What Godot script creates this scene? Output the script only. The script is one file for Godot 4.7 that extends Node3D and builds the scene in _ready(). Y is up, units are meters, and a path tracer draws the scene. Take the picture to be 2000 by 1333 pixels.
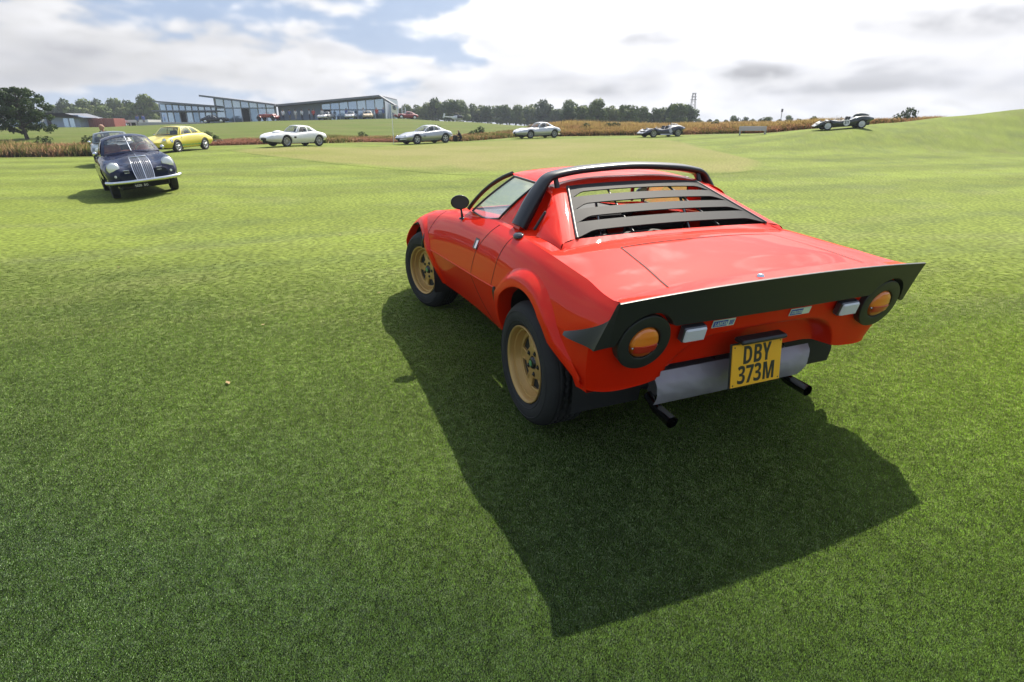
extends Node3D

# ---------------------------------------------------------------- mesh builder
class MB:
	var v := PackedVector3Array()
	var n := PackedVector3Array()
	var uv := PackedVector2Array()
	var col := PackedColorArray()
	var idx := PackedInt32Array()
	var tint := Color(1, 1, 1)
	var use_col := false

	# rows of points; smooth normals; turned so that they point away from `inside`
	func grid(rows: Array, inside = null, uvs := false) -> void:
		var h := rows.size()
		var w: int = rows[0].size()
		var base := v.size()
		var nn := PackedVector3Array()
		nn.resize(h * w)
		var tris := PackedInt32Array()
		var flat := PackedVector3Array()
		for r in rows:
			flat.append_array(r)
		var score := 0.0
		for j in h - 1:
			for i in w - 1:
				var a := j * w + i
				var b := a + 1
				var c := a + w
				var d := c + 1
				for t in [[a, b, d], [a, d, c]]:
					var p: Vector3 = flat[t[0]]
					var q: Vector3 = flat[t[1]]
					var s: Vector3 = flat[t[2]]
					var cr := (s - p).cross(q - p)
					var l := cr.length()
					if l < 1e-10:
						continue
					tris.append(t[0])
					tris.append(t[1])
					tris.append(t[2])
					nn[t[0]] += cr
					nn[t[1]] += cr
					nn[t[2]] += cr
					if inside != null:
						score += cr.dot((p + q + s) / 3.0 - inside)
		# weld normals of seam points that coincide (closed rings)
		for j in h:
			if flat[j * w].distance_squared_to(flat[j * w + w - 1]) < 1e-10 and w > 2:
				var s2 := nn[j * w] + nn[j * w + w - 1]
				nn[j * w] = s2
				nn[j * w + w - 1] = s2
		var flip := inside != null and score < 0.0
		for k in flat.size():
			var q := nn[k]
			if q.length_squared() < 1e-20:
				q = Vector3.UP
			q = q.normalized()
			v.append(flat[k])
			n.append(-q if flip else q)
			uv.append(Vector2(float(k % w) / (w - 1), float(k / w) / maxf(1, h - 1)) if uvs else Vector2(flat[k].x, flat[k].z))
			col.append(tint)
		for k in range(0, tris.size(), 3):
			idx.append(base + tris[k])
			idx.append(base + tris[k + 2 if flip else k + 1])
			idx.append(base + tris[k + 1 if flip else k + 2])

	# flat convex polygon, turned away from inside
	func poly(pts: Array, inside = null) -> void:
		var nr := Vector3.ZERO
		for k in range(1, pts.size() - 1):
			nr += (pts[k + 1] - pts[0]).cross(pts[k] - pts[0])
		if nr.length_squared() < 1e-16:
			return
		nr = nr.normalized()
		var mid := Vector3.ZERO
		for p in pts:
			mid += p / pts.size()
		var flip: bool = inside != null and nr.dot(mid - inside) < 0.0
		var base := v.size()
		for p in pts:
			v.append(p)
			n.append(-nr if flip else nr)
			uv.append(Vector2(p.x, p.z))
			col.append(tint)
		for k in range(1, pts.size() - 1):
			idx.append(base)
			idx.append(base + (k + 1 if flip else k))
			idx.append(base + (k if flip else k + 1))

	# box with chamfered edges
	func box(c: Vector3, s: Vector3, ch := 0.0, b := Basis.IDENTITY) -> void:
		var h := s * 0.5
		ch = minf(ch, minf(h.x, minf(h.y, h.z)) * 0.9)
		var f := func(p: Vector3) -> Vector3: return c + b * p
		if ch <= 0.0:
			for ax in 3:
				for sg in [-1.0, 1.0]:
					var q := []
					for k in [[-1, -1], [1, -1], [1, 1], [-1, 1]]:
						var p := Vector3.ZERO
						p[ax] = h[ax] * sg
						p[(ax + 1) % 3] = h[(ax + 1) % 3] * k[0]
						p[(ax + 2) % 3] = h[(ax + 2) % 3] * k[1]
						q.append(f.call(p))
					poly(q, c)
			return
		for ax in 3:
			var u := (ax + 1) % 3
			var w := (ax + 2) % 3
			for sg in [-1.0, 1.0]:
				var q := []
				for k in [[-1, -1], [1, -1], [1, 1], [-1, 1]]:
					var p := Vector3.ZERO
					p[ax] = h[ax] * sg
					p[u] = (h[u] - ch) * k[0]
					p[w] = (h[w] - ch) * k[1]
					q.append(f.call(p))
				poly(q, c)
			for s1 in [-1.0, 1.0]:
				for s2 in [-1.0, 1.0]:
					var q := []
					for k in [[0, -1], [0, 1], [1, 1], [1, -1]]:
						var p := Vector3.ZERO
						p[ax] = (h[ax] - ch) * k[1]
						p[u] = (h[u] - (ch if k[0] == 1 else 0.0)) * s1
						p[w] = (h[w] - (0.0 if k[0] == 1 else ch)) * s2
						q.append(f.call(p))
					poly(q, c)
		for s0 in [-1.0, 1.0]:
			for s1 in [-1.0, 1.0]:
				for s2 in [-1.0, 1.0]:
					var q := []
					for ax in 3:
						var p := (h - Vector3.ONE * ch) * Vector3(s0, s1, s2)
						p[ax] = h[ax] * [s0, s1, s2][ax]
						q.append(f.call(p))
					poly(q, c)

	# revolve profile points (radius, along) about the axis `b.x` through c
	func lathe(prof: Array, c: Vector3, b := Basis.IDENTITY, seg := 32, inside = null) -> void:
		var rows := []
		for p in prof:
			var r := PackedVector3Array()
			for k in seg + 1:
				var a := TAU * k / seg
				r.append(c + b * Vector3(p.y, p.x * cos(a), p.x * sin(a)))
			rows.append(r)
		grid(rows, inside)

	# the same, facing the axis
	func lathe_in(prof: Array, c: Vector3, b := Basis.IDENTITY, seg := 32) -> void:
		var v0 := v.size()
		var i0 := idx.size()
		lathe(prof, c, b, seg, null)
		if n[v0].dot(b * Vector3(0, prof[0].x, 0)) > 0.0 if absf(n[v0].dot(b.x)) < 0.95 else n[v0].dot(b.x) < 0.0:
			for k in range(v0, n.size()):
				n[k] = -n[k]
			for k in range(i0, idx.size(), 3):
				var t := idx[k + 1]
				idx[k + 1] = idx[k + 2]
				idx[k + 2] = t

	func tube(path: Array, rad, seg := 8, caps := true) -> void:
		var rows := []
		var m := Vector3.ZERO
		var up := Vector3.UP
		for k in path.size():
			var t: Vector3 = (path[mini(k + 1, path.size() - 1)] - path[maxi(k - 1, 0)]).normalized()
			if k == 0:
				up = Vector3.UP if absf(t.y) < 0.9 else Vector3.RIGHT
			var s := t.cross(up).normalized()
			up = s.cross(t).normalized()
			var r: float = rad[k] if rad is Array else rad
			var row := PackedVector3Array()
			for i in seg + 1:
				var a := TAU * i / seg
				row.append(path[k] + s * cos(a) * r + up * sin(a) * r)
			rows.append(row)
			m += path[k] / path.size()
		# orientation from the first ring
		var before := idx.size()
		var base := v.size()
		grid(rows, null)
		if n.size() > base and n[base].dot(v[base] - path[0]) < 0.0:
			for k in range(base, n.size()):
				n[k] = -n[k]
			for k in range(before, idx.size(), 3):
				var t2 := idx[k + 1]
				idx[k + 1] = idx[k + 2]
				idx[k + 2] = t2
		if caps:
			for e in [0, path.size() - 1]:
				var q := []
				for i in seg:
					q.append(rows[e][i])
				poly(q, path[1] if e == 0 else path[e - 1])

	func mesh() -> ArrayMesh:
		var a := []
		a.resize(Mesh.ARRAY_MAX)
		a[Mesh.ARRAY_VERTEX] = v
		a[Mesh.ARRAY_NORMAL] = n
		a[Mesh.ARRAY_TEX_UV] = uv
		if use_col:
			a[Mesh.ARRAY_COLOR] = col
		a[Mesh.ARRAY_INDEX] = idx
		var m := ArrayMesh.new()
		if v.size() > 2:
			m.add_surface_from_arrays(Mesh.PRIMITIVE_TRIANGLES, a)
		return m

# ---------------------------------------------------------------- scene helpers
var rng := RandomNumberGenerator.new()
var M := {}
var used := {}

func numbered(called: String) -> String:
	var k: int = used.get(called, 0)
	used[called] = k + 1
	return called if k == 0 else "%s_%03d" % [called, k]

func tag(o: Node, label: String, category := "", group := "", kind := "") -> Node:
	if label: o.set_meta("label", label)
	if category: o.set_meta("category", category)
	if group: o.set_meta("group", group)
	if kind: o.set_meta("kind", kind)
	return o

func thing(called: String, label: String, category: String, at := Vector3.ZERO, turn := 0.0, group := "") -> Node3D:
	var o := Node3D.new()
	o.name = numbered(called)
	add_child(o)
	o.position = at
	o.rotation.y = turn
	tag(o, label, category, group)
	return o

func part(called: String, m, mat: Material, parent: Node = null) -> MeshInstance3D:
	var o := MeshInstance3D.new()
	o.mesh = m.mesh() if m is MB else m
	o.material_override = null
	if o.mesh and o.mesh.get_surface_count():
		o.set_surface_override_material(0, mat)
	if parent == null:
		o.name = numbered(called)
		add_child(o)
	else:
		o.name = next_name(parent, called)
		parent.add_child(o)
	return o

func next_name(parent: Node, called: String) -> String:
	var c := 0
	for k in parent.get_children():
		var s := String(k.name)
		if s == called or (s.begins_with(called + "_") and s.substr(called.length() + 1).is_valid_int()):
			c += 1
	return called if c == 0 else "%s_%03d" % [called, c]

func sub(called: String, parent: Node) -> Node3D:
	var o := Node3D.new()
	o.name = next_name(parent, called)
	parent.add_child(o)
	return o

func struct(called: String, m, mat: Material, label := "") -> MeshInstance3D:
	var o := part(called, m, mat)
	o.set_meta("kind", "structure")
	if label: o.set_meta("label", label)
	return o

func copy_of(o: Node3D, at: Vector3, turn: float, label: String, group := "") -> Node3D:
	var c: Node3D = o.duplicate()
	var base := String(o.name)
	var e := RegEx.create_from_string("_\\d+$").sub(base, "")
	c.name = numbered(e)
	add_child(c)
	c.position = at
	c.rotation.y = turn
	c.set_meta("label", label)
	if group: c.set_meta("group", group)
	return c

# linear albedo -> material
func mat(r: float, g: float, b: float, rough := 0.8, metal := 0.0, spec := 0.5) -> StandardMaterial3D:
	var m := StandardMaterial3D.new()
	m.albedo_color = Color(r, g, b).linear_to_srgb()
	m.roughness = rough
	m.metallic = metal
	m.metallic_specular = spec
	return m

func paint(r: float, g: float, b: float, rough := 0.4) -> StandardMaterial3D:
	var m := mat(r, g, b, rough)
	m.clearcoat_enabled = true
	m.clearcoat = 1.0
	m.clearcoat_roughness = 0.02
	return m

func glass(r: float, g: float, b: float, a := 0.15) -> StandardMaterial3D:
	var m := StandardMaterial3D.new()
	m.albedo_color = Color(r, g, b, a)
	m.transparency = BaseMaterial3D.TRANSPARENCY_ALPHA
	m.roughness = 0.02
	return m

func noise(freq: float, oct := 4, sd := 1) -> FastNoiseLite:
	var f := FastNoiseLite.new()
	f.noise_type = FastNoiseLite.TYPE_SIMPLEX_SMOOTH
	f.frequency = freq
	f.fractal_octaves = oct
	f.seed = sd
	return f

func ntex(size: int, freq: float, c0: Color, c1: Color, oct := 4, sd := 1, kind := FastNoiseLite.TYPE_SIMPLEX_SMOOTH) -> NoiseTexture2D:
	var t := NoiseTexture2D.new()
	t.width = size
	t.height = size
	t.seamless = true
	var f := noise(freq, oct, sd)
	f.noise_type = kind
	t.noise = f
	var g := Gradient.new()
	g.set_color(0, c0)
	g.set_color(1, c1)
	t.color_ramp = g
	return t

func ss(a: float, b: float, x: float) -> float:
	var t := clampf((x - a) / (b - a), 0.0, 1.0)
	return t * t * (3.0 - 2.0 * t)

static func cr(p0, p1, p2, p3, t: float):
	return 0.5 * ((2.0 * p1) + (p2 - p0) * t + (2.0 * p0 - 5.0 * p1 + 4.0 * p2 - p3) * t * t + (3.0 * p1 - p0 - 3.0 * p2 + p3) * t * t * t)

# smooth polyline through points
func spline(p: Array, per := 6) -> Array:
	var o := []
	for i in p.size() - 1:
		for k in per:
			o.append(cr(p[maxi(i - 1, 0)], p[i], p[i + 1], p[mini(i + 2, p.size() - 1)], float(k) / per))
	o.append(p[-1])
	return o

# value at x of a table [[x, y], ...] (monotone cubic: no overshoot)
func tab(t: Array, x: float) -> float:
	if x <= t[0][0]: return t[0][1]
	var e := t.size() - 1
	if x >= t[e][0]: return t[e][1]
	var i := 0
	while x > t[i + 1][0]: i += 1
	var h: float = t[i + 1][0] - t[i][0]
	var d: float = (t[i + 1][1] - t[i][1]) / h
	var m0 := d
	var m1 := d
	if i > 0:
		var dp: float = (t[i][1] - t[i - 1][1]) / (t[i][0] - t[i - 1][0])
		m0 = 0.0 if dp * d <= 0.0 else 2.0 * dp * d / (dp + d)
	if i < e - 1:
		var dn: float = (t[i + 2][1] - t[i + 1][1]) / (t[i + 2][0] - t[i + 1][0])
		m1 = 0.0 if dn * d <= 0.0 else 2.0 * dn * d / (dn + d)
	var s := (x - float(t[i][0])) / h
	var s2 := s * s
	var s3 := s2 * s
	return (2 * s3 - 3 * s2 + 1) * float(t[i][1]) + (s3 - 2 * s2 + s) * h * m0 + (-2 * s3 + 3 * s2) * float(t[i + 1][1]) + (s3 - s2) * h * m1

# car axes: x right, y up, f forward
static func C(x: float, y: float, f: float) -> Vector3:
	return Vector3(x, y, -f)

func mirror_rows(rows: Array) -> Array:
	var o := []
	for r in rows:
		var q := PackedVector3Array()
		for p in r:
			q.append(Vector3(-p.x, p.y, p.z))
		o.append(q)
	return o

func both(b: MB, rows: Array, inside) -> void:
	b.grid(rows, inside)
	b.grid(mirror_rows(rows), null if inside == null else Vector3(-inside.x, inside.y, inside.z))

# ruled / bilinear patch between two polylines
func ruled(a: Array, b: Array, n := 1, bulge := Vector3.ZERO) -> Array:
	var rows := []
	for j in n + 1:
		var t := float(j) / n
		var r := PackedVector3Array()
		for i in a.size():
			r.append(a[i].lerp(b[i], t) + bulge * (4.0 * t * (1.0 - t)))
		rows.append(r)
	return rows

# ---------------------------------------------------------------- camera, sky, sun
const EXPO := 1.92
const EYE := 1.41
const PITCH := 20.463

func make_camera() -> void:
	var cam := Camera3D.new()
	cam.name = "camera"
	cam.fov = 61.62
	cam.near = 0.05
	cam.far = 3000.0
	cam.position = Vector3(0, EYE, 0)
	cam.rotation_degrees = Vector3(-PITCH, 0, 0)
	add_child(cam)
	cam.current = true

func make_light() -> void:
	var env := Environment.new()
	env.background_mode = Environment.BG_SKY
	env.tonemap_mode = Environment.TONE_MAPPER_LINEAR
	env.tonemap_exposure = EXPO
	env.sdfgi_enabled = true
	env.ssao_enabled = true
	env.ssil_enabled = true
	env.fog_enabled = true
	env.fog_density = 0.0006
	env.fog_light_color = Color(0.80, 0.83, 0.88)
	var sky := Sky.new()
	var pm := PanoramaSkyMaterial.new()
	pm.panorama = ImageTexture.create_from_image(sky_image())
	sky.sky_material = pm
	env.sky = sky
	var we := WorldEnvironment.new()
	we.name = "world_environment"
	we.environment = env
	add_child(we)
	var sun := DirectionalLight3D.new()
	sun.name = "sun"
	sun.light_energy = 1.25
	sun.light_color = Color(1.0, 0.965, 0.90)
	sun.light_angular_distance = 0.5
	sun.shadow_enabled = true
	add_child(sun)
	sun.look_at_from_position(Vector3(0.236, 0.757, -0.609) * 50.0, Vector3.ZERO)

# clouds: [azimuth, elevation, half width, half height, amount]; positive thickens, negative opens blue
const CLOUDS := [
	[-30.0, 5.2, 9.0, 1.9, 0.55], [-19.0, 4.6, 7.0, 1.7, 0.55], [-14.5, 5.6, 3.2, 1.2, 0.5], [-36.0, 7.5, 8.0, 1.6, 0.35],
	[-9.5, 5.2, 2.2, 0.9, 0.55], [-5.0, 4.0, 4.0, 0.8, 0.45], [-3.0, 2.0, 9.0, 0.9, 0.4],
	[-12.5, 7.0, 5.0, 1.6, -0.55], [-5.0, 6.2, 4.0, 1.3, -0.6], [-11.0, 3.2, 4.0, 1.0, -0.55], [-32.0, 2.3, 7.0, 0.7, -0.55], [-22.0, 8.6, 6.0, 0.8, -0.25],
	[-16.0, 9.6, 6.0, 0.7, 0.15], [3.0, 8.8, 6.0, 1.8, 0.6], [7.0, 5.5, 8.0, 3.0, 0.75], [20.0, 6.5, 17.0, 6.0, 0.95], [36.0, 5.0, 12.0, 6.0, 0.9],
]
# thick grey parts
const GREYS := [[21.5, 4.1, 2.6, 0.65, 1.1], [20.0, 4.5, 3.5, 0.9, 0.4], [31.0, 4.6, 5.0, 1.3, 0.35], [5.5, 4.2, 3.0, 0.7, 0.28], [37.0, 6.4, 4.0, 1.2, 0.25], [-28.0, 3.9, 8.0, 0.8, 0.25], [-35.0, 5.4, 6.0, 0.7, 0.2], [27.0, 7.6, 5.0, 0.7, 0.4], [11.0, 7.2, 5.0, 0.8, 0.5], [33.5, 7.2, 5.0, 1.1, 0.7], [28.0, 3.0, 8.0, 0.55, 0.5], [8.0, 3.1, 6.0, 0.6, 0.45], [-24.0, 6.6, 7.0, 0.6, 0.3]]

func sky_image() -> Image:
	var w := 2048
	var hh := 512
	var im := Image.create_empty(w, w / 2, false, Image.FORMAT_RGBF)
	var n1 := noise(2.6, 6, 11)
	var n2 := noise(7.0, 5, 23)
	var sun := Vector3(0.241, 0.741, -0.627).normalized()
	var k := 1.0 / EXPO
	for j in hh:
		var el := 90.0 - (j + 0.5) / hh * 90.0
		var ce := cos(deg_to_rad(el))
		var se := sin(deg_to_rad(el))
		var hz := exp(-el / 9.0)
		var blue := Color(0.26, 0.41, 0.68).lerp(Color(0.52, 0.64, 0.82), exp(-el / 8.0))
		var near := el < 17.0
		for i in w:
			var az := (i + 0.5) / w * TAU - (TAU if i >= w / 2 else 0.0)
			var d := Vector3(sin(az) * ce, se, -cos(az) * ce)
			# flat cloud layers: squash the vertical near the horizon
			var q := Vector3(d.x, se * (3.2 if near else 3.2 - ss(17.0, 40.0, el) * 1.6), d.z)
			var a := n1.get_noise_3dv(q * 1.4)
			var b := n2.get_noise_3dv(q * 1.6 + Vector3(a, 0, a) * 0.10)
			var bias := -0.04
			var grey := 0.0
			var azd := rad_to_deg(az)
			if near and absf(azd) < 62.0:
				bias = 0.10
				for c in CLOUDS:
					var x: float = (azd - c[0]) / c[2]
					var y: float = (el - c[1]) / c[3]
					var r := x * x + y * y
					if r < 6.0:
						bias += c[4] * exp(-r)
				for c in GREYS:
					var x2: float = (azd - c[0]) / c[2]
					var y2: float = (el - c[1]) / c[3]
					var r2 := x2 * x2 + y2 * y2
					if r2 < 6.0:
						grey += c[4] * exp(-r2)
				var f := ss(11.0, 17.0, el) + ss(48.0, 62.0, absf(azd)) * (1.0 - ss(11.0, 17.0, el))
				bias = lerpf(bias, -0.04, f)
				grey *= 1.0 - f
			var den := a * 0.85 + b * 0.52 + bias
			var cov := ss(-0.16, 0.34, den)
			cov = lerpf(cov, 1.0, hz * 0.35)
			var thick := clampf(ss(0.10, 0.95, a * 0.95 + b * 0.5 + minf(bias, 0.22)) * 0.75 + grey * (0.6 + 0.9 * b), 0.0, 1.0)
			var cs := d.dot(sun)
			var glow := exp(-(1.0 - cs) * 5.0)
			var g2 := exp(-(1.0 - cs) * 16.0)
			var wh := 0.82 + 0.75 * glow + 2.6 * exp(-(1.0 - cs) * 9.0)
			var lit := wh * (1.0 - 0.34 * thick) * (1.0 - 0.34 * clampf(grey * (0.75 + 1.3 * b), 0.0, 1.0)) * (0.97 + 0.30 * b)
			var cl := Color(lit * 0.985, lit * 0.985, lit * 1.01)
			cl = cl.lerp(Color(lit * 0.93, lit * 0.94, lit * 1.0), clampf(thick * 1.4, 0.0, 1.0))
			var air := blue + Color(0.58, 0.55, 0.50) * glow * 0.9
			var c3 := air.lerp(cl, cov) + Color(1, 0.97, 0.9) * g2 * 2.5
			im.set_pixel(i, j, Color(c3.r * k, c3.g * k, c3.b * k))
	for j in range(hh, w / 2):
		for i in range(0, w):
			im.set_pixel(i, j, Color(0.10 * k, 0.12 * k, 0.05 * k))
	return im

# ---------------------------------------------------------------- terrain
# one column per bearing: [x / depth, [[depth, height], ...]]
const LAND := [
	[-0.95, [[14, 0], [20, -0.04], [26, -0.08], [34, -0.08], [45, 0.25], [55, 0.75], [80, 1.3], [140, 1.8], [400, 2.0]]],
	[-0.67, [[8, 0], [13, -0.05], [20, -0.03], [26, -0.07], [34, -0.05], [45, 0.3], [60, 0.9], [90, 1.35], [140, 1.8], [400, 2.0]]],
	[-0.56, [[8, 0], [13.5, 0.09], [22, 0.14], [29.5, 0.29], [38, 0.36], [48, 0.6], [70, 1.35], [105, 1.95], [160, 2.2], [400, 2.2]]],
	[-0.36, [[14, 0], [22, 0.12], [33, 0.43], [40, 0.5], [50, 0.8], [75, 1.75], [105, 2.55], [160, 2.6], [400, 2.4]]],
	[-0.19, [[14, 0], [25, 0.1], [43, 0.31], [49, 0.38], [58, 0.8], [80, 2.0], [105, 2.85], [160, 2.8], [400, 2.4]]],
	[-0.09, [[14, 0], [25, 0.12], [44, 0.4], [52, 0.55], [64, 1.1], [92, 2.2], [150, 2.7], [400, 2.2]]],
	[0.04, [[14, 0], [25, 0.15], [48, 0.63], [56, 0.75], [80, 1.6], [110, 1.6], [400, 1.8]]],
	[0.24, [[14, 0], [25, 0.15], [46, 0.74], [56, 0.92], [80, 1.25], [120, 1.65], [400, 1.8]]],
	[0.39, [[14, 0], [25, 0.12], [42, 0.89], [52, 1.1], [80, 1.5], [120, 1.8], [400, 1.8]]],
	[0.51, [[14, 0], [25, 0.1], [32, 0.45], [38, 1.19], [46, 1.5], [60, 1.6], [120, 1.8], [400, 1.8]]],
	[0.565, [[14, 0], [25, 0.08], [32, 0.4], [38, 1.36], [44, 1.62], [60, 1.6], [120, 1.8], [400, 1.8]]],
	[0.62, [[14, 0], [25, 0.06], [32, 0.3], [38, 1.15], [45, 1.74], [60, 1.6], [120, 1.8], [400, 1.8]]],
	[0.72, [[14, 0], [25, 0.04], [32, 0.2], [38, 1.2], [45, 2.2], [56, 2.1], [120, 1.8], [400, 1.8]]],
	[0.84, [[14, 0], [25, 0.0], [32, 0.1], [38, 1.2], [45, 2.72], [56, 2.9], [120, 2.0], [400, 1.8]]],
	[0.98, [[14, 0], [25, 0.0], [32, 0.05], [38, 1.4], [45, 3.1], [56, 3.5], [120, 2.2], [400, 1.8]]],
]
var land := []

func H(x: float, z: float) -> float:
	var d := -z
	if d <= 8.0:
		return 0.0
	if land.is_empty():
		for k in 400:
			land.append({})
		for c in LAND.size():
			var t := PackedFloat32Array()
			for k in 400:
				t.append(tab(LAND[c][1], 8.0 * pow(400.0 / 8.0, k / 399.0)))
			land[c] = t
	var a := clampf(x / d, -0.95, 0.98)
	var c := 0
	while a > LAND[c + 1][0] and c < LAND.size() - 2:
		c += 1
	var u := clampf((a - LAND[c][0]) / (LAND[c + 1][0] - LAND[c][0]), 0.0, 1.0)
	u = lerpf(u, u * u * (3.0 - 2.0 * u), 0.5)
	var s := clampf(log(d / 8.0) / log(400.0 / 8.0) * 399.0, 0.0, 398.999)
	var k := int(s)
	var f := s - k
	var y0: float = lerpf(land[c][k], land[c][k + 1], f)
	var y1: float = lerpf(land[c + 1][k], land[c + 1][k + 1], f)
	# the land beside and behind the visitor is level
	return lerpf(y0, y1, u) * (1.0 - ss(1.2, 2.6, absf(x) / d))

func on(x: float, z: float, up := 0.0) -> Vector3:
	return Vector3(x, H(x, z) + up, z)

# a place on the land from its bearing (x / depth) and depth
func at(a: float, d: float, up := 0.0) -> Vector3:
	return on(a * d, -d, up)

# depth at which the mown grass ends, and where the rough strip behind it ends
const MOWN_END := [[-0.95, 31.5], [-0.67, 33.0], [-0.56, 36.0], [-0.36, 38.0], [-0.19, 46.5], [-0.09, 46.0], [0.04, 52.0], [0.24, 50.0], [0.30, 49.0], [0.39, 46.0], [0.47, 42.5], [0.53, 41.5], [0.6, 44.5], [0.65, 52.0], [0.72, 60.0], [0.98, 75.0]]
const ROUGH_END := [[-0.95, 41.0], [-0.67, 40.5], [-0.56, 42.0], [-0.36, 44.0], [-0.19, 54.0], [-0.09, 56.0], [0.02, 66.0], [0.10, 300.0], [0.98, 300.0]]

func land_color(x: float, z: float, n1: FastNoiseLite, n2: FastNoiseLite) -> Color:
	var d := -z
	var r := Vector2(x, z).length()
	var a := x / maxf(d, 0.1)
	var big := n1.get_noise_2d(x, z)
	var fine := n2.get_noise_2d(x, z)
	# shade and backlight painted in: near and left turf darker, far and right brighter
	var turf_shaded := Color(0.098, 0.136, 0.070)
	var turf_backlit := Color(0.250, 0.312, 0.056)
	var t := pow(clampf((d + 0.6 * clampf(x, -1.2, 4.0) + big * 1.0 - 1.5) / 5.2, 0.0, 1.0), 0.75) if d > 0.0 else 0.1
	var c := turf_shaded.lerp(turf_backlit, t)
	# patches drawn out along the mowing direction: pale worn turf and lusher strips
	var mu := x * 0.36 + z * 0.93
	var mv := x * 0.93 - z * 0.36
	var pa := n2.get_noise_2d(mu * 0.9 + 31.0, mv * 0.28)
	var pb := n2.get_noise_2d(mu * 0.55 - 57.0, mv * 0.16 + 11.0)
	var w0 := ss(2.0, 5.0, d) if d > 0.0 else 0.0
	c = c.lerp(Color(0.26, 0.285, 0.105), 0.42 * w0 * ss(0.05, 0.55, pa))
	c = c.lerp(turf_shaded.lerp(turf_backlit, 0.35), 0.40 * w0 * ss(0.05, 0.50, pb))
	# mowing stripes along the fairway and over the mound
	var s := sin((z * 0.93 + x * 0.36) * TAU / 4.6 + big * 1.2)
	var s2 := sin((x * 0.80 - z * 0.60) * TAU / 3.4)
	var m := clampf((d - 9.0) / 8.0, 0.0, 1.0)
	var hill := ss(0.45, 0.7, a) * ss(28.0, 34.0, d)
	c = c * (1.0 + m * (0.11 * clampf(s * 2.0, -1, 1) * (1.0 - hill) + 0.05 * clampf(s2 * 2.0, -1, 1) * hill))
	c = c * (1.0 + 0.15 * big + 0.13 * fine + 0.10 * n2.get_noise_2d(x * 3.1, z * 3.1))
	var worn := ss(0.30, 0.55, n1.get_noise_2d(x * 1.7 + 90.0, z * 1.7)) * 0.30 * m
	c = c.lerp(Color(0.19, 0.18, 0.055), worn)
	if d > 20.0 and absf(a) < 1.7:
		var e := tab(MOWN_END, a)
		var g := tab(ROUGH_END, a)
		var rough := Color(0.24, 0.17, 0.075).lerp(Color(0.19, 0.20, 0.05), 0.5 + big)
		var bank := Color(0.145, 0.20, 0.030).lerp(Color(0.185, 0.21, 0.052), clampf(0.5 + 1.2 * big + 0.3 * fine, 0, 1)) * (1.0 + 0.08 * sin(z * 0.9 + x * 0.25))
		var w := ss(e - 0.8, e + 0.5, d + fine * 0.8)
		c = c.lerp(rough, w)
		c = c.lerp(bank, ss(g - 1.5, g + 1.5, d + fine * 2.0 + big * 3.0))
	return c

func make_ground() -> void:
	var n1 := noise(0.16, 4, 5)
	var n2 := noise(1.1, 3, 6)
	var angles := []
	var k := -56.0
	while k < 56.0:
		angles.append(k)
		k += 0.28
	k = 56.0
	while k < 304.01:
		angles.append(k)
		k += 4.0
	var radii := [0.0]
	var r := 0.35
	while r < 1500.0:
		radii.append(r)
		r *= 1.022 if r < 140.0 else 1.08
	var b := MB.new()
	b.use_col = true
	var w := angles.size()
	for q in radii:
		for g in angles:
			var x := float(q) * sin(deg_to_rad(g))
			var z := -float(q) * cos(deg_to_rad(g))
			b.v.append(on(x, z))
			var e := 0.05 + float(q) * 0.01
			b.n.append(Vector3(H(x - e, z) - H(x + e, z), 2.0 * e, H(x, z - e) - H(x, z + e)).normalized() if q > 8.0 and absf(g) < 75.0 else Vector3.UP)
			b.uv.append(Vector2(x, z))
			# self-shade of the grass blades painted into the ground near the camera
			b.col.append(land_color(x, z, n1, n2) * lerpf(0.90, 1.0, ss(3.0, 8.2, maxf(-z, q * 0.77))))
	for j in radii.size() - 1:
		for i in w - 1:
			var p := j * w + i
			b.idx.append_array(PackedInt32Array([p, p + w, p + 1, p + 1, p + w, p + w + 1]))
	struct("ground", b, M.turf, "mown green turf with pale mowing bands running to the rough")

# the pale putting green: near and far edge by bearing
const GREEN_NEAR := [[-0.475, 30.2], [-0.42, 27.0], [-0.342, 24.0], [-0.22, 21.0], [-0.086, 18.3], [0.08, 17.9], [0.22, 17.9], [0.344, 18.6], [0.413, 20.2], [0.432, 22.2]]
const GREEN_FAR := [[-0.475, 30.6], [-0.42, 32.0], [-0.36, 33.2], [-0.25, 36.8], [-0.17, 41.5], [-0.02, 45.5], [0.12, 46.5], [0.22, 45.0], [0.27, 40.0], [0.329, 32.0], [0.40, 26.0], [0.432, 22.6]]

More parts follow.
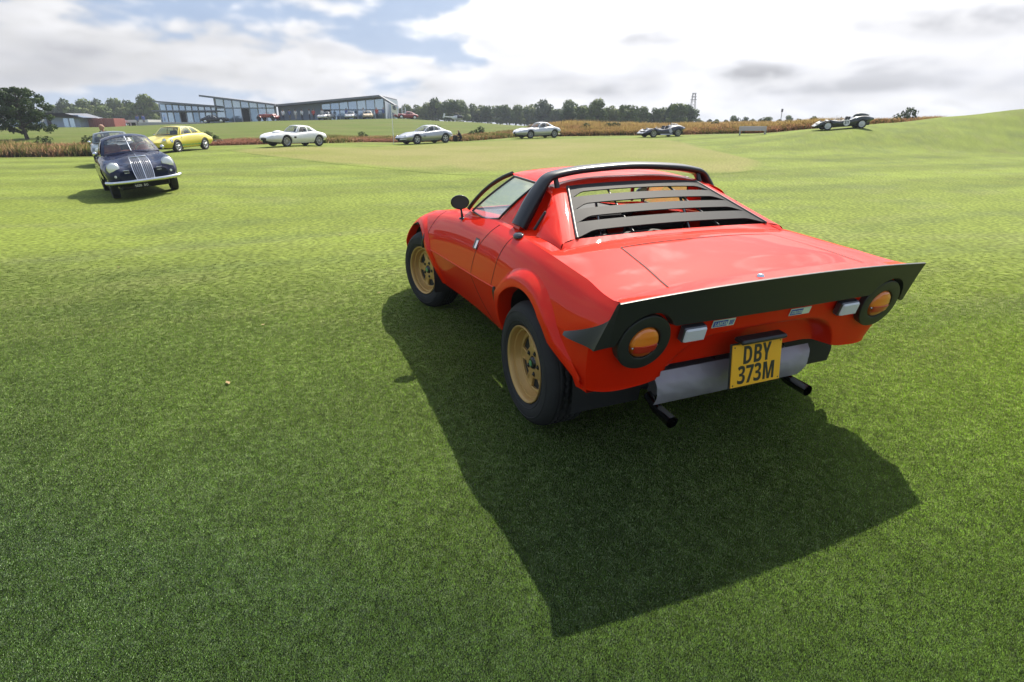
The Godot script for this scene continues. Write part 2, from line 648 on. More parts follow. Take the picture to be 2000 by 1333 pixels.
func make_green() -> void:
	var f1 := noise(0.16, 4, 5)
	var f2 := noise(1.1, 3, 6)
	var n1 := noise(0.14, 4, 15)
	var n2 := noise(1.4, 3, 16)
	var b := MB.new()
	b.use_col = true
	var w := 160
	var h := 90
	for j in h + 1:
		for i in w + 1:
			var a := lerpf(-0.475, 0.432, float(i) / w)
			var e := 0.25 * n2.get_noise_2d(a * 60.0, 3.0)
			var d := lerpf(tab(GREEN_NEAR, a) + e, tab(GREEN_FAR, a) + e, float(j) / h)
			var p := at(a, d, 0.006)
			b.v.append(p)
			var q := 0.3
			b.n.append(Vector3(H(p.x - q, p.z) - H(p.x + q, p.z), 2.0 * q, H(p.x, p.z - q) - H(p.x, p.z + q)).normalized())
			b.uv.append(Vector2(p.x, p.z))
			var g := n1.get_noise_2d(p.x, p.z)
			var c := Color(0.335, 0.315, 0.112).lerp(Color(0.265, 0.285, 0.066), clampf(0.4 + g * 1.1, 0, 1))
			var edge := minf(float(mini(j, h - j)) / 9.0, float(mini(i, w - i)) / 7.0)
			c = c * (1.05 + 0.08 * n2.get_noise_2d(p.x, p.z))
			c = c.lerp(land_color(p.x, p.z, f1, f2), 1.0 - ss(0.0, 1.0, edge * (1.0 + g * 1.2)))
			b.col.append(c)
	for j in h:
		for i in w:
			var p := j * (w + 1) + i
			b.idx.append_array(PackedInt32Array([p, p + w + 1, p + 1, p + 1, p + w + 1, p + w + 2]))
	struct("putting_green", b, M.turf_far, "pale straw green putting green behind the red car")

# ---------------------------------------------------------------- the red car
const RW := 0.315      # wheel centre height and tyre radius
const REAR := 0.0
const FRONT := 2.18
# side of the body from the belt down to the sill: [f, [x, y] x 6]
const SIDE := [
	[-0.75, [[0.796, 0.822], [0.822, 0.780], [0.845, 0.715], [0.858, 0.635], [0.842, 0.51], [0.815, 0.385]]],
	[-0.45, [[0.772, 0.845], [0.808, 0.795], [0.840, 0.725], [0.862, 0.635], [0.852, 0.51], [0.832, 0.38]]],
	[0.0, [[0.752, 0.882], [0.795, 0.830], [0.833, 0.745], [0.860, 0.625], [0.845, 0.47], [0.80, 0.27]]],
	[0.38, [[0.720, 0.898], [0.772, 0.848], [0.815, 0.755], [0.845, 0.605], [0.800, 0.43], [0.72, 0.262]]],
	[0.85, [[0.690, 0.897], [0.745, 0.838], [0.792, 0.735], [0.820, 0.575], [0.765, 0.41], [0.69, 0.262]]],
	[1.30, [[0.685, 0.872], [0.735, 0.820], [0.782, 0.715], [0.808, 0.560], [0.750, 0.40], [0.68, 0.262]]],
	[1.72, [[0.670, 0.845], [0.730, 0.800], [0.785, 0.695], [0.812, 0.555], [0.770, 0.41], [0.70, 0.270]]],
	[2.18, [[0.660, 0.790], [0.735, 0.755], [0.800, 0.665], [0.832, 0.540], [0.810, 0.42], [0.77, 0.29]]],
	[2.55, [[0.620, 0.700], [0.705, 0.670], [0.775, 0.590], [0.805, 0.500], [0.790, 0.40], [0.75, 0.30]]],
	[2.82, [[0.570, 0.590], [0.650, 0.565], [0.710, 0.510], [0.735, 0.450], [0.720, 0.37], [0.68, 0.30]]],
	[2.95, [[0.500, 0.500], [0.560, 0.480], [0.600, 0.445], [0.610, 0.410], [0.600, 0.36], [0.56, 0.31]]],
]

func side_pts(f: float) -> Array:
	var i := 0
	while i < SIDE.size() - 2 and f > SIDE[i + 1][0]:
		i += 1
	var t: float = (f - SIDE[i][0]) / (SIDE[i + 1][0] - SIDE[i][0])
	var o := []
	for k in 6:
		var q := []
		for j in [maxi(i - 1, 0), i, i + 1, mini(i + 2, SIDE.size() - 1)]:
			q.append(Vector2(SIDE[j][1][k][0], SIDE[j][1][k][1]))
		o.append(cr(q[0], q[1], q[2], q[3], clampf(t, 0.0, 1.0)))
	return o

# dense polyline down the side at f: upper (belt to ledge), lower (ledge to sill)
func side_line(f: float) -> Array:
	var p := side_pts(f)
	var up := spline([p[0], p[1], p[2], p[3]], 8)
	var lo := spline([p[3], p[4], p[5]], 6)
	return [up, lo]

func side_x(f: float, y: float) -> float:
	var l := side_line(f)
	var all: Array = l[0] + l[1]
	for k in all.size() - 1:
		if all[k].y >= y and all[k + 1].y <= y:
			var d: float = all[k].y - all[k + 1].y
			return lerpf(all[k].x, all[k + 1].x, 0.0 if d < 1e-6 else (all[k].y - y) / d)
	return all[0].x if y > all[0].y else all[-1].x

const ARCH := 0.392
func under(f: float) -> float:   # lower edge of the body side
	if f <= REAR + ARCH:
		if f < -0.30:
			return lerpf(0.315 + sqrt(ARCH * ARCH - 0.09), 0.395, clampf((-0.30 - f) / 0.30, 0.0, 1.0))
		return RW + sqrt(maxf(0.0, ARCH * ARCH - f * f))
	if absf(f - FRONT) <= ARCH:
		return RW + sqrt(maxf(0.0, ARCH * ARCH - (f - FRONT) * (f - FRONT)))
	return 0.0

func clipped(line: Array, y: float, n: int) -> Array:
	var o := [line[0]]
	for k in range(1, line.size()):
		if line[k].y < y:
			var a: Vector2 = line[k - 1]
			var b: Vector2 = line[k]
			if a.y > y:
				o.append(a.lerp(b, (a.y - y) / (a.y - b.y)))
			break
		o.append(line[k])
	# even spacing
	var len := [0.0]
	for k in range(1, o.size()):
		len.append(len[-1] + o[k].distance_to(o[k - 1]))
	var r := []
	var s := 0
	for k in n + 1:
		var t: float = len[-1] * k / n
		while s < o.size() - 2 and len[s + 1] < t:
			s += 1
		if o.size() == 1:
			r.append(o[0])
		else:
			var d: float = len[s + 1] - len[s]
			r.append(o[s].lerp(o[s + 1], 0.0 if d < 1e-7 else (t - len[s]) / d))
	return r

func stations() -> Array:
	var fs := []
	for c in [REAR, FRONT]:
		for k in 33:
			fs.append(c + ARCH * cos(PI * k / 32.0))
		fs.append(c + ARCH + 0.0008)
	fs.append(FRONT - ARCH - 0.0008)
	var k := -0.75
	while k < 2.951:
		var ok := absf(k - REAR) > ARCH + 0.01 and absf(k - FRONT) > ARCH + 0.01
		if ok:
			fs.append(k)
		k += 0.03
	fs.append(2.95)
	var o := []
	fs.sort()
	for f in fs:
		if f >= -0.7501 and (o.is_empty() or f - o[-1] > 0.0004):
			o.append(f)
	return o

# centre line of the upper surface and cabin
const TOP := [[-0.76, 0.853], [-0.5, 0.885], [-0.05, 0.925], [0.4, 0.93], [1.0, 0.90], [1.7, 0.865], [2.18, 0.775], [2.55, 0.665], [2.82, 0.545], [2.95, 0.475]]

func deck_y(x: float, f: float) -> float:
	var p: Vector2 = side_pts(f)[0]
	var t := clampf(absf(x) / p.x, 0.0, 1.0)
	return lerpf(tab(TOP, f), p.y, pow(t, 2.6))

func deck_at(x: float, f: float) -> float:
	var q := f
	for k in 6:
		q = clampf(q - (raked(q, side_pts(q)[0].y) - f), -0.75, 2.9)
	return deck_y(x, q)

# a thin dark groove that follows points laid on the body
func groove(b: MB, pts: Array, nrm: Vector3, w := 0.0055, lift := 0.0012) -> void:
	var r0 := PackedVector3Array()
	var r1 := PackedVector3Array()
	for k in pts.size():
		var t: Vector3 = (pts[mini(k + 1, pts.size() - 1)] - pts[maxi(k - 1, 0)]).normalized()
		var s := t.cross(nrm).normalized() * w * 0.5
		r0.append(pts[k] + s + nrm * lift)
		r1.append(pts[k] - s + nrm * lift)
	b.grid([r0, r1], pts[0] - nrm)

func tail_f(y: float) -> float:
	return -0.662 - 0.06 * clampf((y - 0.62) / 0.2, -1.0, 1.0)

# the rear edge of the side leans with the tail panel
func raked(f: float, y: float) -> float:
	return f + (tail_f(y) + 0.05 + 0.75) * ss(-0.40, -0.75, f)

func on_side(f: float, y: float, out := 0.0) -> Vector3:
	return C(-side_x(f, y) - out, y, f)

func make_wheel(car: Node3D, x: float, f: float, w: float, steer: float) -> void:
	# built with the outer face towards +x, then turned to its side
	var hub := sub("wheel", car)
	hub.position = C(x, RW, f)
	hub.rotation.y = steer + (0.0 if x > 0.0 else PI)
	var h := w * 0.5
	var t := MB.new()
	t.lathe(spline([Vector2(0.193, h - 0.012), Vector2(0.205, h + 0.004), Vector2(0.24, h + 0.014), Vector2(0.278, h + 0.008), Vector2(0.302, h - 0.012), Vector2(0.3125, h - 0.035)], 5), Vector3.ZERO, Basis.IDENTITY, 72, Vector3(0, 0, 0))
	t.lathe([Vector2(0.193, -h + 0.01), Vector2(0.25, -h), Vector2(0.295, -h + 0.01), Vector2(0.3125, -h + 0.035)], Vector3.ZERO, Basis.IDENTITY, 48, Vector3.ZERO)
	# sidewall rings
	for q in [[0.268, 0.0125], [0.222, 0.012]]:
		t.lathe([Vector2(q[0] - 0.003, h + q[1] - 0.002), Vector2(q[0] - 0.001, h + q[1] + 0.0015), Vector2(q[0] + 0.001, h + q[1] + 0.0015), Vector2(q[0] + 0.003, h + q[1] - 0.002)], Vector3.ZERO, Basis.IDENTITY, 72, Vector3.ZERO)
	# tread: zigzag ribs with grooves between them
	var ribs := 5
	var tw := (w - 0.07) / ribs
	for r in ribs:
		var a0 := -h + 0.035 + r * tw
		var rows := []
		for k in 4:
			var row := PackedVector3Array()
			var e: float = [0.004, 0.006, -0.006, -0.004][k] + (0.0 if k < 2 else tw)
			var rad: float = [0.304, 0.315, 0.315, 0.304][k]
			for i in 181:
				var an := TAU * i / 180.0
				var z := 0.0035 * (1.0 if i % 4 < 2 else -1.0) * (0.0 if (r == 0 and k < 2) or (r == ribs - 1 and k > 1) else 1.0)
				row.append(Vector3(a0 + e + z, rad * cos(an), rad * sin(an)))
			rows.append(row)
		t.grid(rows, Vector3.ZERO)
	t.lathe([Vector2(0.3045, -h + 0.03), Vector2(0.3045, h - 0.03)], Vector3.ZERO, Basis.IDENTITY, 60, Vector3.ZERO)
	part("tyre", t, M.tyre, hub)
	# rim: stepped lip, deep barrel, face
	var m := MB.new()
	var fx := h - 0.050
	m.lathe([Vector2(0.186, h - 0.02), Vector2(0.196, h - 0.004), Vector2(0.198, h + 0.004), Vector2(0.194, h + 0.008)], Vector3.ZERO, Basis.IDENTITY, 64, Vector3(0, 0, 0))
	m.lathe_in(spline([Vector2(0.194, h + 0.008), Vector2(0.186, h + 0.004), Vector2(0.181, h - 0.008), Vector2(0.178, h - 0.022)], 4), Vector3.ZERO, Basis.IDENTITY, 64)
	m.lathe([Vector2(0.178, h - 0.022), Vector2(0.169, h - 0.024)], Vector3.ZERO, Basis.IDENTITY, 64, Vector3(-1, 0, 0))
	m.lathe_in([Vector2(0.169, h - 0.024), Vector2(0.163, h - 0.045), Vector2(0.158, fx - 0.004)], Vector3.ZERO, Basis.IDENTITY, 64)
	# outer ring of the face
	m.lathe([Vector2(0.159, fx - 0.004), Vector2(0.150, fx + 0.001), Vector2(0.140, fx + 0.001), Vector2(0.137, fx - 0.003)], Vector3.ZERO, Basis.IDENTITY, 60, Vector3(-1, 0, 0))
	m.lathe_in([Vector2(0.137, fx - 0.003), Vector2(0.137, fx - 0.03)], Vector3.ZERO, Basis.IDENTITY, 60)
	# hub plateau with five bolt wells
	m.lathe([Vector2(0.088, fx - 0.03), Vector2(0.084, fx - 0.004), Vector2(0.078, fx + 0.002), Vector2(0.036, fx + 0.002), Vector2(0.034, fx - 0.008)], Vector3.ZERO, Basis.IDENTITY, 48, Vector3(-1, 0, 0))
	part("rim", m, M.gold, hub)
	for k in 5:
		var s := MB.new()
		var b := Basis(Vector3.RIGHT, TAU * k / 5.0 + 0.25)
		# wide spoke with a raised frame round a sunk panel
		var xs := [[0.076, 0.030], [0.155, 0.047]]
		var fr := func(r: float, e: float, x2: float) -> Vector3:
			return b * Vector3(x2, r, lerpf(0.025, 0.033, (r - 0.076) / 0.064) * e)
		var rows := []
		for q in [[-1.0, -0.03], [-1.0, -0.004], [-0.92, 0.0], [-0.70, 0.0], [-0.62, -0.006], [0.62, -0.006], [0.70, 0.0], [0.92, 0.0], [1.0, -0.004], [1.0, -0.03]]:
			var row := PackedVector3Array()
			for r in [0.076, 0.092, 0.095, 0.128, 0.131, 0.144]:
				var dx: float = q[1]
				if absf(q[0]) < 0.65 and (r < 0.0945 or r > 0.1295):
					dx = 0.0
				row.append(fr.call(r, q[0], fx + dx))
			rows.append(row)
		s.grid(rows, b * Vector3(fx - 1.0, 0.11, 0))
		part("spoke", s, M.gold, hub)
	var d := MB.new()
	d.lathe([Vector2(0.0, fx - 0.014), Vector2(0.14, fx - 0.014)], Vector3.ZERO, Basis.IDENTITY, 40, Vector3(-1, 0, 0))
	d.lathe([Vector2(0.163, fx - 0.035), Vector2(0.185, -h + 0.02)], Vector3.ZERO, Basis.IDENTITY, 40, null)
	part("brake_disc", d, M.black, hub)  # black backing close behind the spokes paints the rim openings dark
	for k in 5:
		var p := Basis(Vector3.RIGHT, TAU * (k + 0.5) / 5.0 + 0.25) * Vector3(0, 0.058, 0)
		var nb := MB.new()
		nb.lathe([Vector2(0.0, fx + 0.0035), Vector2(0.0135, fx + 0.0035)], p, Basis.IDENTITY, 14, Vector3(-1, 0, 0))
		nb.lathe([Vector2(0.0, fx + 0.012), Vector2(0.006, fx + 0.011), Vector2(0.008, fx + 0.0038)], p, Basis.IDENTITY, 6, Vector3(-1, 0, 0))
		part("wheel_nut", nb, M.black_gloss, hub)
	var cap := MB.new()
	cap.lathe([Vector2(0.0, fx + 0.016), Vector2(0.024, fx + 0.014), Vector2(0.030, fx + 0.008), Vector2(0.034, fx + 0.001)], Vector3.ZERO, Basis.IDENTITY, 28, Vector3(-1, 0, 0))
	var ce := part("centre_cap", cap, M.black_gloss, hub)
	var em := MB.new()
	em.lathe([Vector2(0.0, fx + 0.0185), Vector2(0.016, fx + 0.0165)], Vector3.ZERO, Basis.IDENTITY, 20, Vector3(-1, 0, 0))
	part("cap_emblem", em, M.badge_green, hub)

func make_red_car() -> void:
	var yaw := deg_to_rad(23.263)
	var car := thing("sports_car", "low wedge shaped red sports car with black rear wing, louvred rear window and gold wheels", "car", Vector3(0.8391, -0.008, -2.9597), yaw)
	var fs := stations()
	var mid := C(0, 0.5, 0.6)
	# ---- body sides
	var body := MB.new()
	var up := []
	var lo := []
	var lips := []
	for f in fs:
		var l := side_line(f)
		var y := under(f)
		var a := PackedVector3Array()
		for p in clipped(l[0], y, 22):
			a.append(C(-p.x, p.y, raked(f, p.y)))
		up.append(a)
		var b := PackedVector3Array()
		var low: Array = [l[1][0]] if y >= l[1][0].y else l[1]
		if y >= l[1][0].y:
			low = [Vector2(-a[-1].x, a[-1].y)]
		for p in clipped(low, y, 12):
			b.append(C(-p.x, p.y, raked(f, p.y)))
		lo.append(b)
		lips.append(b[-1])
	var fill := PackedVector3Array()
	for p in up[0]:
		fill.append(Vector3(p.x, p.y, 0.735 - 0.45 * maxf(0.0, 0.82 - p.y)))
	up.push_front(fill)
	both(body, up, mid)
	both(body, lo, mid)
	# inner returns of the wheel arches and the sill underside
	var lip := []
	var l0 := PackedVector3Array()
	var l1 := PackedVector3Array()
	var l2 := PackedVector3Array()
	for p in lips:
		l0.append(p)
		l1.append(p + Vector3(0.05, 0.0, 0))
		l2.append(p + Vector3(0.10, 0.02, 0))
	both(body, [l0, l1], C(-0.8, -1, 0.6))
	# ---- upper surface, belt to centre
	var deck := []
	for f in fs:
		var p: Vector2 = side_pts(f)[0]
		var r := PackedVector3Array()
		var xi := 0.0
		if f > -0.05 and f < 1.75:
			xi = p.x - 0.16
		for k in 19:
			var x := lerpf(p.x, xi, pow(k / 18.0, 1.4))
			r.append(C(-x, deck_y(x, f), raked(f, p.y)))
		deck.append(r)
	var last := PackedVector3Array()
	for p in deck[0]:
		var q := absf(p.x) / 0.796
		last.append(C(p.x, p.y + lerpf(0.004, 0.006, q), lerpf(-0.786, -0.742, q * q)))
	deck.push_front(last)
	both(body, deck, mid)
	# nose
	var nose := []
	var np := side_line(2.95)
	var r0 := PackedVector3Array()
	var r1 := PackedVector3Array()
	for p in np[0] + np[1]:
		r0.append(C(-p.x, p.y, 2.95))
		r1.append(C(p.x, p.y, 2.95))
	body.grid([r0, r1], mid)
	part("body", body, M.red, car)
	# ---- dark floor and inner wheel houses
	var fl := MB.new()
	fl.box(C(0, 0.30, 1.09), Vector3(1.22, 0.05, 1.38), 0.01)
	fl.box(C(0, 0.44, 0.08), Vector3(0.90, 0.26, 0.66), 0.02)
	fl.box(C(0, 0.40, 2.2), Vector3(0.95, 0.25, 1.2), 0.02)
	for s in [-1.0, 1.0]:
		for c in [REAR, FRONT]:
			var rows := []
			for k in 21:
				var an := PI * (k / 20.0 * 1.16 - 0.08)
				rows.append(PackedVector3Array([C(s * 0.80, RW + 0.41 * sin(an) * 0.93, c + 0.41 * cos(an)), C(s * 0.44, RW + 0.41 * sin(an) * 0.93, c + 0.41 * cos(an))]))
			fl.grid(rows, C(s * 0.6, 2, c))
	part("floor_pan", fl, M.black, car)
	# ---- wheel arch flares
	for s in [-1.0, 1.0]:
		for c in [REAR, FRONT]:
			var fm := MB.new()
			var rows := []
			var back: bool = c == REAR
			var out := 0.030 if back else 0.018
			var pts := []   # [lip f, lip y, outer f, outer y]
			for k in 41:
				var an := -0.05 + k / 40.0 * (PI * 0.80 + 0.05 if back else PI + 0.10)
				var ro := 0.485 if back else 0.462
				pts.append([c + 0.386 * cos(an), RW + 0.386 * sin(an), c + ro * cos(an), RW + ro * sin(an) * 0.985])
			if back:
				for k in range(1, 8):
					var t := k / 8.6
					var an := PI * 0.80
					pts.append([lerpf(0.386 * cos(an), -0.585, t), lerpf(RW + 0.386 * sin(an), 0.392, t), lerpf(0.485 * cos(an), -0.565, t), lerpf(RW + 0.485 * sin(an) * 0.985, 0.43, t)])
			var cut := []
			for i in 4:
				cut.append([])
			for pi in pts.size():
				var p: Array = pts[pi]
				var fade := 1.0 - 0.85 * ss(39.0, 47.0, pi) if back else 1.0
				var row := PackedVector3Array()
				for q in [[-0.02, -0.11], [0.0, 0.85], [0.06, 1.0], [0.42, 0.98], [0.62, 0.85], [0.86, 0.25], [1.0, -0.06]]:
					var t: float = q[0]
					var f: float = lerpf(p[0], p[2], t)
					var y: float = maxf(lerpf(p[1], p[3], t), 0.20)
					var x: float = side_x(clampf(f, -0.72, 2.95), y) + out * q[1] * fade
					if q[1] < -0.1:
						x -= 0.045
					row.append(C(s * x, y, f))
				rows.append(row)
			fm.grid(rows, C(0, 0.4, c))
			part("wheel_arch_flare", fm, M.red, car)
	# ---- rear panel with the sunk middle
	make_tail(car)
	make_cabin(car)
	make_wing(car)
	# ---- panel gaps
	for s in [-1.0, 1.0]:
		for path in [[[1.78, 0.845], [1.86, 0.72], [1.90, 0.60], [1.87, 0.47], [1.72, 0.30]], [[0.66, 0.90], [0.72, 0.84], [0.82, 0.72], [0.86, 0.57], [0.80, 0.40], [0.76, 0.28]], [[0.36, 0.895], [0.40, 0.83], [0.44, 0.72], [0.47, 0.58]]]:
			var pv := []
			for q in path:
				pv.append(Vector2(q[0], q[1]))
			var pts := []
			for q in spline(pv, 8):
				var yy: float = minf(q.y, side_pts(q.x)[0].y - 0.004)
				pts.append(on_side(q.x, yy) * Vector3(-s, 1, 1))
			var g := MB.new()
			groove(g, pts, Vector3(s * 0.93, 0.36, 0).normalized())
			part("panel_gap", g, M.gap, car)
	var lidp := [[-0.545, -0.665], [-0.455, -0.195], [0.455, -0.195], [0.545, -0.665]]
	for e in 3:
		var pts := []
		for k in 13:
			var x: float = lerpf(lidp[e][0], lidp[e + 1][0], k / 12.0)
			var f: float = lerpf(lidp[e][1], lidp[e + 1][1], k / 12.0)
			pts.append(C(x, deck_at(x, f) + 0.0006, f))
		var g := MB.new()
		groove(g, pts, Vector3.UP, 0.008)
		part("lid_gap", g, M.gap, car)
	# bright moulding along the ledge
	for s in [-1.0, 1.0]:
		for q in [[0.42, 1.88, 50], [-0.60, -0.50, 8]]:
			var pts := []
			for k in q[2]:
				var f: float = lerpf(q[0], q[1], k / (q[2] - 1.0))
				var p: Vector2 = side_pts(f)[3]
				pts.append(C(s * (p.x + 0.001), p.y + 0.002, raked(f, p.y)))
			var mo := MB.new()
			mo.tube(pts, 0.0035, 6)
			part("side_moulding", mo, M.red, car)
	# wheels: the front pair is steered to the left
	make_wheel(car, -0.735, REAR, 0.225, 0.0)
	make_wheel(car, 0.735, REAR, 0.225, 0.0)
	make_wheel(car, -0.690, FRONT, 0.20, deg_to_rad(16.0))
	make_wheel(car, 0.690, FRONT, 0.20, deg_to_rad(16.0))
	# ---- small fittings on the left side
	for s in [-1.0, 1.0]:
		var hd := MB.new()
		hd.box(C(s * (side_x(0.845, 0.765) + 0.001), 0.765, 0.845), Vector3(0.006, 0.066, 0.066), 0.002, Basis(Vector3(0, 0, 1), s * 0.42))
		var hn := part("door_handle", hd, M.black_gloss, car)
		var hk := MB.new()
		hk.box(C(s * (side_x(0.825, 0.765) + 0.006), 0.765, 0.825), Vector3(0.006, 0.052, 0.026), 0.002, Basis(Vector3(0, 0, 1), s * 0.42))
		part("handle_flap", hk, M.chrome, hn)
		for q in [[0.385, 0.565], [1.93, 0.60]]:
			var lt := MB.new()
			var pts := []
			for k in 6:
				var y: float = q[1] + 0.055 - k * 0.022
				pts.append(C(s * (side_x(q[0], y) + 0.012), y, q[0] - 0.006 * sin(k * 1.1)))
			lt.tube(pts, [0.007, 0.012, 0.014, 0.013, 0.012, 0.006], 8)
			part("rubber_catch", lt, M.black_gloss, car)
		var pv := C(s * (side_x(0.35, 0.885) + 0.0), 0.888, 0.35)
		var fc := MB.new()
		fc.lathe([Vector2(0.0, 0.012), Vector2(0.022, 0.011), Vector2(0.030, 0.006), Vector2(0.032, 0.0)], Vector3.ZERO, Basis(Vector3.UP, Vector3.RIGHT, Vector3.FORWARD), 24, Vector3(0, -1, 0))
		var fo := part("fuel_cap", fc, M.black_gloss, car)
		fo.position = C(s * 0.735, 0.892, 0.33)
		fo.scale = Vector3(0.8, 1, 1.5)
		fo.rotation.z = s * -0.5
		var sm := MB.new()
		sm.box(C(s * (side_x(2.62, 0.52) + 0.004), 0.52, 2.62), Vector3(0.012, 0.03, 0.05), 0.004)
		part("side_marker", sm, M.amber, car)
		# door mirror on its stalk
		var st := MB.new()
		var base := C(s * 0.715, 0.845, 1.30)
		var head := C(s * 0.725, 0.955, 1.315)
		st.tube([base, base.lerp(head, 0.5) + Vector3(0, 0, 0.004), head + Vector3(0, -0.03, 0)], [0.010, 0.007, 0.009], 8)
		st.lathe([Vector2(0.0, 0.012), Vector2(0.02, 0.010), Vector2(0.024, 0.0)], base, Basis(Vector3.UP, Vector3.RIGHT, Vector3.FORWARD), 16, base + Vector3(0, -1, 0))
		var mr := part("door_mirror", st, M.black_gloss, car)
		var sh := MB.new()
		sh.lathe(spline([Vector2(0.0, -0.045), Vector2(0.03, -0.036), Vector2(0.052, -0.008), Vector2(0.055, 0.012), Vector2(0.050, 0.018)], 5), Vector3.ZERO, Basis.IDENTITY, 28, Vector3.ZERO)
		var so := part("mirror_shell", sh, M.black_gloss, mr)
		so.position = head
		so.rotation = Vector3(0.0, -PI / 2 + s * 0.25, 0)
		so.scale = Vector3(1, 0.85, 1.12)
		var ml := MB.new()
		ml.lathe([Vector2(0.0, 0.015), Vector2(0.049, 0.015)], Vector3.ZERO, Basis.IDENTITY, 28, Vector3(-1, 0, 0))
		var mo2 := part("mirror_glass", ml, M.mirror, mr)
		mo2.position = head
		mo2.rotation = so.rotation
		mo2.scale = so.scale

func make_tail(car: Node3D) -> void:
	# panel: a grid over x and height; f falls back inside the sunk middle
	var mid := C(0, 0.55, 0.3)
	var tf := func(x: float, y: float) -> float: return tail_f(y) - 0.006 * (1.0 - x * x)
	var low := func(x: float) -> float: return tab([[0.0, 0.445], [0.40, 0.445], [0.46, 0.438], [0.58, 0.414], [0.74, 0.405], [0.835, 0.410]], absf(x))
	var rec := func(x: float, y: float) -> float:   # 0 outside, 1 deep inside
		var top := 0.622 - 0.02 * absf(x)
		var w := 0.50
		var k := pow(absf(x) / w, 6.0)
		var edge := top - 0.17 * k
		return ss(0.0, 0.028, edge - y)
	var m := MB.new()
	var rows := []
	for j in 45:
		var t := j / 44.0
		var r := PackedVector3Array()
		for i in 97:
			var u := i / 96.0 * 2.0 - 1.0
			var y := lerpf(0.82, low.call(u * 0.8), t)
			var x: float = u * (side_x(-0.70, y) - 0.001)
			y = lerpf(lerpf(0.845, 0.812, absf(u)), low.call(x), t)
			var f: float = tf.call(x, y) + 0.085 * rec.call(x, y)
			# round the vertical corner into the side
			f += 0.052 * pow(absf(u), 16.0)
			r.append(C(x, y, f))
		rows.append(r)
	m.grid(rows, mid)
	# turned-in lower edge
	var a := PackedVector3Array()
	var b := PackedVector3Array()
	for p in rows[-1]:
		a.append(p)
		b.append(p + C(0, 0.015, 0.05))
	m.grid([a, b], C(0, 2, 0))
	part("rear_panel", m, M.red, car)
	# round lamps in black rings
	for s in [-1.0, 1.0]:
		var ax := Basis(C(0, 0, -1).rotated(Vector3.RIGHT, 0.0), Vector3.UP, Vector3.LEFT)
		var ring := MB.new()
		ring.lathe([Vector2(0.118, -0.03), Vector2(0.120, 0.016), Vector2(0.116, 0.022), Vector2(0.074, 0.022), Vector2(0.070, 0.018), Vector2(0.069, -0.01)], Vector3.ZERO, ax, 56, Vector3(0, 0, -1))
		var ro := part("tail_lamp", ring, M.black_satin, car)
		ro.position = C(s * 0.662, 0.648, -0.684)
		ro.rotation.x = 0.24
		var ba := MB.new()
		ba.lathe([Vector2(0.0, -0.006), Vector2(0.07, -0.006)], Vector3.ZERO, ax, 32, Vector3(0, 0, -1))
		part("lamp_bowl", ba, M.lamp_back, ro)
		# dome lens split in three: amber above, red band, dark amber below
		for q in [[-0.006, 0.067, M.amber, "amber_lens"], [-0.067, -0.006, M.amber_dark, "lower_lens"], [-0.034, -0.004, M.lens_red, "red_lens"]]:
			var le := MB.new()
			var rr := []
			var red: bool = q[3] == "red_lens"
			for j in 11:
				var y: float = lerpf(q[0], q[1], j / 10.0)
				var hw := 0.052 if red else sqrt(maxf(0.0, 0.067 * 0.067 - y * y))
				var row := PackedVector3Array()
				for i in 25:
					var x := lerpf(-hw, hw, i / 24.0)
					var d := 1.0 - (x * x + y * y) / (0.067 * 0.067)
					var rib := 0.0008 * sin(y * 1500.0)
					row.append(Vector3(x, y, 0.006 + 0.030 * pow(maxf(d, 0.0), 0.32) + (0.005 if red else 0.0) + rib))
				rr.append(row)
			le.grid(rr, Vector3(0, 0, -1))
			if red:
				for e in [rr[0], rr[-1]]:
					var e2 := PackedVector3Array()
					for p in e:
						e2.append(p - Vector3(0, 0, 0.008))
					le.grid([e, e2], Vector3(0, -0.019, 0))
			part(q[3], le, q[2], ro)
		var bz := MB.new()
		bz.lathe([Vector2(0.071, 0.004), Vector2(0.0705, 0.012), Vector2(0.068, 0.013), Vector2(0.066, 0.006)], Vector3.ZERO, ax, 40, Vector3(0, 0, -1))
		part("lens_bezel", bz, M.chrome_dark, ro)
		for e in [-1.0, 1.0]:
			var sc := MB.new()
			sc.lathe([Vector2(0.0, 0.030), Vector2(0.004, 0.029), Vector2(0.005, 0.02)], Vector3(e * 0.056, -0.012, 0), ax, 10, Vector3(0, 0, -1))
			part("screw", sc, M.chrome, ro)
		# clear reversing lamp
		var rl := MB.new()
		var p := C(s * 0.435, 0.655, -0.702)
		var tb := Basis(Vector3.RIGHT, 0.26)
		rl.box(p, Vector3(0.112, 0.068, 0.034), 0.006, tb)
		var rv := part("reversing_lamp", rl, M.lamp_body, car)
		rv.set_meta("label", "clear rectangular reversing lamp")
		var gl := MB.new()
		gl.box(p + tb * Vector3(0, 0, 0.018), Vector3(0.104, 0.060, 0.014), 0.006, tb)
		part("clear_lens", gl, M.lens_clear, rv)
		var ri := MB.new()
		for k in 12:
			ri.box(p + tb * Vector3(-0.044 + k * 0.008, 0, 0.025), Vector3(0.0025, 0.05, 0.002), 0.0, tb)
		part("lens_ribs", ri, M.lens_clear, rv)
	# number plate with its lamp bar
	var pl := MB.new()
	var pb := Basis(Vector3.RIGHT, -0.10)
	var pc := C(-0.012, 0.438, -0.655)
	pl.box(pc - pb.z * 0.004, Vector3(0.302, 0.208, 0.008), 0.003, pb)
	var po := part("number_plate", pl, M.black_satin, car)
	var ye := MB.new()
	ye.box(pc + pb.z * 0.002, Vector3(0.288, 0.196, 0.006), 0.002, pb)
	part("plate_face", ye, M.plate, po)
